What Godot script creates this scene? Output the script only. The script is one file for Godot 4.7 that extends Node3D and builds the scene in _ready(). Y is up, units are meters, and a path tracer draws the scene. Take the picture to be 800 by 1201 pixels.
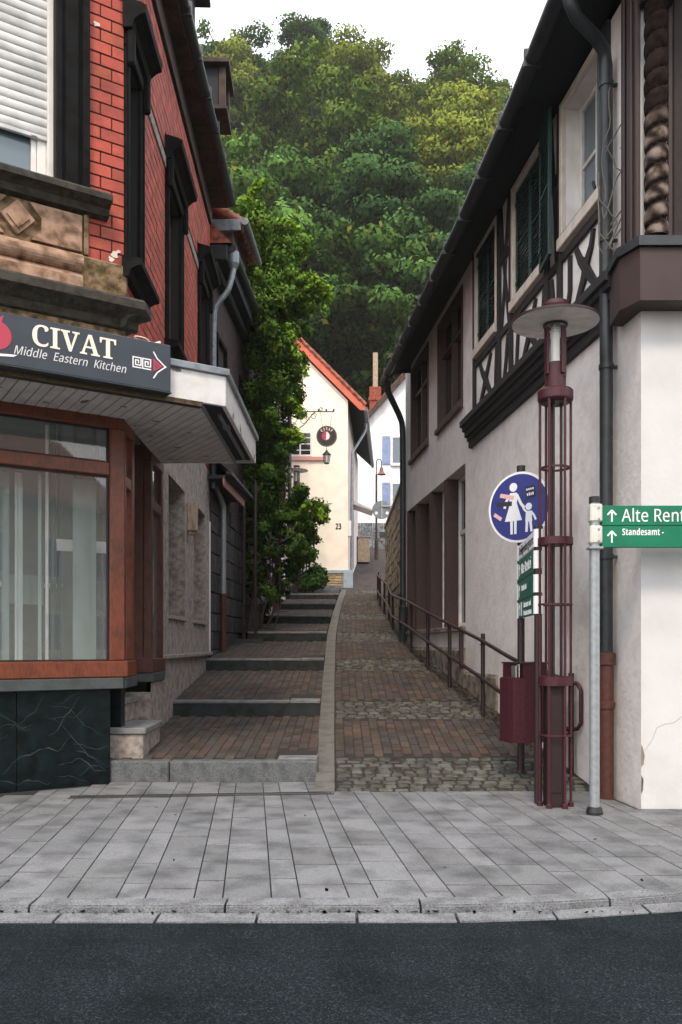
extends Node3D

var rng := RandomNumberGenerator.new()
var M := {}
var T := {}
var used := {}

# ------------------------------------------------------------------ mesh builder
class MB:
	var v := PackedVector3Array()
	var n := PackedVector3Array()
	var c := PackedColorArray()
	var xf := Transform3D()
	var col := Color.WHITE

	func put(a: Vector3, na: Vector3) -> void:
		v.append(xf * a)
		n.append((xf.basis * na).normalized())
		c.append(col)

	func tri(a: Vector3, b: Vector3, d: Vector3) -> void:      # counter-clockwise seen from outside
		var na := (b - a).cross(d - a)
		if na.length_squared() < 1e-18:
			return
		na = na.normalized()
		put(a, na); put(d, na); put(b, na)

	func tri_s(a: Vector3, b: Vector3, d: Vector3, na: Vector3, nb: Vector3, nd: Vector3) -> void:
		put(a, na); put(d, nd); put(b, nb)

	func quad(a: Vector3, b: Vector3, d: Vector3, e: Vector3) -> void:
		tri(a, b, d); tri(a, d, e)

	func tri_o(a: Vector3, b: Vector3, d: Vector3, o: Vector3) -> void:
		if (b - a).cross(d - a).dot((a + b + d) / 3.0 - o) < 0.0:
			tri(a, d, b)
		else:
			tri(a, b, d)

	func quad_o(a: Vector3, b: Vector3, d: Vector3, e: Vector3, o: Vector3) -> void:
		tri_o(a, b, d, o); tri_o(a, d, e, o)

	func box(mn: Vector3, mx: Vector3, b := 0.0, bottom := true) -> void:
		var ce := (mn + mx) / 2.0
		var h := (mx - mn) / 2.0
		b = minf(b, minf(h.x, minf(h.y, h.z)) * 0.9)
		for a in 3:
			for s in [-1, 1]:
				if a == 1 and s == -1 and not bottom:
					continue
				var q := []
				for t in [[-1, -1], [1, -1], [1, 1], [-1, 1]]:
					q.append(corner(ce, h, a, s, t[0], t[1], b))
				quad_o(q[0], q[1], q[2], q[3], ce)
		if b <= 0.0:
			return
		for sx in [-1, 1]:
			for sy in [-1, 1]:
				if sy == -1 and not bottom:
					continue
				tri_o(pt(ce, h, [sx, sy, -1], 0, b), pt(ce, h, [sx, sy, -1], 1, b), pt(ce, h, [sx, sy, -1], 2, b), ce)
				tri_o(pt(ce, h, [sx, sy, 1], 0, b), pt(ce, h, [sx, sy, 1], 1, b), pt(ce, h, [sx, sy, 1], 2, b), ce)
		for a in 3:
			var e := (a + 1) % 3
			var f := (a + 2) % 3
			for s in [-1, 1]:
				for t in [-1, 1]:
					var k := [0, 0, 0]
					k[e] = s; k[f] = t
					if not bottom and k[1] == -1:
						continue
					var k0 := k.duplicate(); k0[a] = -1
					var k1 := k.duplicate(); k1[a] = 1
					quad_o(pt(ce, h, k0, e, b), pt(ce, h, k1, e, b), pt(ce, h, k1, f, b), pt(ce, h, k0, f, b), ce)

	func pt(ce: Vector3, h: Vector3, k: Array, full: int, b: float) -> Vector3:
		var p := ce
		for i in 3:
			p[i] += k[i] * (h[i] - (0.0 if i == full else b))
		return p

	func corner(ce: Vector3, h: Vector3, a: int, s: int, t: int, u: int, b: float) -> Vector3:
		var k := [0, 0, 0]
		k[a] = s; k[(a + 1) % 3] = t; k[(a + 2) % 3] = u
		return pt(ce, h, k, a, b)

	func tube(pts: Array, r: Variant, sides := 8, caps := true) -> void:
		var m := pts.size()
		var rings := []
		var norms := []
		var up := Vector3.UP
		var last := Vector3.ZERO
		for i in m:
			var t: Vector3 = (pts[mini(i + 1, m - 1)] - pts[maxi(i - 1, 0)])
			t = t.normalized()
			if i == 0:
				up = Vector3.RIGHT if absf(t.y) > 0.9 else Vector3.UP
				last = (up - t * up.dot(t)).normalized()
			else:
				last = (last - t * last.dot(t)).normalized()
			var w := t.cross(last)
			var ring := []
			var rn := []
			var rad: float = r[i] if r is Array else r
			for k in sides:
				var a := TAU * k / sides
				var q := last * cos(a) + w * sin(a)
				ring.append(pts[i] + q * rad)
				rn.append(q)
			rings.append(ring)
			norms.append(rn)
		for i in m - 1:
			for k in sides:
				var j := (k + 1) % sides
				tri_s(rings[i][k], rings[i][j], rings[i + 1][j], norms[i][k], norms[i][j], norms[i + 1][j])
				tri_s(rings[i][k], rings[i + 1][j], rings[i + 1][k], norms[i][k], norms[i + 1][j], norms[i + 1][k])
		if caps:
			for k in range(1, sides - 1):
				tri(rings[0][0], rings[0][k + 1], rings[0][k])
				tri(rings[m - 1][0], rings[m - 1][k], rings[m - 1][k + 1])

	func lathe(prof: Array, sides := 20, at := Vector3.ZERO) -> void:   # Vector2(radius, height), bottom to top
		for i in prof.size() - 1:
			var p: Vector2 = prof[i]
			var q: Vector2 = prof[i + 1]
			var nn := Vector2(q.y - p.y, p.x - q.x).normalized()
			for k in sides:
				var a := TAU * k / sides
				var b := TAU * (k + 1) / sides
				var da := Vector3(cos(a), 0, -sin(a))
				var db := Vector3(cos(b), 0, -sin(b))
				var na := da * nn.x + Vector3.UP * nn.y
				var nb := db * nn.x + Vector3.UP * nn.y
				var p0 := at + da * p.x + Vector3.UP * p.y
				var p1 := at + db * p.x + Vector3.UP * p.y
				var q0 := at + da * q.x + Vector3.UP * q.y
				var q1 := at + db * q.x + Vector3.UP * q.y
				if p.x > 1e-6:
					tri_s(p0, p1, q1, na, nb, nb)
				if q.x > 1e-6:
					tri_s(p0, q1, q0, na, nb, na)

	func prism(poly: Array, z0: float, z1: float) -> void:      # outline in x, y
		var pl := PackedVector2Array(poly)
		if Geometry2D.is_polygon_clockwise(pl):
			pl.reverse()
		var ix := Geometry2D.triangulate_polygon(pl)
		for i in range(0, ix.size(), 3):
			var a := pl[ix[i]]
			var b := pl[ix[i + 1]]
			var d := pl[ix[i + 2]]
			if (b - a).cross(d - a) < 0.0:
				var w := b
				b = d
				d = w
			tri(Vector3(a.x, a.y, z1), Vector3(b.x, b.y, z1), Vector3(d.x, d.y, z1))
			tri(Vector3(a.x, a.y, z0), Vector3(d.x, d.y, z0), Vector3(b.x, b.y, z0))
		for i in pl.size():
			var a := pl[i]
			var b := pl[(i + 1) % pl.size()]
			quad(Vector3(a.x, a.y, z0), Vector3(b.x, b.y, z0), Vector3(b.x, b.y, z1), Vector3(a.x, a.y, z1))

	func mould(prof: Array, x0: float, x1: float) -> void:      # outline in z, y run along x
		var keep := xf
		xf = xf * Transform3D(Basis(Vector3(0, 0, 1), Vector3(0, 1, 0), Vector3(-1, 0, 0)), Vector3.ZERO)
		prism(prof, -x1, -x0)
		xf = keep

	func vprism(foot: Array, y0: float, y1: float) -> void:     # footprint in X, d (d runs away from the street)
		var keep := xf
		xf = xf * Transform3D(Basis(Vector3(1, 0, 0), Vector3(0, 0, -1), Vector3(0, 1, 0)), Vector3.ZERO)
		prism(foot, y0, y1)
		xf = keep

	func wall(x0: float, x1: float, y0: float, y1: float, holes: Array, depth: float) -> void:
		var xs := [x0, x1]
		var ys := [y0, y1]
		for h in holes:
			xs.append_array([h.position.x, h.end.x]); ys.append_array([h.position.y, h.end.y])
		xs.sort(); ys.sort()
		for i in xs.size() - 1:
			for j in ys.size() - 1:
				if xs[i + 1] - xs[i] < 1e-5 or ys[j + 1] - ys[j] < 1e-5:
					continue
				var mid := Vector2((xs[i] + xs[i + 1]) / 2.0, (ys[j] + ys[j + 1]) / 2.0)
				var open := false
				for h in holes:
					open = open or h.has_point(mid)
				if not open:
					quad(Vector3(xs[i], ys[j], 0), Vector3(xs[i + 1], ys[j], 0), Vector3(xs[i + 1], ys[j + 1], 0), Vector3(xs[i], ys[j + 1], 0))
		for h in holes:
			var a: Vector2 = h.position
			var b: Vector2 = h.end
			quad(Vector3(a.x, a.y, -depth), Vector3(a.x, a.y, 0), Vector3(a.x, b.y, 0), Vector3(a.x, b.y, -depth))
			quad(Vector3(b.x, a.y, 0), Vector3(b.x, a.y, -depth), Vector3(b.x, b.y, -depth), Vector3(b.x, b.y, 0))
			quad(Vector3(a.x, a.y, 0), Vector3(a.x, a.y, -depth), Vector3(b.x, a.y, -depth), Vector3(b.x, a.y, 0))
			quad(Vector3(a.x, b.y, -depth), Vector3(a.x, b.y, 0), Vector3(b.x, b.y, 0), Vector3(b.x, b.y, -depth))

	func frame(x0: float, x1: float, y0: float, y1: float, w: float, z0: float, z1: float, b := 0.004) -> void:
		box(Vector3(x0, y0, z0), Vector3(x0 + w, y1, z1), b)
		box(Vector3(x1 - w, y0, z0), Vector3(x1, y1, z1), b)
		box(Vector3(x0 + w, y1 - w, z0), Vector3(x1 - w, y1, z1 - 0.002), b)
		box(Vector3(x0 + w, y0, z0), Vector3(x1 - w, y0 + w, z1 - 0.002), b)

	func ribbon(pts: Array, w: Variant, z0: float, z1: float) -> void:     # a bent board in x, y of varying width
		var left := []
		var right := []
		for i in pts.size():
			var t: Vector2 = (pts[mini(i + 1, pts.size() - 1)] - pts[maxi(i - 1, 0)]).normalized()
			var q := Vector2(-t.y, t.x)
			var ww: float = w[i] if w is Array else w
			left.append(pts[i] + q * ww / 2.0)
			right.append(pts[i] - q * ww / 2.0)
		for i in pts.size() - 1:
			var l0 := Vector3(left[i].x, left[i].y, z1)
			var l1 := Vector3(left[i + 1].x, left[i + 1].y, z1)
			var r0 := Vector3(right[i].x, right[i].y, z1)
			var r1 := Vector3(right[i + 1].x, right[i + 1].y, z1)
			var dz := Vector3(0, 0, z0 - z1)
			quad(l0, r0, r1, l1)
			quad(l0 + dz, l0, l1, l1 + dz)
			quad(r0, r0 + dz, r1 + dz, r1)

	func mesh() -> ArrayMesh:
		var a := []
		a.resize(Mesh.ARRAY_MAX)
		a[Mesh.ARRAY_VERTEX] = v
		a[Mesh.ARRAY_NORMAL] = n
		a[Mesh.ARRAY_COLOR] = c
		var m := ArrayMesh.new()
		m.add_surface_from_arrays(Mesh.PRIMITIVE_TRIANGLES, a)
		return m

# ------------------------------------------------------------------ naming
func numbered(called: String, parent: Node) -> String:
	var key := str(parent.get_instance_id()) + called
	var k: int = used.get(key, 0)
	used[key] = k + 1
	return called if k == 0 else "%s_%03d" % [called, k]

func place(called: String, mesh: Mesh, mat: Material, parent: Node, at := Transform3D()) -> MeshInstance3D:
	var o := MeshInstance3D.new()
	o.name = numbered(called, parent)
	o.mesh = mesh
	o.material_override = mat
	o.transform = at
	parent.add_child(o, true)
	return o

func obj(called: String, mb: MB, mat: Material, parent: Node) -> MeshInstance3D:
	return place(called, mb.mesh(), mat, parent)

func thing(called: String, label: String, category: String, at := Vector3.ZERO, turn := 0.0, group := "") -> Node3D:
	var o := Node3D.new()
	o.name = numbered(called, self)
	add_child(o, true)
	o.position = at
	o.rotation.y = turn
	tag(o, label, category, group)
	return o

func tag(o: Node, label: String, category: String, group := "") -> void:
	o.set_meta("label", label)
	o.set_meta("category", category)
	if group:
		o.set_meta("group", group)

func setting(called: String, label: String, mb: MB = null, mat: Material = null) -> Node3D:
	var o: Node3D = MeshInstance3D.new() if mb else Node3D.new()
	o.name = called
	if mb:
		o.mesh = mb.mesh()
		o.material_override = mat
	add_child(o, true)
	o.set_meta("kind", "structure")
	o.set_meta("label", label)
	return o

func stuff(o: Node) -> void:
	o.set_meta("kind", "stuff")

func start(root: Node3D = null, frame := Transform3D()) -> MB:
	var b := MB.new()
	b.xf = (root.transform.affine_inverse() if root else Transform3D()) * frame
	return b

func P(x: float, y: float, d: float) -> Vector3:
	return Vector3(x, y, -d)

# ------------------------------------------------------------------ materials
func L(r: float, g: float, b: float) -> Color:
	return Color(r, g, b).linear_to_srgb()

func ramp(stops: Array) -> Gradient:
	var g := Gradient.new()
	var off := PackedFloat32Array()
	var cs := PackedColorArray()
	for s in stops:
		off.append(s[0])
		cs.append(s[1] if s[1] is Color else Color(s[1], s[1], s[1]))
	g.offsets = off
	g.colors = cs
	return g

func noise(key: String, sd: int, freq: float, stops: Array, kind := FastNoiseLite.TYPE_SIMPLEX_SMOOTH, oct := 4, size := 512, ridged := false, warp := 0.0) -> NoiseTexture2D:
	var f := FastNoiseLite.new()
	f.seed = sd
	f.frequency = freq
	f.noise_type = kind
	f.fractal_octaves = oct
	f.fractal_type = FastNoiseLite.FRACTAL_RIDGED if ridged else FastNoiseLite.FRACTAL_FBM
	if oct <= 1 and not ridged:
		f.fractal_type = FastNoiseLite.FRACTAL_NONE
	if warp > 0.0:
		f.domain_warp_enabled = true
		f.domain_warp_amplitude = warp
		f.domain_warp_frequency = freq * 0.8
	var t := NoiseTexture2D.new()
	t.noise = f
	t.width = size
	t.height = size
	t.seamless = true
	t.generate_mipmaps = false
	if stops.size():
		t.color_ramp = ramp(stops)
	T[key] = t
	return t

func mat(key: String, lin: Color, rough: float, o := {}) -> StandardMaterial3D:
	var m := StandardMaterial3D.new()
	m.resource_name = key
	m.albedo_color = lin
	m.roughness = rough
	m.metallic = o.get("metal", 0.0)
	m.metallic_specular = o.get("spec", 0.5)
	var s: Variant = o.get("s", 1.0)
	var sv: Vector3 = s if s is Vector3 else Vector3.ONE * s
	if o.has("t") or o.has("b"):
		m.uv1_triplanar = true
		m.uv1_world_triplanar = o.get("world", true)
		m.uv1_scale = sv
		m.uv1_triplanar_sharpness = 4.0
	if o.has("t"):
		m.albedo_texture = T[o.t]
	if o.has("b"):
		m.heightmap_enabled = true
		m.heightmap_texture = T[o.b]
		m.heightmap_scale = o.get("bs", 0.3)
	if o.has("d"):
		m.detail_enabled = true
		m.detail_albedo = T[o.d]
		m.detail_blend_mode = BaseMaterial3D.BLEND_MODE_MUL
		m.detail_uv_layer = BaseMaterial3D.DETAIL_UV_2
		m.uv2_triplanar = true
		m.uv2_world_triplanar = true
		m.uv2_scale = Vector3.ONE * o.get("ds", 0.3) if not o.get("ds", 0.3) is Vector3 else o.ds
		m.uv2_triplanar_sharpness = 4.0
	if o.get("vc", false):
		m.vertex_color_use_as_albedo = true
	if o.has("back"):
		m.backlight_enabled = true
		m.backlight = o.back
	if o.get("two", false):
		m.cull_mode = BaseMaterial3D.CULL_DISABLED
	M[key] = m
	return m

func materials() -> void:
	noise("speckle", 1, 0.42, [[0.0, 0.5], [0.4, 0.82], [0.62, 1.0], [1.0, 1.0]], FastNoiseLite.TYPE_VALUE, 2, 512)
	noise("asphalt", 2, 0.28, [[0.0, 0.32], [0.5, 0.5], [0.68, 0.66], [0.85, 1.0], [1.0, 1.0]], FastNoiseLite.TYPE_VALUE, 2, 1024)
	noise("stain", 3, 0.008, [[0.0, 0.72], [0.35, 0.89], [0.6, 1.0], [1.0, 1.0]], FastNoiseLite.TYPE_SIMPLEX_SMOOTH, 6, 512)
	noise("soft", 4, 0.006, [[0.0, Color(0.9, 0.88, 0.87)], [0.4, Color(0.96, 0.95, 0.945)], [0.65, Color.WHITE], [1.0, Color.WHITE]], FastNoiseLite.TYPE_SIMPLEX_SMOOTH, 5, 512)
	noise("grime", 5, 0.012, [[0.0, Color(0.42, 0.39, 0.34)], [0.3, Color(0.72, 0.68, 0.62)], [0.55, Color(0.93, 0.91, 0.88)], [1.0, Color.WHITE]], FastNoiseLite.TYPE_SIMPLEX_SMOOTH, 6, 512, false, 30.0)
	noise("grain", 6, 0.03, [[0.0, 0.7], [0.4, 0.88], [0.7, 1.0], [1.0, 0.94]], FastNoiseLite.TYPE_SIMPLEX_SMOOTH, 4, 512)
	noise("vein", 7, 0.0045, [[0.0, Color(0.5, 0.55, 0.58)], [0.6, Color(0.6, 0.66, 0.68)], [0.9, Color(0.72, 0.78, 0.8)], [1.0, Color.WHITE]], FastNoiseLite.TYPE_SIMPLEX_SMOOTH, 4, 1024, true, 60.0)
	noise("bumpy", 8, 0.05, [], FastNoiseLite.TYPE_SIMPLEX_SMOOTH, 5, 512)
	noise("pits", 9, 0.02, [[0.0, 0.0], [0.25, 0.8], [0.5, 1.0], [1.0, 1.0]], FastNoiseLite.TYPE_CELLULAR, 2, 512)
	noise("moss", 10, 0.01, [[0.0, Color(0.42, 0.44, 0.24)], [0.35, Color(0.75, 0.73, 0.55)], [0.55, Color(1, 0.98, 0.94)], [1.0, Color.WHITE]], FastNoiseLite.TYPE_SIMPLEX_SMOOTH, 5, 512)
	noise("peel", 11, 0.006, [[0.0, Color(0.35, 0.32, 0.29)], [0.13, Color(0.5, 0.47, 0.43)], [0.145, Color.WHITE], [1.0, Color.WHITE]], FastNoiseLite.TYPE_SIMPLEX_SMOOTH, 6, 512, false, 40.0)
	noise("bark", 12, 0.02, [[0.0, 0.5], [1.0, 1.0]], FastNoiseLite.TYPE_SIMPLEX_SMOOTH, 4, 256)

	noise("fine", 21, 0.42, [[0.0, 0.78], [0.45, 0.93], [0.65, 1.0], [1.0, 1.0]], FastNoiseLite.TYPE_VALUE, 2, 512)
	noise("veil", 22, 0.007, [[0.0, Color(0.94, 0.93, 0.925)], [0.5, Color(0.98, 0.978, 0.976)], [1.0, Color.WHITE]], FastNoiseLite.TYPE_SIMPLEX_SMOOTH, 6, 512)
	mat("asphalt", L(0.042, 0.060, 0.072), 0.95, {"t": "asphalt", "s": 0.62, "d": "stain", "ds": 0.35, "b": "asphalt", "bs": 0.4, "spec": 0.25})
	mat("slab", L(1, 1, 1), 0.82, {"vc": true, "t": "fine", "s": 0.9, "d": "stain", "ds": 0.55, "b": "bumpy", "bs": 0.08, "spec": 0.3})
	mat("granite", L(0.23, 0.237, 0.25), 0.8, {"t": "speckle", "s": 1.0, "d": "stain", "ds": 0.8, "b": "bumpy", "bs": 0.15})
	mat("step_dark", L(0.032, 0.042, 0.048), 0.9, {"t": "speckle", "s": 2.5, "d": "grime", "ds": 0.8, "b": "bumpy", "bs": 0.2})
	mat("kerb_grime", L(0.135, 0.145, 0.15), 0.85, {"t": "speckle", "s": 1.0, "d": "stain", "ds": 1.3, "b": "bumpy", "bs": 0.15})
	mat("step_edge", L(0.25, 0.25, 0.25), 0.85, {"t": "speckle", "s": 3.0, "d": "stain", "ds": 0.9})
	mat("joint", L(0.02, 0.021, 0.02), 0.95, {"t": "speckle", "s": 3.0})
	mat("joint_brick", L(0.024, 0.02, 0.018), 0.95, {"t": "speckle", "s": 3.0})
	mat("paver", L(1, 1, 1), 0.88, {"vc": true, "t": "fine", "s": 1.1, "spec": 0.3, "d": "stain", "ds": 0.45, "b": "bumpy", "bs": 0.1})
	mat("cobble", L(1, 1, 1), 0.75, {"vc": true, "t": "speckle", "s": 1.1, "spec": 0.35, "d": "grime", "ds": 0.6, "b": "bumpy", "bs": 0.15})
	mat("strip", L(0.165, 0.155, 0.14), 0.9, {"t": "speckle", "s": 3.0, "d": "stain", "ds": 0.7, "b": "bumpy", "bs": 0.15})
	mat("iron", L(0.03, 0.033, 0.035), 0.55, {"t": "stain", "s": 2.0})
	mat("earth", L(0.035, 0.04, 0.022), 0.95, {"t": "stain", "s": 0.3})
	mat("brick", L(1.0, 1.0, 1.0), 0.7, {"vc": true, "t": "fine", "s": 1.0, "d": "stain", "ds": 0.7, "b": "bumpy", "bs": 0.1})
	mat("mortar_dark", L(0.022, 0.018, 0.018), 0.95, {"t": "speckle", "s": 3.0})
	mat("dark_stone", L(0.010, 0.0105, 0.012), 0.7, {"spec": 0.2, "t": "grime", "s": 0.9, "b": "bumpy", "bs": 0.12})
	mat("sandstone", L(0.46, 0.30, 0.22), 0.9, {"t": "grime", "s": 0.9, "d": "stain", "ds": 1.7, "b": "pits", "bs": 0.5})
	mat("sandstone_mossy", L(0.26, 0.19, 0.125), 0.92, {"t": "moss", "s": 1.2, "d": "grime", "ds": 1.4, "b": "bumpy", "bs": 0.35})
	mat("ledge_stone", L(0.045, 0.041, 0.036), 0.8, {"t": "moss", "s": 1.6, "d": "grime", "ds": 1.1, "b": "bumpy", "bs": 0.3})
	mat("concrete", L(0.36, 0.31, 0.28), 0.92, {"t": "stain", "s": 0.9, "d": "stain", "ds": 2.3, "b": "bumpy", "bs": 0.25})
	mat("board", L(0.20, 0.14, 0.088), 0.85, {"t": "grain", "s": Vector3(2.5, 0.25, 2.5), "d": "grime", "ds": 0.5})
	mat("marble", L(0.017, 0.032, 0.037), 0.3, {"t": "vein", "s": 0.7, "d": "grime", "ds": 1.1, "spec": 0.3})
	mat("marble_vein", L(0.038, 0.060, 0.067), 0.4, {"t": "grime", "s": 2.5})
	mat("marble_edge", L(0.075, 0.09, 0.092), 0.45, {"t": "speckle", "s": 3.0, "d": "stain", "ds": 1.0})
	mat("window_wood", L(0.195, 0.044, 0.016), 0.42, {"t": "grain", "s": Vector3(3.0, 0.5, 3.0), "d": "stain", "ds": 1.2, "b": "grain", "bs": 0.06})
	mat("window_wood_dark", L(0.10, 0.026, 0.015), 0.5, {"t": "grain", "s": Vector3(3.0, 0.5, 3.0), "d": "stain", "ds": 1.2})
	mat("white_paint", L(0.72, 0.70, 0.68), 0.5, {"t": "soft", "s": 1.0})
	mat("canopy_white", L(0.70, 0.69, 0.68), 0.55, {"t": "peel", "s": 0.55, "d": "soft", "ds": 1.2})
	mat("slat_white", L(0.62, 0.60, 0.58), 0.75, {"t": "soft", "s": 0.8, "d": "peel", "ds": 0.9})
	mat("zinc", L(0.23, 0.26, 0.285), 0.45, {"metal": 0.3, "t": "stain", "s": 1.5})
	mat("galvanised", L(0.33, 0.36, 0.385), 0.45, {"metal": 0.4, "t": "soft", "s": 5.0})
	mat("sign_navy", L(0.021, 0.03, 0.046), 0.45, {"t": "soft", "s": 1.0})
	mat("cream_letter", L(0.88, 0.76, 0.64), 0.6)
	mat("pale_letter", L(0.62, 0.62, 0.64), 0.6)
	mat("crimson", L(0.42, 0.03, 0.065), 0.5)
	mat("gold_trim", L(0.20, 0.13, 0.045), 0.55, {"t": "grime", "s": 2.0})
	mat("trim_dark", L(0.03, 0.022, 0.014), 0.7)
	mat("roof_dark", L(0.028, 0.030, 0.034), 0.75, {"t": "stain", "s": 0.8})
	mat("soffit_dark", L(0.012, 0.018, 0.023), 0.8, {"t": "grain", "s": Vector3(2, 2, 0.4)})
	mat("soffit_brown", L(0.070, 0.040, 0.028), 0.75, {"t": "grain", "s": Vector3(2, 2, 0.4), "d": "grime", "ds": 0.6})
	mat("gutter_dark", L(0.022, 0.028, 0.034), 0.45, {"t": "stain", "s": 1.5})
	mat("timber", L(0.022, 0.016, 0.016), 0.8, {"t": "grain", "s": Vector3(2, 0.6, 2), "b": "grain", "bs": 0.2})
	mat("timber_black", L(0.016, 0.016, 0.018), 0.7, {"t": "grain", "s": Vector3(2, 0.6, 2)})
	mat("beam_brown", L(0.042, 0.023, 0.022), 0.65, {"t": "soft", "s": 0.8})
	mat("rope_carving", L(1, 1, 1), 0.9, {"spec": 0.2, "vc": true, "t": "grime", "s": 1.4, "b": "bumpy", "bs": 0.2})
	mat("plaster_white", L(0.62, 0.612, 0.615), 0.9, {"t": "veil", "s": 0.5, "b": "bumpy", "bs": 0.12})
	mat("plaster_alley", L(0.81, 0.765, 0.75), 0.92, {"t": "veil", "s": 0.5, "d": "veil", "ds": 1.6, "b": "bumpy", "bs": 0.25})
	mat("timber_infill", L(0.86, 0.82, 0.79), 0.92, {"t": "soft", "s": 0.6, "b": "bumpy", "bs": 0.2})
	mat("plaster_pink", L(0.70, 0.60, 0.58), 0.92, {"t": "soft", "s": 0.5, "b": "bumpy", "bs": 0.15})
	mat("plinth", L(0.27, 0.24, 0.225), 0.95, {"t": "grime", "s": 0.6, "b": "bumpy", "bs": 0.4})
	mat("cream_trim", L(0.70, 0.62, 0.53), 0.6, {"t": "soft", "s": 1.4})
	mat("shutter_green", L(0.014, 0.050, 0.046), 0.5, {"t": "soft", "s": 2.0})
	mat("brown_frame", L(0.085, 0.050, 0.044), 0.6, {"t": "grain", "s": Vector3(2, 0.5, 2)})
	mat("maroon_board", L(0.052, 0.026, 0.026), 0.65, {"t": "grain", "s": Vector3(2, 0.5, 2)})
	mat("maroon", L(0.056, 0.0095, 0.018), 0.48, {"t": "stain", "s": 3.5, "spec": 0.45})
	mat("maroon_deep", L(0.024, 0.008, 0.010), 0.5, {"t": "stain", "s": 2.5})
	mat("rust_red", L(0.085, 0.026, 0.018), 0.6, {"t": "stain", "s": 3.0})
	mat("lamp_under", L(0.66, 0.63, 0.59), 0.5, {"t": "soft", "s": 2.0})
	mat("lamp_tube", L(0.82, 0.80, 0.74), 0.35)
	mat("chrome", L(0.6, 0.6, 0.6), 0.25, {"metal": 0.9})
	mat("black", L(0.012, 0.012, 0.014), 0.5)
	mat("sign_blue", L(0.022, 0.031, 0.21), 0.4, {"t": "soft", "s": 1.5})
	mat("sign_white", L(0.80, 0.80, 0.82), 0.45)
	mat("sign_grey", L(0.20, 0.22, 0.24), 0.5, {"metal": 0.2, "t": "soft", "s": 2.0})
	mat("sign_green", L(0.0, 0.165, 0.085), 0.4, {"t": "soft", "s": 0.8})
	mat("sign_green_dark", L(0.0, 0.11, 0.075), 0.45)
	mat("sticker_pink", L(0.72, 0.42, 0.45), 0.6)
	mat("sticker_black", L(0.02, 0.02, 0.03), 0.6)
	mat("terracotta", L(0.36, 0.115, 0.075), 0.8, {"t": "grime", "s": 0.7})
	mat("verge_red", L(0.58, 0.13, 0.075), 0.75, {"t": "soft", "s": 0.7})
	mat("cream_wall", L(0.92, 0.82, 0.70), 0.9, {"t": "veil", "s": 0.4, "b": "bumpy", "bs": 0.15})
	mat("blue_trim", L(0.33, 0.40, 0.47), 0.8, {"t": "soft", "s": 1.0})
	mat("yellow_brick", L(1, 1, 1), 0.85, {"vc": true, "t": "speckle", "s": 2.0})
	mat("mortar_pale", L(0.20, 0.17, 0.13), 0.95)
	mat("pink_sill", L(0.52, 0.27, 0.235), 0.8)
	mat("white_wall", L(0.84, 0.85, 0.88), 0.9, {"t": "soft", "s": 0.3})
	mat("shutter_blue", L(0.22, 0.29, 0.48), 0.6, {"t": "soft", "s": 1.0})
	mat("grey_stone", L(1, 1, 1), 0.9, {"vc": true, "t": "grime", "s": 0.8, "b": "bumpy", "bs": 0.3})
	mat("stone_block", L(1, 1, 1), 0.92, {"vc": true, "t": "grime", "s": 0.9, "d": "stain", "ds": 1.2, "b": "bumpy", "bs": 0.6})
	mat("purple_brick", L(0.055, 0.03, 0.032), 0.85, {"t": "grime", "s": 1.0, "b": "pits", "bs": 0.6})
	mat("curtain", L(0.44, 0.50, 0.49), 0.9, {"t": "soft", "s": Vector3(3, 0.3, 3), "two": true, "back": L(0.3, 0.32, 0.32)})
	mat("curtain_dim", L(0.20, 0.26, 0.25), 0.9, {"t": "soft", "s": Vector3(3, 0.3, 3)})
	mat("room", L(0.17, 0.20, 0.20), 0.9, {"t": "soft", "s": 0.6})
	mat("room_dark", L(0.025, 0.028, 0.032), 0.9)
	mat("blind", L(0.58, 0.585, 0.58), 0.55, {"t": "stain", "s": 0.5})
	mat("bark", L(0.075, 0.06, 0.048), 0.95, {"t": "bark", "s": 2.0, "b": "bark", "bs": 1.0})
	mat("pale_bark", L(0.34, 0.31, 0.27), 0.95, {"t": "bark", "s": 2.0})
	mat("twig", L(0.045, 0.036, 0.03), 0.9)
	mat("dry_twig", L(0.15, 0.135, 0.12), 0.9)
	mat("leaf", L(1, 1, 1), 0.75, {"spec": 0.12, "vc": true, "two": true, "back": L(0.10, 0.12, 0.03)})
	mat("ochre", L(0.58, 0.47, 0.30), 0.9, {"t": "soft", "s": 0.3})
	mat("cabinet", L(0.42, 0.32, 0.22), 0.8, {"t": "grain", "s": Vector3(1, 0.3, 1)})
	mat("chimney_brick", L(0.33, 0.085, 0.055), 0.9, {"t": "grime", "s": 1.2, "b": "pits", "bs": 1.0})
	mat("copper_lamp", L(0.20, 0.075, 0.055), 0.6)
	var g := StandardMaterial3D.new()
	g.resource_name = "glass"
	g.albedo_color = Color(0.9, 0.96, 0.95, 0.06)
	g.roughness = 0.02
	g.transparency = BaseMaterial3D.TRANSPARENCY_ALPHA
	M["glass"] = g
	var dg := StandardMaterial3D.new()
	dg.resource_name = "dark_glass"
	dg.albedo_color = L(0.02, 0.024, 0.028)
	dg.roughness = 0.06
	dg.metallic_specular = 0.6
	M["dark_glass"] = dg
	var wg := dg.duplicate()
	wg.albedo_color = L(0.10, 0.14, 0.17)
	M["pale_glass"] = wg

# ------------------------------------------------------------------ levels of the ground
const S1 := 7.78                                     # where the ramp begins
func ramp_y(d: float) -> float:
	return 0.15 * maxf(0.0, d - S1) if d < 29.4 else 3.243 + 0.2 * (d - 29.4)

func kerb_d(x: float) -> float:
	if x < 0.4:
		return 4.49
	return 4.49 + 0.107 * pow(minf(x, 1.9) - 0.4, 2) + 0.08 * maxf(0.0, x - 1.9)

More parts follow.
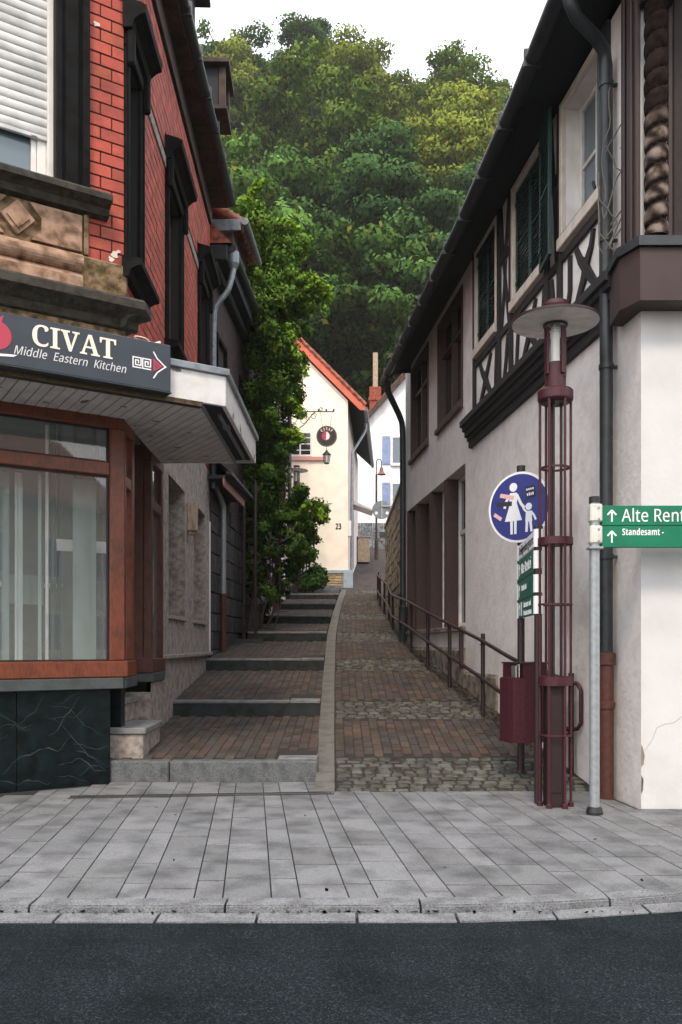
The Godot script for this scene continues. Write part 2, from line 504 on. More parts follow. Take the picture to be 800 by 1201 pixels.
func wall_x(d: float) -> float:                      # alley side of the half-timbered house
	return 2.45 - 0.11 * (d - 6.96)

func strip_x(d: float) -> float:                     # centre of the stone strip between steps and ramp
	var k := [[7.0, -0.14], [10.0, -0.17], [13.0, -0.19], [18.0, -0.2], [22.0, -0.13], [26.0, -0.01], [29.4, 0.1], [40.0, 0.5]]
	for i in k.size() - 1:
		if d <= k[i + 1][0]:
			var t: float = clampf((d - k[i][0]) / (k[i + 1][0] - k[i][0]), 0, 1)
			return lerpf(k[i][1], k[i + 1][1], t)
	return 0.5

func grade(lo: Color, hi: Color) -> Color:
	return lo.lerp(hi, rng.randf())

# ------------------------------------------------------------------ setting
func sky_and_camera() -> void:
	var cam := Camera3D.new()
	cam.name = "camera"
	add_child(cam)
	cam.position = Vector3(0, 1.33, 0)
	cam.keep_aspect = Camera3D.KEEP_HEIGHT
	cam.set_frustum(0.1201, Vector2(0, 0.01565), 0.1, 900.0)
	cam.current = true
	var sky_mat := ProceduralSkyMaterial.new()
	sky_mat.sky_top_color = Color(0.90, 0.92, 0.96)
	sky_mat.sky_horizon_color = Color(1.0, 0.98, 0.95)
	sky_mat.sky_curve = 0.25
	sky_mat.sky_energy_multiplier = 1.25
	sky_mat.ground_bottom_color = Color(0.35, 0.36, 0.38)
	sky_mat.ground_horizon_color = Color(0.7, 0.7, 0.7)
	sky_mat.sun_angle_max = 1.0
	var sky := Sky.new()
	sky.sky_material = sky_mat
	var env := Environment.new()
	env.background_mode = Environment.BG_SKY
	env.sky = sky
	env.tonemap_mode = Environment.TONE_MAPPER_LINEAR
	env.tonemap_exposure = 1.72
	env.fog_enabled = true
	env.fog_density = 0.0004
	env.fog_light_color = Color(0.95, 0.95, 0.92)
	env.sdfgi_enabled = true
	env.ssao_enabled = true
	env.ssil_enabled = true
	var we := WorldEnvironment.new()
	we.name = "surroundings"
	we.environment = env
	add_child(we)
	var sun := DirectionalLight3D.new()
	sun.name = "sun"
	sun.light_color = Color(1.0, 0.92, 0.8)
	sun.light_energy = 0.5
	sun.light_angular_distance = 12.0
	sun.shadow_enabled = true
	sun.sky_mode = DirectionalLight3D.SKY_MODE_LIGHT_ONLY
	add_child(sun)
	sun.look_at_from_position(Vector3(-1.5, 20, 15), Vector3.ZERO)

func sheet(b: MB, xs: Array, ds: Array) -> void:
	for i in xs.size() - 1:
		for j in ds.size() - 1:
			var a := P(xs[i], hill_y(xs[i], ds[j]), ds[j])
			var c := P(xs[i + 1], hill_y(xs[i + 1], ds[j]), ds[j])
			var e := P(xs[i + 1], hill_y(xs[i + 1], ds[j + 1]), ds[j + 1])
			var g := P(xs[i], hill_y(xs[i], ds[j + 1]), ds[j + 1])
			b.quad(a, c, e, g)

func hill_y(x: float, d: float) -> float:
	if d < 52.0:
		return ramp_y(d) - 0.12 if d > S1 else -0.16
	var bump := exp(-pow((x + 4.0) / 8.0, 2))
	var up := (0.895 + 0.09 * bump) * (d - 52.0)
	var top := 60.0 + 7.0 * bump
	return 7.64 + (up if up < top else top + 0.05 * (up - top))

func ground() -> void:
	var b := start()
	var xs := [-500.0, -200.0, -80.0, -40.0, -20.0, -8.0, -3.0, 0.0, 3.0, 8.0, 20.0, 40.0, 80.0, 200.0, 500.0]
	var ds := [-300.0, -60.0, -20.0, -5.0, 3.0, 7.6, 7.9, 12.0, 20.0, 29.3, 29.5, 40.0, 52.0, 70.0, 90.0, 110.0, 125.0, 200.0, 600.0]
	sheet(b, xs, ds)
	setting("ground", "dark earth of the valley floor and of the steep wooded hill", b, M.earth)

	b = start()
	b.quad(P(-60, -0.045, -8), P(60, -0.045, -8), P(60, -0.04, 3.9), P(-60, -0.04, 3.9))
	var xx := []
	for i in 61:
		xx.append(-15.0 + i * 0.5)
	for i in 60:
		var x0: float = xx[i]
		var x1: float = xx[i + 1]
		b.quad(P(x0, -0.04, 3.9), P(x1, -0.04, 3.9), P(x1, -0.04, kerb_d(x1) - 0.27), P(x0, -0.04, kerb_d(x0) - 0.27))
	setting("road", "dark blue grey asphalt street in the foreground", b, M.asphalt)

	# gutter stones and kerb stones along the street
	var g := setting("gutter", "row of flat pale gutter stones between asphalt and kerb")
	b = start()
	b.vprism(curve_strip(-15.0, 15.0, 0.28, -0.1), -0.3, -0.06)
	stuff_part("gutter_bed", b, M.joint, g)
	var x := -8.42
	while x < 8.0:
		b = start()
		b.vprism([Vector2(x + 0.008, kerb_d(x) - 0.285), Vector2(x + 0.492, kerb_d(x + 0.5) - 0.285), Vector2(x + 0.492, kerb_d(x + 0.5) - 0.152), Vector2(x + 0.008, kerb_d(x) - 0.152)], -0.09, -0.031 + rng.randf_range(-0.003, 0.002))
		obj("gutter_stone", b, M.granite, g)
		x += 0.5
	g = setting("kerb", "low granite kerb of metre long stones along the pavement edge")
	x = -8.593
	while x < 8.0:
		b = start()
		var z := rng.randf_range(-0.003, 0.003)
		var pts := []
		for k in 5:
			pts.append(Vector2(x + 0.006 + 0.988 * k / 4.0, kerb_d(x + k / 4.0) - 0.14))
		for k in 5:
			pts.append(Vector2(x + 0.994 - 0.988 * k / 4.0, kerb_d(x + 1.0 - k / 4.0) - 0.006))
		b.vprism(pts, -0.14, -0.004 + z)
		var top := pts.duplicate()
		for k in 5:
			top[k].y += 0.012
		b.vprism(top, -0.004 + z, 0.004 + z)
		obj("kerb_stone", b, M.granite, g)
		x += 1.0

	# pavement of long narrow slabs in alternating columns
	var pv := setting("pavement", "pale grey slab pavement across the alley mouth")
	b = start()
	b.vprism([Vector2(-40, 9.4), Vector2(-40, 4.4), Vector2(-9, 4.48), Vector2(0.4, 4.48), Vector2(1.2, 4.55), Vector2(1.9, 4.73), Vector2(9, 5.3), Vector2(40, 5.3), Vector2(40, 9.4)], -0.2, -0.014)
	obj("slab_bed", b, M.joint, pv)
	var cols := []
	var c := -1.594 - 0.4095 * 9
	for i in 28:
		cols.append([c, c + 0.152])
		cols.append([c + 0.152, c + 0.4095])
		c += 0.4095
	for col in cols:
		var d := 4.2 - rng.randf() * 0.4
		while d < 9.0:
			slab(pv, col[0], col[1], d, d + 0.43)
			d += 0.43
	b = start()
	for s in [[-40.0, -4.9], [5.5, 40.0]]:
		var pts := []
		var xq: float = s[0]
		while xq < s[1]:
			b.quad(P(xq, -0.008, kerb_d(xq)), P(minf(xq + 1.0, s[1]), -0.008, kerb_d(minf(xq + 1.0, s[1]))), P(minf(xq + 1.0, s[1]), -0.008, 9.0), P(xq, -0.008, 9.0))
			xq += 1.0
	b.col = Color(0.33, 0.33, 0.34)
	b.c.fill(b.col)
	stuff_part("further_paving", b, M.slab, pv)
	b = start()
	b.box(P(-60, -0.2, -8), P(60, 0.06, -13))
	b.col = Color(0.33, 0.33, 0.34)
	b.c.fill(b.col)
	setting("far_pavement", "pavement on the other side of the street", b, M.slab)
	# slot drain
	var dr := setting("drain_channel", "narrow iron slot drain let into the pavement before the first step")
	b = start()
	for s in [-1, 1]:
		b.xf = Transform3D(Basis(Vector3.UP, 0.0955), P(-1.22, 0, 7.56))
		b.box(Vector3(-1.16, -0.01, s * 0.05 - 0.008), Vector3(1.16, 0.008, s * 0.05 + 0.008))
	obj("channel_frame", b, M.iron, dr)
	b = start()
	b.xf = Transform3D(Basis(Vector3.UP, 0.0955), P(-1.22, 0, 7.56))
	for i in 92:
		b.box(Vector3(-1.15 + i * 0.025, -0.01, -0.042), Vector3(-1.15 + i * 0.025 + 0.013, 0.005, 0.042))
	stuff_part("grating_bar", b, M.iron, dr)

func stuff_part(called: String, b: MB, m: Material, parent: Node) -> MeshInstance3D:
	var o := obj(called, b, m, parent)
	stuff(o)
	return o

func curve_strip(x0: float, x1: float, front: float, back: float) -> Array:
	var a := []
	var z := []
	var x := x0
	while x <= x1:
		a.append(Vector2(x, kerb_d(x) - front))
		z.push_front(Vector2(x, kerb_d(x) - back))
		x += 0.25
	return a + z

func back_edge(x: float) -> float:                   # where the pavement ends
	if x < -2.36:
		return minf(9.55 + 0.64 * x, 9.0)
	if x < -0.225:
		return 8.3
	if x > 2.42:
		return 6.94
	return S1 - 0.01

func slab(pv: Node, c0: float, c1: float, d0: float, d1: float) -> void:
	var g := 0.0035
	var dm := (d0 + d1) / 2.0
	var x0 := c0 - 0.104 * (dm - 4.49) + g
	var x1 := c1 - 0.104 * (dm - 4.49) - g
	var lim := minf(back_edge(x0 + 0.01), back_edge(x1 - 0.01))
	var lim0 := lim
	var lim1 := lim
	if x0 < -0.24 and x1 > -0.225:
		lim0 = 8.3; lim1 = 8.3
	elif x1 < -2.3:
		lim0 = back_edge(x0)
		lim1 = back_edge(x1)
	elif x0 < -2.3:
		lim0 = 8.16; lim1 = 8.16
	var q := []
	for s in [[c0 + g, 0, lim0], [c1 - g, 1, lim1]]:
		var near := maxf(d0 + 0.010, kerb_d(s[0]) + 0.003)
		var far := minf(d1 - 0.010, s[2])
		if far - near < 0.03:
			return
		q.append([Vector2(s[0] - 0.104 * (near - 4.49), near), Vector2(s[0] - 0.104 * (far - 4.49), far)])
	var b := start()
	var tone := 0.205 + rng.randf_range(-0.03, 0.03)
	b.col = Color(tone * 0.985, tone, tone * 1.05)
	var y := rng.randf_range(-0.0015, 0.0015)
	var pts := [q[0][0], q[1][0], q[1][1], q[0][1]]
	var mid: Vector2 = (pts[0] + pts[1] + pts[2] + pts[3]) / 4.0
	for i in 4:
		var a: Vector2 = pts[i]
		var e: Vector2 = pts[(i + 1) % 4]
		var a2 := a + (mid - a).normalized() * 0.004
		var e2 := e + (mid - e).normalized() * 0.004
		b.quad(P(a.x, -0.02, a.y), P(e.x, -0.02, e.y), P(e.x, -0.002 + y, e.y), P(a.x, -0.002 + y, a.y))
		b.quad(P(a.x, -0.002 + y, a.y), P(e.x, -0.002 + y, e.y), P(e2.x, y, e2.y), P(a2.x, y, a2.y))
		pts[i] = a
	var tops := []
	for p in pts:
		var p2: Vector2 = p + (mid - p).normalized() * 0.004
		tops.append(P(p2.x, y, p2.y))
	b.quad(tops[0], tops[1], tops[2], tops[3])
	obj("paving_slab", b, M.slab, pv)

const STEPS := [[8.31, 0.0, 0.2], [11.2, 0.41, 0.61], [14.5, 0.91, 1.11], [17.9, 1.42, 1.62], [20.9, 1.87, 2.07], [24.0, 2.34, 2.53], [27.0, 2.8, 2.97], [29.5, 3.2, 3.36]]

func step_left(d: float) -> float:
	if d < 14.0:
		return -2.42
	return lerpf(-2.4, -1.72, clampf((d - 14.0) / 6.0, 0, 1))

func right_x(d: float) -> float:
	return wall_x(d) if d < 17.3 else 1.43

var paver_mesh := []
var cobble_mesh := []

func small_stones() -> void:
	var tones := [Color(0.086, 0.066, 0.058), Color(0.078, 0.062, 0.056), Color(0.098, 0.070, 0.058), Color(0.072, 0.061, 0.056), Color(0.108, 0.079, 0.066), Color(0.082, 0.071, 0.066)]
	for t in tones:
		var b := MB.new()
		b.col = t
		b.box(Vector3(-0.0485, -0.04, -0.102), Vector3(0.0485, 0.0, 0.102), 0.005, false)
		paver_mesh.append(b.mesh())
	for k in 8:
		var b := MB.new()
		var t := rng.randf_range(0.09, 0.19)
		b.col = Color(t * 0.97, t, t * 0.96)
		var hx := 0.064
		var hz := 0.049
		var r0 := []
		var r1 := []
		var r2 := []
		for i in 8:
			var a := TAU * i / 8.0 + PI / 8.0
			var sx := signf(cos(a)) * pow(absf(cos(a)), 0.35)
			var sz := -signf(sin(a)) * pow(absf(sin(a)), 0.35)
			var j := rng.randf_range(0.86, 1.0)
			r0.append(Vector3(sx * hx * j, -0.04, sz * hz * j))
			r1.append(Vector3(sx * hx * j, -0.009, sz * hz * j))
			r2.append(Vector3(sx * hx * j * 0.8, rng.randf_range(-0.002, 0.001), sz * hz * j * 0.78))
		var top := Vector3(0, 0.002, 0)
		for i in 8:
			var j := (i + 1) % 8
			b.quad(r0[i], r0[j], r1[j], r1[i])
			b.quad(r1[i], r1[j], r2[j], r2[i])
			b.tri(r2[i], r2[j], top)
		cobble_mesh.append(b.mesh())

func multi(called: String, mesh: Mesh, spots: Array, m: Material, parent: Node) -> void:
	if spots.is_empty():
		return
	var mm := MultiMesh.new()
	mm.transform_format = MultiMesh.TRANSFORM_3D
	mm.mesh = mesh
	mm.instance_count = spots.size()
	for i in spots.size():
		mm.set_instance_transform(i, spots[i])
	var o := MultiMeshInstance3D.new()
	o.name = numbered(called, parent)
	o.multimesh = mm
	o.material_override = m
	parent.add_child(o, true)
	stuff(o)

func on_slope(x: float, y: float, d: float, slope: float, turn := 0.0, tip := 0.0, sc := Vector3.ONE) -> Transform3D:
	return Transform3D(Basis(Vector3.RIGHT, atan(slope) + tip) * Basis(Vector3.UP, turn) * Basis.from_scale(sc), P(x, y, d))

func alley() -> void:
	small_stones()
	# the ramp: brick lengths between bands of cobbles
	var ra := setting("ramp", "steep brick ramp with cobbled bands climbing the alley beside the handrail")
	var b := start()
	var d := S1
	while d < 29.4:
		var e := minf(d + 0.5, 29.4)
		b.quad(P(strip_x(d), ramp_y(d) - 0.014, d), P(right_x(d) + 0.3, ramp_y(d) - 0.014, d), P(right_x(e) + 0.3, ramp_y(e) - 0.014, e), P(strip_x(e), ramp_y(e) - 0.014, e))
		d = e
	obj("ramp_bed", b, M.joint_brick, ra)
	var bands := [[7.78, 8.9], [10.6, 11.6], [13.9, 15.0], [17.2, 18.4], [21.0, 22.1], [24.4, 25.4], [28.0, 29.4]]
	var single := 0
	var rest_c := [[], [], [], [], [], [], [], []]
	var rest_p := [[], [], [], [], [], []]
	for i in bands.size():
		var d0: float = bands[i][0]
		while d0 < bands[i][1] - 0.05:
			var x := strip_x(d0) + 0.095 + rng.randf() * 0.03
			var lim := right_x(d0) - 0.08
			while x < lim:
				var w := rng.randf_range(0.82, 1.25)
				x += 0.060 * w
				var at := on_slope(x, ramp_y(d0 + 0.06) + rng.randf_range(-0.007, 0.006), d0 + 0.065 + rng.randf_range(-0.008, 0.008), 0.15, rng.randf_range(-0.09, 0.09), rng.randf_range(-0.05, 0.05), Vector3(w * 0.96, 1, rng.randf_range(0.93, 1.08)))
				var k := rng.randi() % 8
				if single < 300:
					place("cobblestone", cobble_mesh[k], M.cobble, ra, at)
					single += 1
				else:
					rest_c[k].append(at)
				x += 0.060 * w + 0.010
			d0 += 0.109
	for k in 8:
		multi("further_cobbles", cobble_mesh[k], rest_c[k], M.cobble, ra)
	single = 0
	for i in bands.size() - 1:
		var lo: float = bands[i][1] + 0.015
		var hi: float = bands[i + 1][0] - 0.01
		var n := int((hi - lo) / 0.211)
		var pitch := (hi - lo) / n
		for r in n:
			var dd := lo + (r + 0.5) * pitch
			var c := 0
			var x := strip_x(dd) + 0.10 + 0.05
			while x < right_x(dd) - 0.04:
				var sh := 0.0 if c % 2 == 0 else pitch * 0.5
				if dd + sh < hi - 0.05:
					var at := on_slope(x, ramp_y(dd + sh) + rng.randf_range(-0.004, 0.003), dd + sh, 0.15, rng.randf_range(-0.012, 0.012), rng.randf_range(-0.012, 0.012), Vector3(1, 1, pitch / 0.211 * 0.945))
					var k := rng.randi() % 6
					if single < 300:
						place("paving_brick", paver_mesh[k], M.paver, ra, at)
						single += 1
					else:
						rest_p[k].append(at)
				x += 0.1025
				c += 1
	for k in 6:
		multi("further_bricks", paver_mesh[k], rest_p[k], M.paver, ra)
	# edging strip
	var es := setting("edging_strip", "pale stone strip dividing the steps from the ramp")
	d = 7.7
	while d < 29.4:
		var e := minf(d + 0.62, 29.4)
		b = start()
		var y0 := ramp_y(d) + 0.012
		var y1 := ramp_y(e) + 0.012
		for s in [[-0.09, 0.09]]:
			var a0 := P(strip_x(d) + s[0], y0, d + 0.006)
			var a1 := P(strip_x(d) + s[1], y0, d + 0.006)
			var a2 := P(strip_x(e) + s[1], y1, e - 0.006)
			var a3 := P(strip_x(e) + s[0], y1, e - 0.006)
			var dn := Vector3(0, -0.3, 0)
			b.quad(a0, a1, a2, a3)
			b.quad(a0 + dn, a1 + dn, a1, a0)
			b.quad(a1 + dn, a2 + dn, a2, a1)
			b.quad(a3 + dn, a0 + dn, a0, a3)
			b.quad(a2 + dn, a3 + dn, a3, a2)
		obj("edging_stone", b, M.strip, es)
		d = e
	# the long steps
	var st := setting("steps", "long shallow steps with brick treads and dark stone risers beside the ramp")
	single = 0
	rest_p = [[], [], [], [], [], []]
	for k in STEPS.size() - 1:
		var d0: float = STEPS[k][0]
		var yb: float = STEPS[k][1]
		var yt: float = STEPS[k][2]
		var d1: float = STEPS[k + 1][0]
		var y1: float = STEPS[k + 1][1]
		var l := step_left(d0)
		var r := strip_x(d0) - 0.095
		if k == 0:
			for s in [[l, -1.68], [-1.674, -0.224]]:
				b = start()
				b.box(P(s[0] + 0.002, -0.1, d0 + 0.15), P(s[1] - 0.002, yt, d0), 0.012)
				obj("kerb_block", b, M.kerb_grime, st)
			b = start()
			b.box(P(-0.63, 0.1, d0 + 0.55), P(-0.236, yt + 0.008, d0 + 0.155), 0.006)
			obj("corner_slab", b, M.granite, st)
		else:
			b = start()
			b.box(P(l, yb - 0.15, d0 + 0.13), P(r, yt - 0.045, d0), 0.006)
			obj("riser", b, M.step_dark, st)
			b = start()
			b.box(P(l, yt - 0.043, d0 + 0.13), P(r - 0.4, yt, d0 - 0.008), 0.008)
			obj("step_edge", b, M.step_edge, st)
			b = start()
			b.box(P(r - 0.396, yt - 0.043, d0 + 0.5), P(r, yt + 0.006, d0 - 0.008), 0.008)
			obj("corner_slab", b, M.granite, st)
		var a := d0 + 0.14 + (0.02 if k == 0 else 0.0)
		var slope := (y1 - yt) / (d1 - a)
		b = start()
		b.quad(P(l - 0.5, yt - 0.014, a - 0.05), P(r, yt - 0.014, a - 0.05), P(r, y1 - 0.014, d1), P(l - 0.5, y1 - 0.014, d1))
		obj("tread_bed", b, M.joint_brick, st)
		var n := int((d1 - a) / 0.211)
		var pitch := (d1 - a) / n
		for q in n:
			var c := 0
			var x := r - 0.05
			while x > step_left(a + q * pitch) + 0.04:
				var sh := 0.0 if c % 2 == 0 else pitch * 0.5
				var dd := a + (q + 0.5) * pitch + sh
				if dd < d1 - 0.06 and not (x > r - 0.42 and dd < d0 + (0.72 if k == 0 else 0.6)):
					var at := on_slope(x, yt + slope * (dd - a) + rng.randf_range(-0.004, 0.003), dd, slope, rng.randf_range(-0.012, 0.012), rng.randf_range(-0.012, 0.012), Vector3(1, 1, pitch / 0.211 * 0.945))
					var t := rng.randi() % 6
					if single < 290:
						place("paving_brick", paver_mesh[t], M.paver, st, at)
						single += 1
					else:
						rest_p[t].append(at)
				x -= 0.1025
				c += 1
	for k in 6:
		multi("further_bricks", paver_mesh[k], rest_p[k], M.paver, st)
	# the lane that goes on uphill, and the kerb at the end of the flight
	b = start()
	var q := []
	for i in 7:
		var e := 29.4 + i * 4.0
		q.append(e)
	for i in 6:
		b.quad(P(-0.05 + 0.055 * (q[i] - 29.4), ramp_y(q[i]) + 0.0, q[i]), P(1.5 + 0.075 * (q[i] - 29.4), ramp_y(q[i]), q[i]), P(1.5 + 0.075 * (q[i + 1] - 29.4), ramp_y(q[i + 1]), q[i + 1]), P(-0.05 + 0.055 * (q[i + 1] - 29.4), ramp_y(q[i + 1]), q[i + 1]))
	b.col = Color(0.075, 0.062, 0.06)
	b.c.fill(b.col)
	setting("lane", "dark brick lane climbing on between cream house and stone wall", b, M.paver)
	b = start()
	for i in 3:
		b.box(P(-2.3 + i * 0.78, 3.1, 29.75), P(-2.3 + i * 0.78 + 0.77, 3.42, 29.5), 0.015)
	setting("end_kerb", "grey kerb stones at the head of the steps", b, M.granite)
	# green moss and little leaves in the shade of the wall foot
	b = start()
	for i in 700:
		var dd := rng.randf_range(8.0, 15.5)
		var off := absf(rng.randfn(0.0, 0.13))
		var x := wall_x(dd) - 0.03 - off
		leaf_quad(b, P(x, ramp_y(dd) + rng.randf_range(0.002, 0.014), dd), Vector3(rng.randfn(0, 0.4), 1, rng.randfn(0, 0.4)).normalized(), rng.randf_range(0.008, 0.02), Color(0.05, 0.055, 0.022).lerp(Color(0.09, 0.07, 0.03), rng.randf()))
	var mo := obj("moss", b, M.leaf, self)
	stuff(mo)
	mo.set_meta("label", "moss and dead leaf bits along the foot of the right wall")
	# a few fallen leaves and gum spots on the pavement
	b = start()
	for i in 120:
		var p := P(rng.randf_range(-2.6, 2.6), 0.006, rng.randf_range(4.6, 7.6))
		if i > 20:
			p = P(rng.randf_range(-3, 3), -0.022, kerb_d(0) - 0.14 - absf(rng.randfn(0, 0.02)))
		leaf_quad(b, p, Vector3(rng.randfn(0, 0.3), 1, rng.randfn(0, 0.3)).normalized(), rng.randf_range(0.007, 0.02), Color(0.06, 0.045, 0.025).lerp(Color(0.22, 0.14, 0.04), rng.randf() * rng.randf()))
	mo = obj("fallen_leaves", b, M.leaf, self)
	stuff(mo)
	mo.set_meta("label", "scattered small fallen leaves on the pavement and along the kerb")

func leaf_quad(b: MB, at: Vector3, nrm: Vector3, size: float, col: Color) -> void:
	var a := nrm.cross(Vector3(rng.randfn(0, 1), rng.randfn(0, 1), rng.randfn(0, 1))).normalized()
	var w := nrm.cross(a)
	b.col = col
	b.tri_s(at - a * size, at + w * size * 0.55, at + a * size, nrm, nrm, nrm)
	b.tri_s(at - a * size, at + a * size, at - w * size * 0.55, nrm, nrm, nrm)

# ------------------------------------------------------------------ half-timbered house on the right
func louvre_shutter(root: Node, called: String, frame: Transform3D, w: float, h: float, rows: int) -> void:
	var b := start(root, frame)
	b.frame(0, w, 0, h, 0.045, 0.0, 0.035, 0.004)
	b.box(Vector3(0.04, h * 0.5 - 0.02, 0.002), Vector3(w - 0.04, h * 0.5 + 0.02, 0.032), 0.003)
	b.box(Vector3(0.02, h * 0.12, 0.034), Vector3(0.05, h * 0.12 + 0.05, 0.05), 0.004)
	b.box(Vector3(0.02, h * 0.85, 0.034), Vector3(0.05, h * 0.85 + 0.05, 0.05), 0.004)
	var o := obj(called, b, M.shutter_green, root)
	var sl := MB.new()
	sl.box(Vector3(0, -0.005, -0.024), Vector3(w - 0.088, 0.005, 0.024), 0.002)
	var sm := sl.mesh()
	for i in rows:
		var y := 0.05 + (h - 0.10) * (i + 0.5) / rows
		if absf(y - h * 0.5) < 0.03:
			continue
		place("slat", sm, M.shutter_green, o, root.transform.affine_inverse() * frame * Transform3D(Basis(Vector3.RIGHT, 0.75), Vector3(0.044, y, 0.016)))

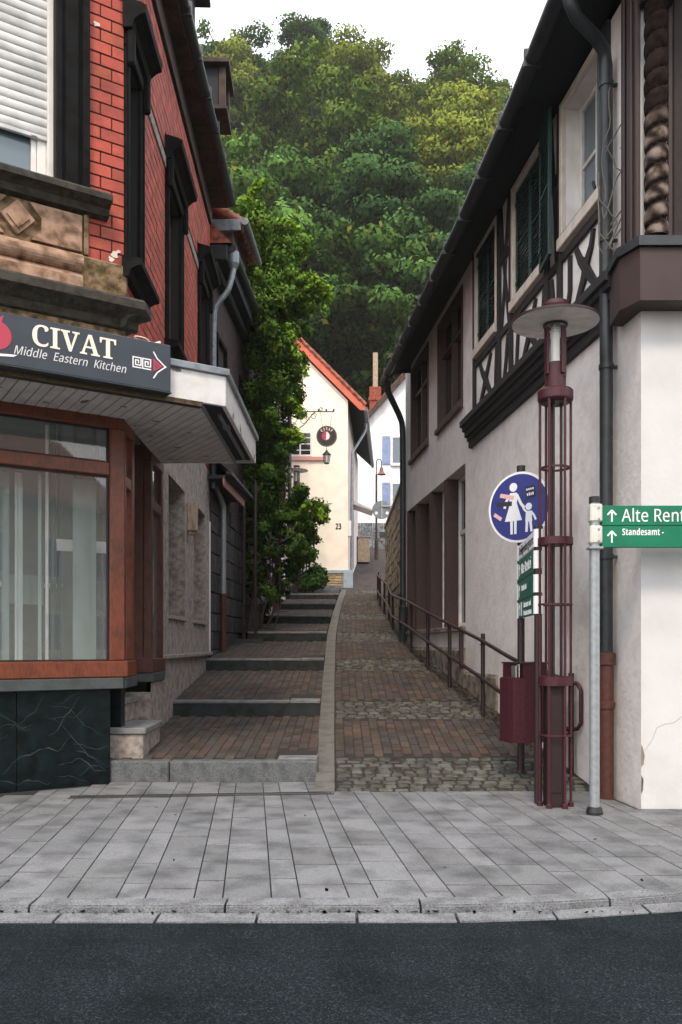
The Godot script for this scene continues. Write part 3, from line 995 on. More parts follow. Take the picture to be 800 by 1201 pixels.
func timber_house() -> void:
	var K := P(2.45, 0, 6.96)
	var root := thing("half_timbered_house", "white and timber framed house on the right with green shutters and a long dark eave", "house", K)
	var ex := Vector3(0.11, 0, 1).normalized()
	var RA := Transform3D(Basis(ex, Vector3.UP, ex.cross(Vector3.UP)), K)
	var RF := Transform3D(Basis(), K)
	var hs := [Rect2(-10.2, 1.62, 4.56, 2.4), Rect2(-1.66, 5.45, 0.9, 1.3), Rect2(-3.26, 5.45, 1.01, 1.3), Rect2(-4.93, 5.45, 0.92, 1.3), Rect2(-7.48, 4.95, 1.71, 1.77), Rect2(-9.85, 4.95, 1.66, 1.77)]
	var b := start(root, RA)
	b.wall(-10.42, -5.63, 0.0, 6.86, [hs[0], hs[4], hs[5]], 0.3)
	b.quad(Vector3(-10.42, -0.3, 0), Vector3(-5.63, -0.3, 0), Vector3(-5.63, 0.0, 0), Vector3(-10.42, 0.0, 0))
	obj("plaster_wall", b, M.plaster_alley, root)
	b = start(root, RA)
	b.wall(-5.63, 0.0, -0.3, 4.5, [], 0.24)
	obj("alley_wall", b, M.plaster_alley, root)
	b = start(root, RA)
	b.wall(-5.63, 0.0, 4.5, 6.86, [hs[1], hs[2], hs[3]], 0.24)
	obj("timber_storey_infill", b, M.timber_infill, root)
	b = start(root, RA)
	var pp := [Vector2(0, 0.0), Vector2(0.035, 0.0), Vector2(0.03, 0.9), Vector2(0.0, 0.95)]
	b.mould(pp, -5.6, -4.0)
	b.xf = b.xf * Transform3D(Basis(), Vector3(0, 0.35, 0))
	b.mould(pp, -10.41, -5.62)
	obj("plinth_band", b, M.plinth, root)
	b = start(root, RF)
	b.quad(Vector3(0, -0.3, 0), Vector3(6, -0.3, 0), Vector3(6, 4.3, 0), Vector3(0, 4.3, 0))
	obj("street_wall", b, M.plaster_white, root)
	b = start(root, RF)
	b.quad(Vector3(-0.05, 4.2, 0.1), Vector3(6, 4.2, 0.1), Vector3(6, 9.5, 0.1), Vector3(-0.05, 9.5, 0.1))
	b.quad(Vector3(-0.05, 4.2, -0.3), Vector3(-0.05, 4.2, 0.1), Vector3(-0.05, 7.2, 0.1), Vector3(-0.05, 7.2, -0.3))
	obj("gable_wall", b, M.plaster_white, root)
	b = start(root)
	b.vprism([Vector2(3.05, 7.1), Vector2(8.5, 7.0), Vector2(8.5, 17.28), Vector2(1.8, 17.28)], -0.3, 7.0)
	b.xf = root.transform.affine_inverse()
	obj("core", b, M.room_dark, root)
	b = start(root)
	b.quad(P(1.31, -0.3, 17.32), P(1.31, 6.9, 17.32), P(2.2, 6.9, 17.32), P(2.2, -0.3, 17.32))
	obj("end_wall", b, M.plaster_alley, root)

	# timbers
	var T0 := 0.004
	var T1 := 0.034
	for x in [-0.66, -1.77, -2.14, -3.39, -3.88, -5.06]:
		b = start(root, RA)
		var w := 0.10 if x < -1 else 0.18
		b.box(Vector3(x - w / 2, 4.54, T0), Vector3(x + w / 2, 6.86, T1 + 0.006), 0.006)
		obj("timber_post", b, M.timber, root)
	for s in [[-1.71, -0.76, 5.21, 5.3], [-2.08, -1.83, 5.2, 5.29], [-3.33, -2.2, 5.21, 5.3], [-3.82, -3.45, 5.2, 5.29], [-5.0, -3.94, 5.21, 5.3], [-2.08, -1.83, 6.1, 6.19], [-3.82, -3.45, 6.12, 6.21], [-4.99, -3.95, 6.72, 6.86], [-3.32, -2.21, 6.76, 6.86]]:
		b = start(root, RA)
		b.box(Vector3(s[0], s[2], T0), Vector3(s[1], s[3], T1), 0.006)
		obj("timber_rail", b, M.timber, root)
	var curves := [
		[[Vector2(-3.46, 6.86), Vector2(-3.55, 6.5), Vector2(-3.62, 6.2), Vector2(-3.66, 5.8), Vector2(-3.8, 5.3)], 0.09],
		[[Vector2(-3.82, 6.86), Vector2(-3.74, 6.3), Vector2(-3.62, 5.8), Vector2(-3.48, 5.3)], 0.08],
		[[Vector2(-2.05, 6.86), Vector2(-1.98, 6.3), Vector2(-1.9, 5.8), Vector2(-1.86, 5.3)], 0.08],
		[[Vector2(-1.62, 4.54), Vector2(-1.5, 4.85), Vector2(-1.5, 5.18)], 0.1],
		[[Vector2(-1.92, 4.54), Vector2(-1.96, 4.85), Vector2(-2.02, 5.16)], 0.1],
		[[Vector2(-1.36, 4.54), Vector2(-1.3, 4.66), Vector2(-1.16, 4.8), Vector2(-1.1, 4.92), Vector2(-0.98, 5.04), Vector2(-0.92, 5.18)], [0.08, 0.11, 0.16, 0.17, 0.11, 0.08]],
		[[Vector2(-0.84, 4.54), Vector2(-0.9, 4.68), Vector2(-1.02, 4.8), Vector2(-1.12, 4.92), Vector2(-1.24, 5.03), Vector2(-1.34, 5.18)], [0.08, 0.11, 0.14, 0.17, 0.12, 0.08]],
		[[Vector2(-2.98, 4.54), Vector2(-2.9, 4.68), Vector2(-2.78, 4.8), Vector2(-2.7, 4.92), Vector2(-2.6, 5.04), Vector2(-2.5, 5.18)], [0.08, 0.11, 0.15, 0.16, 0.11, 0.08]],
		[[Vector2(-2.44, 4.54), Vector2(-2.52, 4.68), Vector2(-2.64, 4.8), Vector2(-2.74, 4.92), Vector2(-2.84, 5.03), Vector2(-2.92, 5.18)], [0.08, 0.11, 0.14, 0.17, 0.12, 0.08]],
		[[Vector2(-2.3, 4.54), Vector2(-2.28, 4.85), Vector2(-2.24, 5.18)], 0.09],
		[[Vector2(-3.2, 4.54), Vector2(-3.16, 4.85), Vector2(-3.1, 5.18)], 0.09],
		[[Vector2(-3.72, 4.54), Vector2(-3.6, 4.85), Vector2(-3.52, 5.16)], 0.1],
		[[Vector2(-4.84, 4.54), Vector2(-4.74, 4.68), Vector2(-4.6, 4.8), Vector2(-4.5, 4.92), Vector2(-4.38, 5.04), Vector2(-4.26, 5.18)], [0.08, 0.11, 0.15, 0.16, 0.11, 0.08]],
		[[Vector2(-4.2, 4.54), Vector2(-4.3, 4.68), Vector2(-4.42, 4.8), Vector2(-4.52, 4.92), Vector2(-4.66, 5.03), Vector2(-4.78, 5.18)], [0.08, 0.11, 0.14, 0.17, 0.12, 0.08]],
		[[Vector2(-4.06, 4.54), Vector2(-4.04, 4.85), Vector2(-4.0, 5.18)], 0.09]]
	for i in curves.size():
		b = start(root, RA)
		var ws: Variant = curves[i][1]
		if ws is Array:
			ws = ws.map(func(q): return q * 0.72)
		else:
			ws = ws * 0.72
		b.ribbon(curves[i][0], ws, T0, T1 - 0.006 + 0.0007 * (i % 3))
		obj("timber_brace", b, M.timber, root)

	# carved moulding under the timber storey
	b = start(root, RA)
	b.mould([Vector2(0, 4.15), Vector2(0.05, 4.15), Vector2(0.05, 4.24), Vector2(0.075, 4.245), Vector2(0.075, 4.29), Vector2(0.11, 4.3), Vector2(0.11, 4.37), Vector2(0.145, 4.38), Vector2(0.145, 4.43), Vector2(0.18, 4.44), Vector2(0.18, 4.52), Vector2(0.0, 4.545)], -5.28, -0.3)
	obj("moulding", b, M.timber_black, root)
	# street front beam, flashing, corner post
	b = start(root)
	b.vprism([Vector2(2.365, 6.74), Vector2(6.0, 6.74), Vector2(6.0, 7.3), Vector2(2.3, 7.3), Vector2(2.27, 6.95)], 4.06, 4.48)
	obj("street_beam", b, M.beam_brown, root)
	b = start(root)
	b.vprism([Vector2(2.345, 6.71), Vector2(6.0, 6.71), Vector2(6.0, 7.3), Vector2(2.27, 7.3), Vector2(2.24, 6.94)], 4.484, 4.56)
	obj("beam_flashing", b, M.gutter_dark, root)
	b = start(root)
	b.box(P(2.36, 4.562, 7.16), P(2.66, 7.0, 6.86), 0.01)
	obj("corner_post", b, M.timber, root)
	b = start(root)
	b.box(P(2.335, 4.562, 6.98), P(2.358, 7.0, 6.88), 0.008)
	b.box(P(2.335, 4.562, 7.12), P(2.358, 7.0, 7.05), 0.008)
	b.box(P(2.362, 4.562, 6.858), P(2.40, 7.0, 6.83), 0.006)
	b.box(P(2.62, 4.562, 6.858), P(2.66, 7.0, 6.83), 0.006)
	obj("post_moulding", b, M.beam_brown, root)
	rope_column(root, P(2.51, 4.58, 6.79))
	b = start(root)
	b.box(P(2.38, 6.44, 6.85), P(2.65, 6.5, 6.66), 0.01)
	b.box(P(2.37, 6.502, 6.85), P(2.66, 7.0, 6.68), 0.01)
	obj("column_capital", b, M.timber, root)
	var gm := [[2.66, 4.562, 2.79, 7.2], [4.2, 4.562, 4.36, 7.2], [2.792, 4.562, 4.19, 4.7], [2.792, 5.1, 4.19, 5.32], [2.792, 6.5, 4.19, 6.66]]
	for s in gm:
		b = start(root)
		b.box(P(s[0], s[1], 6.859), P(s[2], s[3], 6.82), 0.008)
		obj("street_timber", b, M.timber, root)
	b = start(root, Transform3D(Basis(), P(0, 0, 6.859)))
	b.ribbon([Vector2(2.8, 6.5), Vector2(2.95, 6.1), Vector2(3.2, 5.7), Vector2(3.3, 5.33)], 0.2, 0.0, 0.03)
	obj("street_brace", b, M.timber, root)

	# the three windows under the eave
	for k in 3:
		var r: Rect2 = hs[k + 1]
		b = start(root, RA)
		var x0 := r.position.x
		var x1 := r.end.x
		b.box(Vector3(x0 - 0.07, 5.33, 0.002), Vector3(x1 + 0.07, 5.45, 0.075), 0.008)
		b.box(Vector3(x0 - 0.07, 5.452, 0.002), Vector3(x0, 6.82, 0.045), 0.005)
		b.box(Vector3(x1, 5.452, 0.002), Vector3(x1 + 0.07, 6.82, 0.045), 0.005)
		b.box(Vector3(x0, 6.75, 0.002), Vector3(x1, 6.82, 0.043), 0.005)
		var wn := obj("window", b, M.cream_trim, root)
		wn.set_meta("label", ["open window with folded back shutters", "closed shutters nearer the lamp", "closed shutters farthest along"][k])
		b = start(root, RA)
		b.frame(x0 + 0.005, x1 - 0.005, 5.455, 6.745, 0.06, -0.2, -0.14)
		b.box(Vector3((x0 + x1) / 2 - 0.035, 5.51, -0.198), Vector3((x0 + x1) / 2 + 0.035, 6.69, -0.135), 0.004)
		for xm in [[x0 + 0.06, (x0 + x1) / 2 - 0.035], [(x0 + x1) / 2 + 0.035, x1 - 0.06]]:
			b.box(Vector3(xm[0], 6.1, -0.19), Vector3(xm[1], 6.14, -0.15), 0.003)
		obj("casement", b, M.white_paint, wn)
		b = start(root, RA)
		b.box(Vector3(x0 + 0.01, 5.46, -0.178), Vector3(x1 - 0.01, 6.74, -0.17))
		obj("pane", b, M.pale_glass if k == 0 else M.dark_glass, wn)
		var w := (x1 - x0) / 2 - 0.006
		if k > 0:
			for s in 2:
				louvre_shutter(root, "shutter", RA * Transform3D(Basis(), Vector3(x0 + 0.003 + s * (w + 0.006), 5.46, -0.03)), w, 1.28, 26)
		else:
			b = start(root, RA)
			b.box(Vector3(x0 + 0.002, 5.45, -0.13), Vector3(x1 - 0.002, 5.475, 0.06), 0.006)
			b.tube([Vector3(x1 - 0.05, 5.49, 0.05), Vector3(x1 - 0.05, 5.55, 0.07)], 0.015, 6)
			obj("sill_rail", b, M.gutter_dark, wn)
			louvre_shutter(root, "shutter", RA * Transform3D(Basis(Vector3.UP, 0.9), Vector3(x1 + 0.02, 5.42, 0.05)), w, 1.36, 26)
			louvre_shutter(root, "shutter", RA * Transform3D(Basis(Vector3.UP, -0.12), Vector3(x0 - 0.06 - w * 0.98, 5.3, 0.07)), w, 1.5, 28)
	# two brown windows of the plastered part
	for k in [4, 5]:
		var r: Rect2 = hs[k]
		var x0 := r.position.x
		var x1 := r.end.x
		var y0 := r.position.y
		var y1 := r.end.y
		b = start(root, RA)
		b.frame(x0 + 0.002, x1 - 0.002, y0 + 0.002, y1 - 0.002, 0.09, -0.16, 0.012)
		b.box(Vector3(x0 - 0.01, y0 - 0.08, 0.002), Vector3(x1 + 0.01, y0, 0.06), 0.008)
		var wn := obj("brown_window", b, M.brown_frame, root)
		b = start(root, RA)
		b.box(Vector3((x0 + x1) / 2 - 0.05, y0 + 0.09, -0.15), Vector3((x0 + x1) / 2 + 0.05, y1 - 0.09, -0.04), 0.006)
		b.box(Vector3(x0 + 0.09, y1 - 0.6, -0.15), Vector3((x0 + x1) / 2 - 0.05, y1 - 0.53, -0.05), 0.004)
		b.box(Vector3((x0 + x1) / 2 + 0.05, y1 - 0.6, -0.15), Vector3(x1 - 0.09, y1 - 0.53, -0.05), 0.004)
		obj("mullion", b, M.brown_frame, wn)
		b = start(root, RA)
		b.box(Vector3(x0 + 0.08, y0 + 0.08, -0.13), Vector3(x1 - 0.08, y1 - 0.08, -0.12))
		obj("pane", b, M.dark_glass, wn)
	# shop front recess with brown fins
	b = start(root, RA)
	b.quad(Vector3(-10.2, 1.62, -0.3), Vector3(-5.64, 1.62, -0.3), Vector3(-5.64, 4.02, -0.3), Vector3(-10.2, 4.02, -0.3))
	var rec := obj("recess_back", b, M.maroon_board, root)
	for x in [-6.96, -8.1, -9.34, -10.19]:
		b = start(root, RA)
		b.box(Vector3(x, 1.625, -0.296), Vector3(x + 0.09, 4.015, 0.012), 0.006)
		obj("fin", b, M.maroon_board, root)
	for s in [[-6.86, -5.66], [-8.0, -6.98], [-9.24, -8.12], [-10.09, -9.36]]:
		b = start(root, RA)
		b.frame(s[0], s[1], 1.63, 4.01, 0.06, -0.27, -0.2)
		b.box(Vector3(s[0] + 0.06, 3.1, -0.268), Vector3(s[1] - 0.06, 3.17, -0.21), 0.004)
		var wn := obj("shop_window", b, M.white_paint if s[0] > -9.0 else M.brown_frame, root)
		b = start(root, RA)
		b.box(Vector3(s[0] + 0.05, 1.68, -0.25), Vector3(s[1] - 0.05, 3.96, -0.24))
		obj("pane", b, M.dark_glass, wn)
	b = start(root, RA)
	b.box(Vector3(-10.22, 1.54, 0.002), Vector3(-5.62, 1.618, 0.05), 0.008)
	obj("sill", b, M.plinth, root)

	# eave: soffit, fascia, roof, gutter
	var gp := [[5.9, 7.08], [7.54, 6.95], [8.6, 6.8], [10.86, 6.64], [14.0, 6.58], [15.5, 6.56], [16.75, 6.55]]
	b = start(root)
	var rf := start(root)
	var pts := []
	for i in gp.size():
		var d: float = gp[i][0]
		pts.append(P(wall_x(d) - 0.52, gp[i][1], d))
	for i in gp.size() - 1:
		var d0: float = gp[i][0]
		var d1: float = gp[i + 1][0]
		var a0 := P(wall_x(d0) - 0.44, gp[i][1] + 0.04, d0)
		var a1 := P(wall_x(d1) - 0.44, gp[i + 1][1] + 0.04, d1)
		var w0 := P(wall_x(d0) + 0.05, 6.86 + maxf(0.0, gp[i][1] - 6.75) * 0.9, d0)
		var w1 := P(wall_x(d1) + 0.05, 6.86 + maxf(0.0, gp[i + 1][1] - 6.75) * 0.9, d1)
		b.quad(a0, w0, w1, a1)
		b.quad(a0 + Vector3(0, 0.12, 0), a0, a1, a1 + Vector3(0, 0.12, 0))
		var r0 := P(wall_x(d0) - 0.5, gp[i][1] + 0.13, d0)
		var r1 := P(wall_x(d1) - 0.5, gp[i + 1][1] + 0.13, d1)
		var t0 := P(wall_x(d0) + 3.6, 11.2, d0)
		var t1 := P(wall_x(d1) + 3.6, 11.2, d1)
		rf.quad(r0, t0, t1, r1)
		rf.quad(r0 + Vector3(0, 0.05, 0), r1 + Vector3(0, 0.05, 0), t1 + Vector3(0, 0.05, 0), t0 + Vector3(0, 0.05, 0))
		rf.quad(r0, r1, r1 + Vector3(0, 0.05, 0), r0 + Vector3(0, 0.05, 0))
		rf.quad(t0 + Vector3(0, 0.05, 0), t1 + Vector3(0, 0.05, 0), P(9.5, 6.8, d1), P(9.5, 6.8, d0))
	rf.tri(P(wall_x(5.9) - 0.5, 7.2, 5.9), P(9.5, 6.8, 5.9), P(wall_x(5.9) + 3.6, 11.25, 5.9))
	rf.tri(P(9.5, 6.8, 16.75), P(wall_x(16.75) - 0.5, 6.67, 16.75), P(wall_x(16.75) + 3.6, 11.25, 16.75))
	obj("soffit", b, M.soffit_dark, root)
	obj("roof", rf, M.roof_dark, root)
	b = start(root)
	b.tube(pts, 0.075, 12)
	for i in 13:
		var d := 6.4 + i * 0.83
		for k in gp.size() - 1:
			if d >= gp[k][0] and d < gp[k + 1][0]:
				var y := lerpf(gp[k][1], gp[k + 1][1], (d - gp[k][0]) / (gp[k + 1][0] - gp[k][0]))
				b.box(P(wall_x(d) - 0.603, y - 0.083, d + 0.018), P(wall_x(d) - 0.44, y + 0.09, d - 0.018), 0.004)
	obj("gutter", b, M.gutter_dark, root)
	# downpipe at the street corner, its foot of red iron
	b = start(root)
	b.tube([P(1.9, 6.86, 7.15), P(1.92, 6.72, 7.15), P(1.98, 6.62, 7.18), P(2.2, 6.53, 7.32), P(2.28, 6.47, 7.38), P(2.305, 6.36, 7.41), P(2.305, 5.0, 7.41), P(2.305, 1.25, 7.41)], 0.056, 12)
	for y in [6.2, 4.85, 3.75, 2.1]:
		b.lathe([Vector2(0.056, y - 0.02), Vector2(0.066, y - 0.02), Vector2(0.066, y + 0.02), Vector2(0.056, y + 0.02)], 12, P(2.305, 0, 7.41))
		b.box(P(2.3, y - 0.012, 7.425), P(2.42, y + 0.012, 7.4))
	obj("downpipe", b, M.gutter_dark, root)
	b = start(root)
	b.lathe([Vector2(0.064, -0.05), Vector2(0.064, 0.78), Vector2(0.076, 0.785), Vector2(0.076, 0.84), Vector2(0.064, 0.845), Vector2(0.064, 1.16), Vector2(0.08, 1.165), Vector2(0.08, 1.26), Vector2(0.058, 1.27)], 14, P(2.305, 0, 7.41))
	obj("pipe_foot", b, M.rust_red, root)
	b = start(root)
	b.tube(smooth([P(0.90, 6.5, 16.65), P(0.92, 6.3, 16.7), P(1.15, 5.95, 17.0), P(1.24, 5.75, 17.1), P(1.24, 3.2, 17.1), P(1.24, 1.2, 17.1)], 3, 0.4), 0.06, 10)
	b.lathe([Vector2(0.085, 1.2), Vector2(0.085, 2.1), Vector2(0.06, 2.14)], 10, P(1.24, 0, 17.1))
	obj("downpipe", b, M.gutter_dark, root)
	# worn edge and hairline cracks of the white corner
	b = start(root, RF)
	b.prism([Vector2(0.001, 0.34), Vector2(0.02, 0.36), Vector2(0.028, 0.43), Vector2(0.012, 0.5), Vector2(0.001, 0.52)], 0.0, 0.004)
	b.prism([Vector2(0.001, 0.12), Vector2(0.014, 0.15), Vector2(0.018, 0.24), Vector2(0.001, 0.27)], 0.0, 0.004)
	b.ribbon([Vector2(0.03, 0.47), Vector2(0.09, 0.56), Vector2(0.13, 0.66), Vector2(0.2, 0.69), Vector2(0.27, 0.70), Vector2(0.33, 0.75)], 0.0018, 0.0, 0.002)
	obj("plaster_chip", b, M.plinth, root)

func rope_column(root: Node3D, foot: Vector3) -> void:
	var b := start(root, Transform3D(Basis(), foot))
	var R := 0.088
	var H := 1.86
	var ny := 120
	var na := 32
	var g := []
	for j in ny + 1:
		var y := H * j / ny
		var row := []
		for i in na:
			var a := TAU * i / na
			var ph := fposmod(a / TAU * 1.0 - y / 0.15, 1.0)
			var bump := sqrt(maxf(0.0, 1.0 - pow(2.0 * ph - 1.0, 2)))
			var r := R * (0.72 + 0.36 * bump)
			var paint := clampf((1.05 - y) * 4.0, 0.0, 1.0) * clampf((bump - 0.72) * 5.0, 0.0, 1.0) * clampf(0.62 + 0.6 * sin(a * 3.0 + y * 31.0) + 0.3 * sin(y * 57.0 + a), 0.0, 1.0)
			row.append([Vector3(cos(a) * r, y, -sin(a) * r), Color(0.026, 0.018, 0.017).lerp(Color(0.30, 0.255, 0.24), paint * 0.85)])
		g.append(row)
	for j in ny:
		for i in na:
			var k := (i + 1) % na
			var q := [g[j][i], g[j][k], g[j + 1][k], g[j + 1][i]]
			var nn: Vector3 = (q[1][0] - q[0][0]).cross(q[3][0] - q[0][0]).normalized()
			for t in [0, 2, 1, 0, 3, 2]:
				b.col = q[t][1]
				b.put(q[t][0], nn)
	obj("rope_column", b, M.rope_carving, root)

# ------------------------------------------------------------------ brick corner house with the shop
const CX := -2.13
const CD := 8.35
func fr_xd(x: float, z: float) -> Vector2:           # street facade coordinates to X, d
	return Vector2(CX + 0.8423 * x + 0.539 * z, CD + 0.539 * x - 0.8423 * z)

func letters(called: String, text: String, cap: float, width: float, parent: Node, m: Material, at: Transform3D, fonts: Array, bold := false, slant := 0.0, depth := 0.004) -> MeshInstance3D:
	var f := SystemFont.new()
	f.font_names = PackedStringArray(fonts)
	f.font_weight = 700 if bold else 400
	var t := TextMesh.new()
	t.font = f
	t.text = text
	t.font_size = 72
	t.pixel_size = cap / (72.0 * 0.714)
	t.depth = depth
	t.curve_step = 1.0
	var w := t.get_aabb().size.x
	var sx := width / w if width > 0.0 and w > 0.0 else 1.0
	var bs := Basis(Vector3(sx, 0, 0), Vector3(slant, 1, 0), Vector3(0, 0, 1))
	return place(called, t, m, parent, at * Transform3D(bs, Vector3.ZERO))

func brick_house() -> void:
	var C := P(CX, 0, CD)
	var root := thing("brick_house", "red brick corner house with dark stone window surrounds and a shop front below", "house", C)
	var fx := Vector3(0.8423, 0, -0.539)
	var FR := Transform3D(Basis(fx, Vector3.UP, fx.cross(Vector3.UP)), C)
	var ax := Vector3(-0.027, 0, -1).normalized()
	var AL := Transform3D(Basis(ax, Vector3.UP, ax.cross(Vector3.UP)), C)
	var b := start(root)
	var q := [fr_xd(-8, -0.45), fr_xd(-0.35, -0.45), Vector2(-2.62, 8.9), Vector2(-2.75, 14.93), Vector2(-12, 14.93)]
	b.vprism(q, 3.62, 9.1)
	b.vprism([fr_xd(-8, -2.4), fr_xd(1.2, -2.4), Vector2(-2.75, 10.6), Vector2(-2.75, 14.93), Vector2(-12, 14.93)], -0.3, 3.619)
	obj("core", b, M.room_dark, root)

	# upper walls
	var win := Rect2(-2.12, 5.66, 1.47, 2.5)
	b = start(root, FR)
	b.wall(-8, 0.0, 3.6, 9.3, [win], 0.25)
	obj("street_wall", b, M.mortar_dark, root)
	var ah := [Rect2(0.12, 5.12, 0.56, 2.1), Rect2(2.35, 5.12, 1.0, 2.1), Rect2(5.2, 5.12, 0.95, 2.1)]
	b = start(root, AL)
	b.wall(0.0, 6.62, 4.39, 9.1, ah, 0.25)
	b.quad(Vector3(0, 3.6, 0), Vector3(1.36, 3.6, 0), Vector3(1.36, 4.39, 0), Vector3(0, 4.39, 0))
	obj("alley_wall", b, M.mortar_dark, root)
	# bricks of the street pier: a part each
	var tones := []
	for i in 8:
		var k := rng.randf_range(0.7, 1.12)
		tones.append(Color(0.50 * k, 0.083 * k * rng.randf_range(0.9, 1.12), 0.047 * k))
	var bm := {}
	for w in [[0.114, 0], [0.224, 1]]:
		for i in 8:
			var mb := MB.new()
			mb.col = tones[i]
			mb.box(Vector3(0, 0, -0.03), Vector3(w[0], 0.106, 0.0), 0.004)
			bm[[w[1], i]] = mb.mesh()
	var inv := root.transform.affine_inverse()
	for r in 36:
		var y := 5.03 + r * 0.1185
		var xs := [[-0.349, 0], [-0.224, 1]] if r % 2 == 0 else [[-0.349, 1], [-0.114, 0]]
		for s in xs:
			place("brick", bm[[s[1], rng.randi() % 8]], M.brick, root, inv * FR * Transform3D(Basis(), Vector3(s[0], y, 0.011 + rng.randf_range(-0.002, 0.002))))
	b = start(root, FR)                               # old paint splashes and a knocked corner
	for s in [[-0.09, 5.13, 0.03], [-0.13, 5.08, 0.022], [-0.05, 5.17, 0.016], [-0.27, 7.3, 0.022]]:
		var pl := []
		for i in 9:
			var a := TAU * i / 9.0
			var r: float = s[2] * rng.randf_range(0.5, 1.5)
			pl.append(Vector2(s[0] + cos(a) * r * 1.3, s[1] + sin(a) * r))
		b.prism(pl, 0.005, 0.0165)
	obj("paint_splash", b, M.cream_trim, root)
	# bricks of the alley side and of the pier out of view: real relief, joined
	b = start(root, AL)
	for r in 44:
		var y := 4.40 + r * 0.1185
		if y > 8.6:
			break
		var x := -0.118 if r % 2 == 0 else 0.0
		while x < 6.6:
			var x0 := maxf(x, 0.002)
			var x1 := minf(x + 0.224, 6.6)
			x += 0.236
			if x1 - x0 < 0.03 or (y > 7.2 and y < 7.38):
				continue
			var keep := [[x0, x1]]
			for h in ah:
				if y > h.position.y - 0.22 and y < h.end.y + 0.4:
					var e0: float = h.position.x - 0.15
					var e1: float = h.end.x + 0.15
					var nk := []
					for s in keep:
						if s[1] <= e0 or s[0] >= e1:
							nk.append(s)
						else:
							if s[0] < e0: nk.append([s[0], e0])
							if s[1] > e1: nk.append([e1, s[1]])
					keep = nk
			b.col = tones[rng.randi() % 8]
			for s in keep:
				if s[1] - s[0] > 0.02:
					b.box(Vector3(s[0], y, -0.02), Vector3(s[1], y + 0.106, 0.010 + rng.randf_range(-0.002, 0.002)), 0.003)
	stuff_part("alley_brickwork", b, M.brick, root)
	b = start(root, FR)
	for r in 36:
		var y := 5.03 + r * 0.1185
		var x := -3.2
		while x < -2.42:
			b.col = tones[rng.randi() % 8]
			b.box(Vector3(x, y, -0.02), Vector3(x + 0.224, y + 0.106, 0.01), 0.003)
			x += 0.236
	stuff_part("further_brickwork", b, M.brick, root)
	# string course and frieze on the alley side
	for s in [[0.84, 2.18], [3.52, 5.03]]:
		b = start(root, AL)
		b.box(Vector3(s[0], 7.23, 0), Vector3(s[1], 7.36, 0.03), 0.006)
		obj("string_course", b, M.concrete, root)
	b = start(root, AL)
	b.box(Vector3(0.0, 8.72, -0.1), Vector3(6.62, 9.04, 0.045), 0.006)
	obj("frieze", b, M.soffit_brown, root)
	for i in 12:
		b = start(root, AL)
		b.box(Vector3(-0.5 + i * 0.6, 9.045, -0.4), Vector3(0.094 + i * 0.6, 9.1 - 0.002 * (i % 2), 0.16 + i * 0.015), 0.006)
		obj("soffit_board", b, M.soffit_brown, root)
	b = start(root, AL)
	b.tube([Vector3(-0.6, 9.2, 0.19), Vector3(2.0, 9.17, 0.25), Vector3(6.66, 9.13, 0.37)], 0.088, 12)
	for i in 9:
		var x := -0.3 + i * 0.8
		var z := 0.197 + 0.0248 * (x + 0.3)
		b.box(Vector3(x, 9.06, z - 0.09), Vector3(x + 0.035, 9.24, z + 0.1), 0.004)
	obj("gutter", b, M.gutter_dark, root)
	b = start(root, AL)
	b.quad(Vector3(-0.6, 9.14, 0.16), Vector3(6.64, 9.14, 0.34), Vector3(6.64, 13.2, -3.2), Vector3(-0.6, 13.2, -3.2))
	b.quad(Vector3(6.64, 9.14, 0.44), Vector3(6.64, 9.1, -9.0), Vector3(6.64, 13.2, -3.2), Vector3(6.64, 13.2, -3.2))
	b.quad(Vector3(-0.6, 13.2, -3.2), Vector3(6.64, 13.2, -3.2), Vector3(6.64, 9.1, -9), Vector3(-0.6, 9.1, -9))
	b.tri(Vector3(-0.6, 9.14, 0.44), Vector3(-0.6, 13.2, -3.2), Vector3(-0.6, 9.1, -9))
	obj("roof", b, M.roof_dark, root)
	# dormers over the gutter: brown boarded boxes
	for s in [[5.75, 6.45, 10.2, 11.0], [2.9, 3.6, 10.28, 11.1]]:
		b = start(root, AL)
		b.box(Vector3(s[0] - 0.1, s[3] - 0.08, -2.2), Vector3(s[1] + 0.1, s[3], 0.44), 0.008)
		b.box(Vector3(s[0] - 0.02, s[2], -0.9), Vector3(s[1] + 0.02, s[2] + 0.07, 0.40), 0.008)
		b.box(Vector3(s[0], s[2] + 0.07, 0.26), Vector3(s[0] + 0.1, s[3] - 0.08, 0.37), 0.008)
		b.box(Vector3(s[0], s[2] + 0.07, -0.1), Vector3(s[0] + 0.06, s[3] - 0.08, 0.02), 0.008)
		b.box(Vector3(s[1] - 0.1, s[2] + 0.07, 0.26), Vector3(s[1], s[3] - 0.08, 0.37), 0.008)
		var dm := obj("dormer", b, M.soffit_brown, root)
		b = start(root, AL)
		b.box(Vector3(s[0] + 0.12, s[2] - 0.6, -2.0), Vector3(s[1] - 0.12, s[3] - 0.08, 0.2))
		b.box(Vector3(s[0] + 0.03, s[2] + 0.02, -1.5), Vector3(s[0] + 0.11, s[3] - 0.09, 0.25))
		obj("dormer_cheek", b, M.room_dark, dm)

	# street window with its roller shutter, dark surround, ledge
	b = start(root, FR)
	b.box(Vector3(-0.65, 5.655, 0.0), Vector3(-0.35, 8.5, 0.05), 0.006)
	b.box(Vector3(-0.65, 5.656, 0.0), Vector3(-0.6, 8.49, 0.075), 0.008)
	b.box(Vector3(-0.575, 5.657, 0.05), Vector3(-0.45, 8.48, 0.085), 0.012)
	b.box(Vector3(-0.42, 5.656, 0.0), Vector3(-0.352, 8.49, 0.10), 0.012)
	b.box(Vector3(-2.42, 5.655, 0.0), Vector3(-2.12, 8.5, 0.07), 0.012)
	b.box(Vector3(-2.42, 8.17, 0.001), Vector3(-0.352, 8.52, 0.11), 0.012)
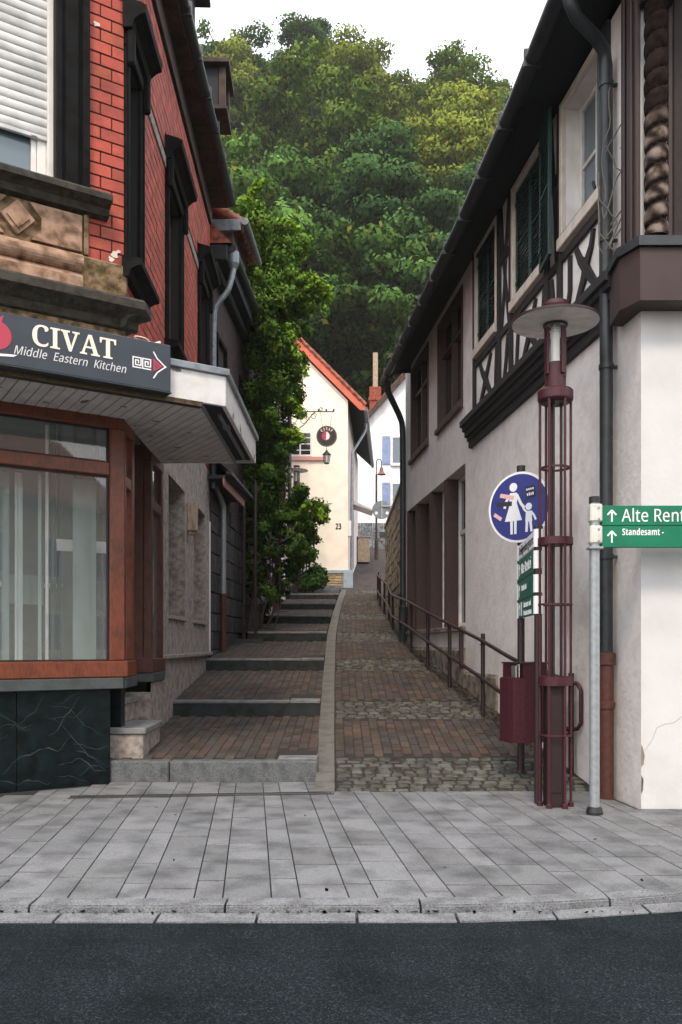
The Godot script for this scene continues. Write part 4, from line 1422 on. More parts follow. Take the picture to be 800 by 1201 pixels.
	var sw := obj("street_window", b, M.dark_stone, root)
	b = start(root, FR)
	b.frame(-2.11, -0.652, 5.66, 8.15, 0.055, -0.19, -0.06, 0.006)
	b.box(Vector3(-2.05, 5.715, -0.18), Vector3(-1.97, 6.5, -0.12), 0.006)
	b.box(Vector3(-0.79, 5.715, -0.18), Vector3(-0.707, 6.5, -0.115), 0.006)
	b.box(Vector3(-0.842, 5.715, -0.185), Vector3(-0.792, 6.5, -0.13), 0.006)
	b.box(Vector3(-1.4, 5.715, -0.18), Vector3(-1.3, 6.5, -0.115), 0.006)
	obj("window_frame", b, M.white_paint, sw)
	b = start(root, FR)
	b.box(Vector3(-2.05, 5.7, -0.17), Vector3(-0.7, 6.6, -0.162))
	obj("pane", b, M.pale_glass, sw)
	var sl := MB.new()
	for i in 8:                                      # a rounded slat
		var a0 := -1.2 + 2.4 * i / 8.0
		var a1 := -1.2 + 2.4 * (i + 1) / 8.0
		var p0 := Vector3(0, sin(a0) * 0.041 / 0.932, (cos(a0) - 0.36) * 0.022)
		var p1 := Vector3(0, sin(a1) * 0.041 / 0.932, (cos(a1) - 0.36) * 0.022)
		sl.quad(p0, p0 + Vector3(1.35, 0, 0), p1 + Vector3(1.35, 0, 0), p1)
	sl.box(Vector3(0, -0.041, -0.012), Vector3(1.35, 0.041, 0.0))
	var slm := sl.mesh()
	for i in 23:
		place("shutter_slat", slm, M.blind, sw, inv * FR * Transform3D(Basis(), Vector3(-2.055, 6.17 + i * 0.0855, -0.1)))
	b = start(root, FR)
	b.box(Vector3(-2.055, 6.085, -0.12), Vector3(-0.705, 6.125, -0.085), 0.006)
	b.box(Vector3(-0.85, 6.09, -0.085), Vector3(-0.80, 6.11, -0.07), 0.004)
	obj("shutter_bar", b, M.blind, sw)
	b = start(root, FR)
	b.mould([Vector2(0, 5.42), Vector2(0.09, 5.44), Vector2(0.11, 5.5), Vector2(0.17, 5.53), Vector2(0.215, 5.54), Vector2(0.215, 5.59), Vector2(0.20, 5.61), Vector2(0.0, 5.654)], -8, -0.17)
	obj("window_ledge", b, M.ledge_stone, root)
	# carved sandstone panel
	b = start(root, FR)
	b.box(Vector3(-8, 5.03, 0.0), Vector3(-0.352, 5.42, 0.025))
	b.box(Vector3(-0.40, 5.04, 0.025), Vector3(-0.354, 5.42, 0.06), 0.006)
	var pan := obj("carved_panel", b, M.sandstone_mossy, root)
	for i in 5:
		var cx := -1.0 - i * 1.05
		b = start(root, FR)
		b.prism([Vector2(cx - 0.15, 5.235), Vector2(cx, 5.075), Vector2(cx + 0.15, 5.235), Vector2(cx, 5.395)], 0.02, 0.062)
		b.prism([Vector2(cx - 0.10, 5.235), Vector2(cx, 5.13), Vector2(cx + 0.10, 5.235), Vector2(cx, 5.34)], 0.06, 0.078)
		obj("lozenge", b, M.sandstone, pan)
		b = start(root, FR)
		b.prism([Vector2(cx + 0.21, 5.27), Vector2(cx + 0.1, 5.40), Vector2(cx + 0.58, 5.40), Vector2(cx + 0.58, 5.06), Vector2(cx + 0.12, 5.06), Vector2(cx + 0.21, 5.17)], 0.02, 0.058)
		b.prism([Vector2(cx - 0.21, 5.27), Vector2(cx - 0.1, 5.40), Vector2(cx - 0.44, 5.40), Vector2(cx - 0.44, 5.06), Vector2(cx - 0.12, 5.06), Vector2(cx - 0.21, 5.17)], 0.02, 0.058)
		obj("relief_plate", b, M.sandstone, pan)
	b = start(root, FR)
	var prof := [Vector2(0, 4.7)]
	for i in 11:
		var a := -PI / 2 + PI * i / 10.0
		prof.append(Vector2(0.04 + 0.085 * cos(a), 4.945 + 0.085 * sin(a)))
	prof.append(Vector2(0, 5.03))
	prof.insert(1, Vector2(0.1, 4.7))
	prof.insert(2, Vector2(0.1, 4.8))
	b.mould(prof, -8, -0.42)
	obj("torus_moulding", b, M.sandstone, root)
	b = start(root, FR)
	b.box(Vector3(-0.43, 4.70, 0.0), Vector3(0.02, 5.025, 0.075), 0.02)
	obj("pier_foot", b, M.sandstone_mossy, root)
	var cor := [Vector2(0, 4.40), Vector2(0.05, 4.42), Vector2(0.07, 4.49), Vector2(0.16, 4.53), Vector2(0.23, 4.55), Vector2(0.25, 4.56), Vector2(0.25, 4.63), Vector2(0.22, 4.66), Vector2(0.0, 4.71)]
	b = start(root, FR)
	b.mould(cor, -8, 0.13)
	b.xf = inv * AL
	b.mould(cor, -0.13, 0.12)
	obj("cornice", b, M.ledge_stone, root)
	b = start(root, FR)
	b.box(Vector3(-8, 3.6, 0.0), Vector3(0.006, 4.40, 0.03), 0.006)
	obj("fascia_stone", b, M.sandstone_mossy, root)
	# alley windows: dark stone frames, hooded heads, heavy sills
	for k in 3:
		var h: Rect2 = ah[k]
		var x0 := h.position.x
		var x1 := h.end.x
		var y0 := h.position.y
		var y1 := h.end.y
		b = start(root, AL)
		b.box(Vector3(x0 - 0.11, y0, -0.02), Vector3(x0, y1, 0.035), 0.01)
		b.box(Vector3(x1, y0, -0.02), Vector3(x1 + 0.11, y1, 0.035), 0.01)
		b.box(Vector3(x0 - 0.10, y0 + 0.001, 0.03), Vector3(x0 - 0.06, y1 - 0.001, 0.055), 0.01)
		b.box(Vector3(x1 + 0.06, y0 + 0.001, 0.03), Vector3(x1 + 0.10, y1 - 0.001, 0.055), 0.01)
		b.box(Vector3(x0 - 0.11, y1 + 0.001, -0.02), Vector3(x1 + 0.11, y1 + 0.14, 0.05), 0.01)
		var wn := obj("alley_window", b, M.dark_stone, root)
		b = start(root, AL)
		b.mould([Vector2(0, y1 + 0.142), Vector2(0.09, y1 + 0.15), Vector2(0.11, y1 + 0.22), Vector2(0.17, y1 + 0.27), Vector2(0.22, y1 + 0.29), Vector2(0.23, y1 + 0.36), Vector2(0.18, y1 + 0.39), Vector2(0, y1 + 0.44)], x0 - 0.16, x1 + 0.16)
		b.box(Vector3(x0 - 0.14, y1 - 0.2, 0.03), Vector3(x0 - 0.05, y1 + 0.145, 0.11), 0.02)
		b.box(Vector3(x1 + 0.05, y1 - 0.2, 0.03), Vector3(x1 + 0.14, y1 + 0.145, 0.11), 0.02)
		obj("window_hood", b, M.dark_stone, wn)
		b = start(root, AL)
		b.mould([Vector2(0, y0 - 0.21), Vector2(0.07, y0 - 0.2), Vector2(0.09, y0 - 0.13), Vector2(0.15, y0 - 0.10), Vector2(0.19, y0 - 0.09), Vector2(0.19, y0 - 0.03), Vector2(0.0, y0 - 0.001)], x0 - 0.2, x1 + 0.2)
		obj("window_sill", b, M.dark_stone, wn)
		b = start(root, AL)
		b.frame(x0 + 0.002, x1 - 0.002, y0 + 0.002, y1 - 0.002, 0.06, -0.22, -0.12)
		b.box(Vector3((x0 + x1) / 2 - 0.035, y0 + 0.06, -0.215), Vector3((x0 + x1) / 2 + 0.035, y1 - 0.06, -0.13), 0.005)
		obj("casement", b, M.brown_frame if k == 0 else M.board, wn)
		b = start(root, AL)
		b.box(Vector3(x0 + 0.01, y0 + 0.01, -0.19), Vector3(x1 - 0.01, y1 - 0.01, -0.18))
		obj("pane", b, M.dark_glass, wn)
	ground_floor(root, FR, AL)
	canopy(root, FR, AL)

func ground_floor(root: Node3D, FR: Transform3D, AL: Transform3D) -> void:
	var inv := root.transform.affine_inverse()
	# concrete wall with two boarded windows
	var bh := [Rect2(2.52, 1.72, 1.32, 1.8), Rect2(4.72, 1.72, 1.32, 1.8)]
	var b := start(root, AL)
	b.wall(2.125, 6.62, -0.2, 4.39, [bh[0], bh[1]], 0.3)
	b.quad(Vector3(1.36, 3.62, 0), Vector3(2.125, 3.62, 0), Vector3(2.125, 4.39, 0), Vector3(1.36, 4.39, 0))
	b.quad(Vector3(1.36, -0.2, 0), Vector3(2.125, -0.2, 0), Vector3(2.125, 0.9, 0), Vector3(1.36, 0.9, 0))
	b.quad(Vector3(1.36, -0.2, -0.6), Vector3(1.36, -0.2, 0), Vector3(1.36, 0.8, 0), Vector3(1.36, 0.8, -0.6))
	b.quad(Vector3(6.62, -0.2, 0), Vector3(6.62, -0.2, -0.6), Vector3(6.62, 4.39, -0.6), Vector3(6.62, 4.39, 0))
	obj("rendered_wall", b, M.concrete, root)
	b = start(root, AL)
	b.box(Vector3(2.14, 1.16, -0.01), Vector3(6.66, 1.215, 0.055), 0.008)
	obj("wall_ledge", b, M.concrete, root)
	b = start(root, AL)
	b.box(Vector3(6.56, 1.22, -0.01), Vector3(6.63, 3.5, 0.02), 0.005)
	obj("corner_bead", b, M.plaster_alley, root)
	for h in bh:
		b = start(root, AL)
		b.box(Vector3(h.position.x + 0.002, h.position.y + 0.002, -0.3), Vector3(h.end.x - 0.002, h.end.y - 0.002, -0.25))
		for i in 5:
			var x: float = h.position.x + 0.01 + i * 0.262
			b.box(Vector3(x, h.position.y + 0.004, -0.252), Vector3(x + 0.252, h.end.y - 0.004, -0.225 + rng.randf_range(-0.006, 0.006)), 0.004)
		obj("window_board", b, M.board, root)
		b = start(root, AL)
		b.box(Vector3(h.position.x - 0.03, h.position.y - 0.05, -0.02), Vector3(h.end.x + 0.03, h.position.y, 0.035), 0.006)
		obj("window_sill", b, M.concrete, root)
	b = start(root, AL)
	b.box(Vector3(4.05, 3.0, 0.0), Vector3(4.2, 3.42, 0.14), 0.01)
	b.box(Vector3(4.08, 2.94, 0.02), Vector3(4.17, 3.0, 0.1), 0.01)
	obj("vent_box", b, M.cabinet, root)
	# marble plinth under the shop window
	b = start(root, FR)
	b.box(Vector3(-8, -0.2, -0.4), Vector3(-1.92, 0.905, 0.0))
	b.box(Vector3(-1.912, -0.2, -0.4), Vector3(-1.002, 0.905, 0.0), 0.004)
	b.box(Vector3(-0.994, -0.2, -0.5), Vector3(-0.13, 0.905, 0.0), 0.004)
	obj("marble_plinth", b, M.marble, root)
	b = start(root, FR)                               # pale veins in the slabs, a hair proud
	for v in 30:
		var x := rng.randf_range(-2.6, -0.25)
		var y := rng.randf_range(0.05, 0.8)
		var pts := []
		var dir := rng.randf_range(-0.5, 0.7)
		for i in rng.randi_range(6, 20):
			pts.append(Vector2(x, y))
			dir = clampf(dir + rng.randfn(0, 0.5), -0.9, 1.1)
			x += 0.045 * cos(dir)
			y += 0.045 * sin(dir)
			if x > -0.14 or y > 0.9 or y < 0.0:
				break
		if pts.size() > 3:
			var ws := []
			for i in pts.size():
				ws.append(rng.randf_range(0.002, 0.016 if v % 3 == 0 else 0.006) * sin(PI * (i + 0.6) / pts.size()))
			b.ribbon(pts, ws, -0.002, 0.0012 + v * 0.00002)
	obj("marble_vein", b, M.marble_vein, root)
	b = start(root, FR)
	b.box(Vector3(-8, 0.91, -0.3), Vector3(-0.02, 1.018, 0.075), 0.008)
	b.xf = inv * AL
	b.box(Vector3(-0.02, 0.912, -0.35), Vector3(0.50, 1.016, 0.03), 0.008)
	b.box(Vector3(1.34, 0.912, -0.35), Vector3(2.13, 1.016, 0.03), 0.008)
	obj("granite_sill", b, M.marble_edge, root)
	b = start(root, AL)
	b.box(Vector3(0.28, -0.2, -0.5), Vector3(0.46, 0.905, -0.09))
	b.box(Vector3(-0.2, -0.2, -0.62), Vector3(1.36, 0.905, -0.5))
	obj("recess_panel", b, M.marble, root)
	# steps up to the shop door
	for s in [[0.2, 1.12, -0.4, 0.15, -0.1, 0.44], [0.5, 1.3, -0.499, -0.16, 0.505, 0.70]]:
		b = start(root, AL)
		b.box(Vector3(s[0], s[4], s[2]), Vector3(s[1], s[5], s[3]), 0.008)
		obj("door_step", b, M.concrete, root)
		b = start(root, AL)
		b.box(Vector3(s[0] - 0.025, s[5] + 0.001, s[2]), Vector3(s[1] + 0.01, s[5] + 0.062, s[3] + 0.03), 0.008)
		obj("step_slab", b, M.step_edge, root)
	# timber shop windows
	b = start(root, FR)
	var W := [-0.045, 0.05]
	b.box(Vector3(-8, 1.02, W[0]), Vector3(0.03, 1.18, W[1] + 0.015), 0.012)
	b.box(Vector3(-8, 2.97, W[0]), Vector3(-0.15, 3.1, W[1]), 0.01)
	b.box(Vector3(-8, 3.43, W[0]), Vector3(0.0, 3.62, W[1]), 0.01)
	for x in [-0.15, -2.3, -4.5]:
		b.box(Vector3(x, 1.18, W[0] - 0.03), Vector3(x + 0.15, 3.43, W[1] + 0.004), 0.012)
	var fw := obj("shop_window_frame", b, M.window_wood, root)
	for s in [[-2.15, -0.15], [-4.35, -2.3]]:
		for y in [[1.18, 2.97], [3.1, 3.43]]:
			b = start(root, FR)
			b.box(Vector3(s[0] + 0.002, y[0] + 0.002, -0.012), Vector3(s[1] - 0.002, y[1] - 0.002, -0.004))
			obj("pane", b, M.glass, fw)
			b = start(root, FR)
			b.frame(s[0] + 0.001, s[1] - 0.001, y[0] + 0.001, y[1] - 0.001, 0.016, -0.02, 0.012, 0.003)
			obj("glazing_bead", b, M.black, fw)
	# its return towards the alley and the second bay past the door
	for s in [[0.0, 0.48, M.window_wood], [1.36, 2.12, M.window_wood_dark]]:
		b = start(root, AL)
		var x0: float = s[0]
		var x1: float = s[1]
		b.box(Vector3(x0, 1.02, -0.09), Vector3(x1, 1.18, 0.03), 0.01)
		b.box(Vector3(x0, 3.43, -0.09), Vector3(x1, 3.62, 0.01), 0.01)
		b.box(Vector3(x0 + 0.1, 2.9, -0.07), Vector3(x1 - 0.1, 3.02, 0.0), 0.008)
		b.box(Vector3(x0 + 0.004, 1.18, -0.09), Vector3(x0 + 0.1, 3.43, 0.006), 0.01)
		b.box(Vector3(x1 - 0.12, 1.18, -0.09), Vector3(x1, 3.43, 0.006), 0.01)
		if x0 > 1.0:
			b.box(Vector3(x0 - 0.012, 1.02, -0.42), Vector3(x0 + 0.05, 3.62, -0.09), 0.008)
			b.box(Vector3(x0 - 0.03, 1.02, -0.44), Vector3(x0, 1.2, 0.03), 0.008)
		var sf := obj("shop_window_frame", b, s[2], root)
		for y in [[1.18, 2.9], [3.02, 3.43]]:
			b = start(root, AL)
			b.box(Vector3(x0 + 0.1, y[0], -0.05), Vector3(x1 - 0.12, y[1], -0.042))
			obj("pane", b, M.glass, sf)
	b = start(root, AL)
	b.box(Vector3(0.46, 0.75, -0.62), Vector3(1.36, 3.6, -0.58))
	b.frame(0.5, 1.33, 0.77, 2.9, 0.1, -0.58, -0.53)
	var door := obj("shop_door", b, M.window_wood_dark, root)
	b = start(root, AL)
	b.box(Vector3(0.6, 1.0, -0.578), Vector3(1.23, 2.78, -0.57))
	obj("pane", b, M.dark_glass, door)
	b = start(root, AL)
	b.tube([Vector3(1.18, 1.7, -0.53), Vector3(1.18, 1.7, -0.49), Vector3(1.08, 1.7, -0.49)], 0.01, 6)
	obj("handle", b, M.chrome, door)
	# room behind the glass
	b = start(root, FR)
	b.quad(Vector3(-8, 0.9, -2.38), Vector3(1.2, 0.9, -2.38), Vector3(1.2, 3.62, -2.38), Vector3(-8, 3.62, -2.38))
	b.quad(Vector3(-8, 0.95, 0), Vector3(-0.1, 0.95, -0.1), Vector3(1.2, 0.95, -2.38), Vector3(-8, 0.95, -2.38))
	b.quad(Vector3(-8, 3.612, 0), Vector3(-8, 3.612, -2.38), Vector3(1.2, 3.612, -2.38), Vector3(0, 3.612, 0))
	b.xf = inv * AL
	b.quad(Vector3(2.12, -0.2, -0.2), Vector3(2.12, 3.62, -0.2), Vector3(2.12, 3.62, -2.8), Vector3(2.12, -0.2, -2.8))
	b.quad(Vector3(1.36, 0.95, 0.0), Vector3(1.36, 0.95, -2.0), Vector3(2.12, 0.95, -2.0), Vector3(2.12, 0.95, 0.0))
	obj("shop_room", b, M.room, root)
	# window blinds, standing just behind the pane
	var bl := thing("vertical_blinds", "pale vertical blinds hanging behind the large shop window", "blinds", FR * Vector3(-0.9, 1.0, -0.3))
	for s in [[-0.40, -0.17, 0], [-0.95, -0.88, 1], [-0.745, -0.715, 1], [-1.22, -1.08, 1], [-1.06, -0.99, 0], [-1.5, -1.32, 1], [-1.75, -1.6, 1], [-2.05, -1.85, 1], [-2.9, -2.4, 1], [-3.4, -3.0, 1]]:
		b = start(bl, FR * Transform3D(Basis(), Vector3(0, 0, -0.3 - 0.05 * (1 - s[2]) + rng.randf_range(-0.02, 0.02))))
		var n := maxi(4, int((s[1] - s[0]) / 0.02))
		var pl := []
		for i in n + 1:
			pl.append(Vector3(lerpf(s[0], s[1], float(i) / n), 0, 0.012 * sin(i * 1.9) * s[2]))
		for i in n:
			b.quad(pl[i] + Vector3(0, 1.02, 0), pl[i + 1] + Vector3(0, 1.02, 0), pl[i + 1] + Vector3(0, 2.98, 0), pl[i] + Vector3(0, 2.98, 0))
		obj("blind", b, M.curtain if s[2] == 1 else M.curtain_dim, bl)
	var ct := thing("shop_counter", "dark counter and post standing inside the shop", "counter", FR * Vector3(-0.9, 0.95, -1.4))
	b = start(ct, FR)
	b.box(Vector3(-1.6, 0.95, -1.7), Vector3(-0.3, 1.95, -1.3), 0.01)
	obj("counter_body", b, M.brown_frame, ct)
	b = start(ct, FR)
	b.box(Vector3(-1.65, 1.952, -1.75), Vector3(-0.25, 2.0, -1.25), 0.01)
	obj("counter_top", b, M.white_paint, ct)
	b = start(ct, FR)
	for s in [[-0.55, -0.5, -0.62], [-0.47, -0.44, -0.66], [-0.16, -0.13, -0.5]]:
		b = start(ct, FR)
		b.box(Vector3(s[0], 0.95, s[2]), Vector3(s[1], 3.6, s[2] + 0.05), 0.006)
		obj("counter_post", b, M.black, ct)
	b = start(ct, FR)
	b.box(Vector3(-0.5, 2.28, -0.6), Vector3(0.3, 2.4, -0.55), 0.006)
	obj("counter_shelf", b, M.white_paint, ct)
	b = start(ct, FR)
	b.box(Vector3(-0.64, 0.95, -0.45), Vector3(-0.61, 3.5, -0.42), 0.008)
	obj("white_pole", b, M.white_paint, ct)
	b = start(ct, FR)
	b.box(Vector3(-0.9, 1.75, -0.9), Vector3(-0.55, 2.05, -0.86), 0.006)
	obj("notice_board", b, M.curtain_dim, ct)

func canopy(root: Node3D, FR: Transform3D, AL: Transform3D) -> void:
	var inv := root.transform.affine_inverse()
	var cn := Vector2(-1.06, 7.85)
	var ce := Vector2(-1.03, 10.3)
	var b := start(root)
	b.vprism([fr_xd(-8, 0.02), fr_xd(-8, 0.96), Vector2(-1.1, 7.9), Vector2(-1.07, 10.27), Vector2(-2.19, 10.27), fr_xd(0, 0.02)], 3.56, 3.8)
	var cp := obj("canopy", b, M.room_dark, root)
	b = start(root, FR)
	b.box(Vector3(-8, 3.53, 0.962), Vector3(0.631, 3.805, 1.0), 0.004)
	b.xf = inv * Transform3D(Basis(Vector3(0.0122, 0, -1).normalized(), Vector3.UP, Vector3(1, 0, 0.0122).normalized()), P(cn.x, 0, cn.y))
	b.box(Vector3(0.004, 3.53, -0.04), Vector3(2.45, 3.804, 0.0), 0.004)
	b.box(Vector3(2.41, 3.53, -1.2), Vector3(2.45, 3.803, -0.041), 0.004)
	obj("fascia", b, M.canopy_white, cp)
	b = start(root, FR)
	b.box(Vector3(-8, 3.806, 0.03), Vector3(0.66, 3.87, 1.03), 0.006)
	b.xf = inv * Transform3D(Basis(Vector3(0.0122, 0, -1).normalized(), Vector3.UP, Vector3(1, 0, 0.0122).normalized()), P(cn.x, 0, cn.y))
	b.box(Vector3(-0.02, 3.8055, -1.2), Vector3(2.49, 3.8685, 0.032), 0.006)
	obj("zinc_edge", b, M.zinc, cp)
	# soffit boards running out from the wall
	var region := PackedVector2Array([fr_xd(-8, 0.0), fr_xd(-8, 0.95), fr_xd(0.38, 0.95), Vector2(-1.29, 10.26), Vector2(-2.18, 10.26), fr_xd(0, 0.0)])
	var x := -8.0
	while x < 2.4:
		var strip := PackedVector2Array([fr_xd(x, -1.7), fr_xd(x + 0.088, -1.7), fr_xd(x + 0.088, 1.2), fr_xd(x, 1.2)])
		for pl in Geometry2D.intersect_polygons(region, strip):
			b = start(root)
			b.vprism(Array(pl), 3.535 + rng.randf_range(0, 0.004), 3.562)
			obj("soffit_board", b, M.slat_white, cp)
		x += 0.098
	b = start(root)
	b.xf = inv
	var f0 := fr_xd(0.38, 0.95)
	b.tube([P(f0.x + 0.015, 3.54, f0.y), P(-1.275, 3.54, 10.27)], 0.022, 4)
	obj("soffit_rim", b, M.zinc, cp)
	b = start(root)
	b.tube([P(-1.17, 3.545, 8.2), P(-1.15, 3.545, 10.1)], 0.02, 8)
	b.box(P(-1.2, 3.54, 8.75), P(-1.13, 3.57, 8.6))
	obj("canopy_conduit", b, M.zinc, cp)
	# greek key trim below the sign
	b = start(root, FR)
	b.box(Vector3(-8, 3.49, 0.93), Vector3(0.4, 3.535, 1.003))
	var kt := obj("key_trim", b, M.trim_dark, cp)
	b = start(root, FR)
	x = -3.0
	while x < 0.38:
		b.box(Vector3(x, 3.494, 1.003), Vector3(x + 0.004, 3.53, 1.007))
		b.box(Vector3(x, 3.527, 1.0031), Vector3(x + 0.022, 3.531, 1.0071))
		b.box(Vector3(x + 0.018, 3.503, 1.0032), Vector3(x + 0.022, 3.53, 1.0072))
		b.box(Vector3(x + 0.009, 3.503, 1.0033), Vector3(x + 0.02, 3.507, 1.0073))
		b.box(Vector3(x, 3.494, 1.0034), Vector3(x + 0.028, 3.498, 1.0074))
		x += 0.03
	stuff_part("key_pattern", b, M.gold_trim, kt)

	# the sign on the canopy
	var sg := thing("shop_sign", "long dark navy shop sign with cream lettering and arrow mounted on the canopy edge", "sign", FR * Vector3(-1.0, 3.54, 1.06), 0.5693)
	b = MB.new()
	b.box(Vector3(-3.0, 0.0, -0.055), Vector3(1.054, 0.41, 0.05), 0.006)
	obj("sign_board", b, M.sign_navy, sg)
	b = MB.new()
	b.box(Vector3(-3.0, -0.012, -0.05), Vector3(1.06, -0.001, 0.06), 0.003)
	obj("sign_rim", b, M.gutter_dark, sg)
	letters("lettering", "CIVAT", 0.165, 0.68, sg, M.cream_letter, Transform3D(Basis(), Vector3(0.225, 0.275, 0.052)), ["Droid Serif"], true)
	letters("lettering", "Middle  Eastern  Kitchen", 0.068, 0.90, sg, M.pale_letter, Transform3D(Basis(), Vector3(0.205, 0.13, 0.052)), ["Droid Sans"], false, 0.22)
	b = MB.new()
	var pc := Vector2(-0.385, 0.22)
	var pom := []
	for i in 24:
		var a := TAU * i / 24.0
		pom.append(pc + Vector2(cos(a) * 0.115, sin(a) * 0.115))
	b.prism(pom, 0.05, 0.054)
	b.prism([pc + Vector2(-0.04, 0.1), pc + Vector2(0.04, 0.1), pc + Vector2(0.055, 0.165), pc + Vector2(0.02, 0.135), pc + Vector2(0, 0.17), pc + Vector2(-0.02, 0.135), pc + Vector2(-0.055, 0.165)], 0.05, 0.0545)
	obj("fruit_emblem", b, M.crimson, sg)
	b = MB.new()
	b.prism([pc + Vector2(-0.16, -0.13), pc + Vector2(0.0, -0.145), pc + Vector2(0.16, -0.13), pc + Vector2(0.13, -0.15), pc + Vector2(0.0, -0.165), pc + Vector2(-0.13, -0.15)], 0.05, 0.054)
	obj("fruit_emblem", b, M.sign_white, sg)
	# square spirals and arrowhead
	b = MB.new()
	for k in 2:
		var o := Vector2(0.715 + k * 0.085, 0.165)
		var sp := [Vector2(0.07, 0.0), Vector2(0, 0), Vector2(0, 0.085), Vector2(0.07, 0.085), Vector2(0.07, 0.022), Vector2(0.022, 0.022), Vector2(0.022, 0.062), Vector2(0.048, 0.062), Vector2(0.048, 0.042)]
		for i in sp.size() - 1:
			var p: Vector2 = o + sp[i]
			var e: Vector2 = o + sp[i + 1]
			b.box(Vector3(minf(p.x, e.x) - 0.005, minf(p.y, e.y) - 0.005, 0.05), Vector3(maxf(p.x, e.x) + 0.005, maxf(p.y, e.y) + 0.005, 0.0535 + i * 0.00003))
	b.ribbon([Vector2(0.895, 0.095), Vector2(0.93, 0.15), Vector2(1.0, 0.207), Vector2(1.012, 0.21)], 0.011, 0.05, 0.0542)
	b.ribbon([Vector2(0.895, 0.325), Vector2(0.93, 0.27), Vector2(1.0, 0.213), Vector2(1.012, 0.21)], 0.011, 0.05, 0.0544)
	obj("arrow_motif", b, M.sign_white, sg)
	b = MB.new()
	b.prism([Vector2(0.895, 0.155), Vector2(0.978, 0.21), Vector2(0.895, 0.265)], 0.05, 0.0535)
	obj("arrow_motif", b, M.crimson, sg)
	b = MB.new()
	b.ribbon([Vector2(0.925, 0.21), Vector2(0.912, 0.195), Vector2(0.912, 0.235), Vector2(0.945, 0.21), Vector2(0.912, 0.183)], 0.005, 0.053, 0.0548)
	obj("arrow_motif", b, M.sign_navy, sg)
	# cable loops left on top of the sign
	var cl := thing("cable_loop", "pale cable loop lying on top of the shop sign", "cable", FR * Vector3(-0.15, 3.95, 1.0), 0.5693)
	b = MB.new()
	var pts := []
	for i in 26:
		var a := TAU * i / 18.0
		pts.append(Vector3(-0.05 + 0.09 * cos(a) + i * 0.006, 0.012 + 0.02 * (1 + sin(a * 0.7)), 0.03 * sin(a)))
	b.tube(pts, 0.006, 6)
	b.tube([Vector3(0.09, 0.02, 0.0), Vector3(0.15, 0.045, 0.0)], 0.015, 8)
	obj("cable", b, M.cream_trim, cl)

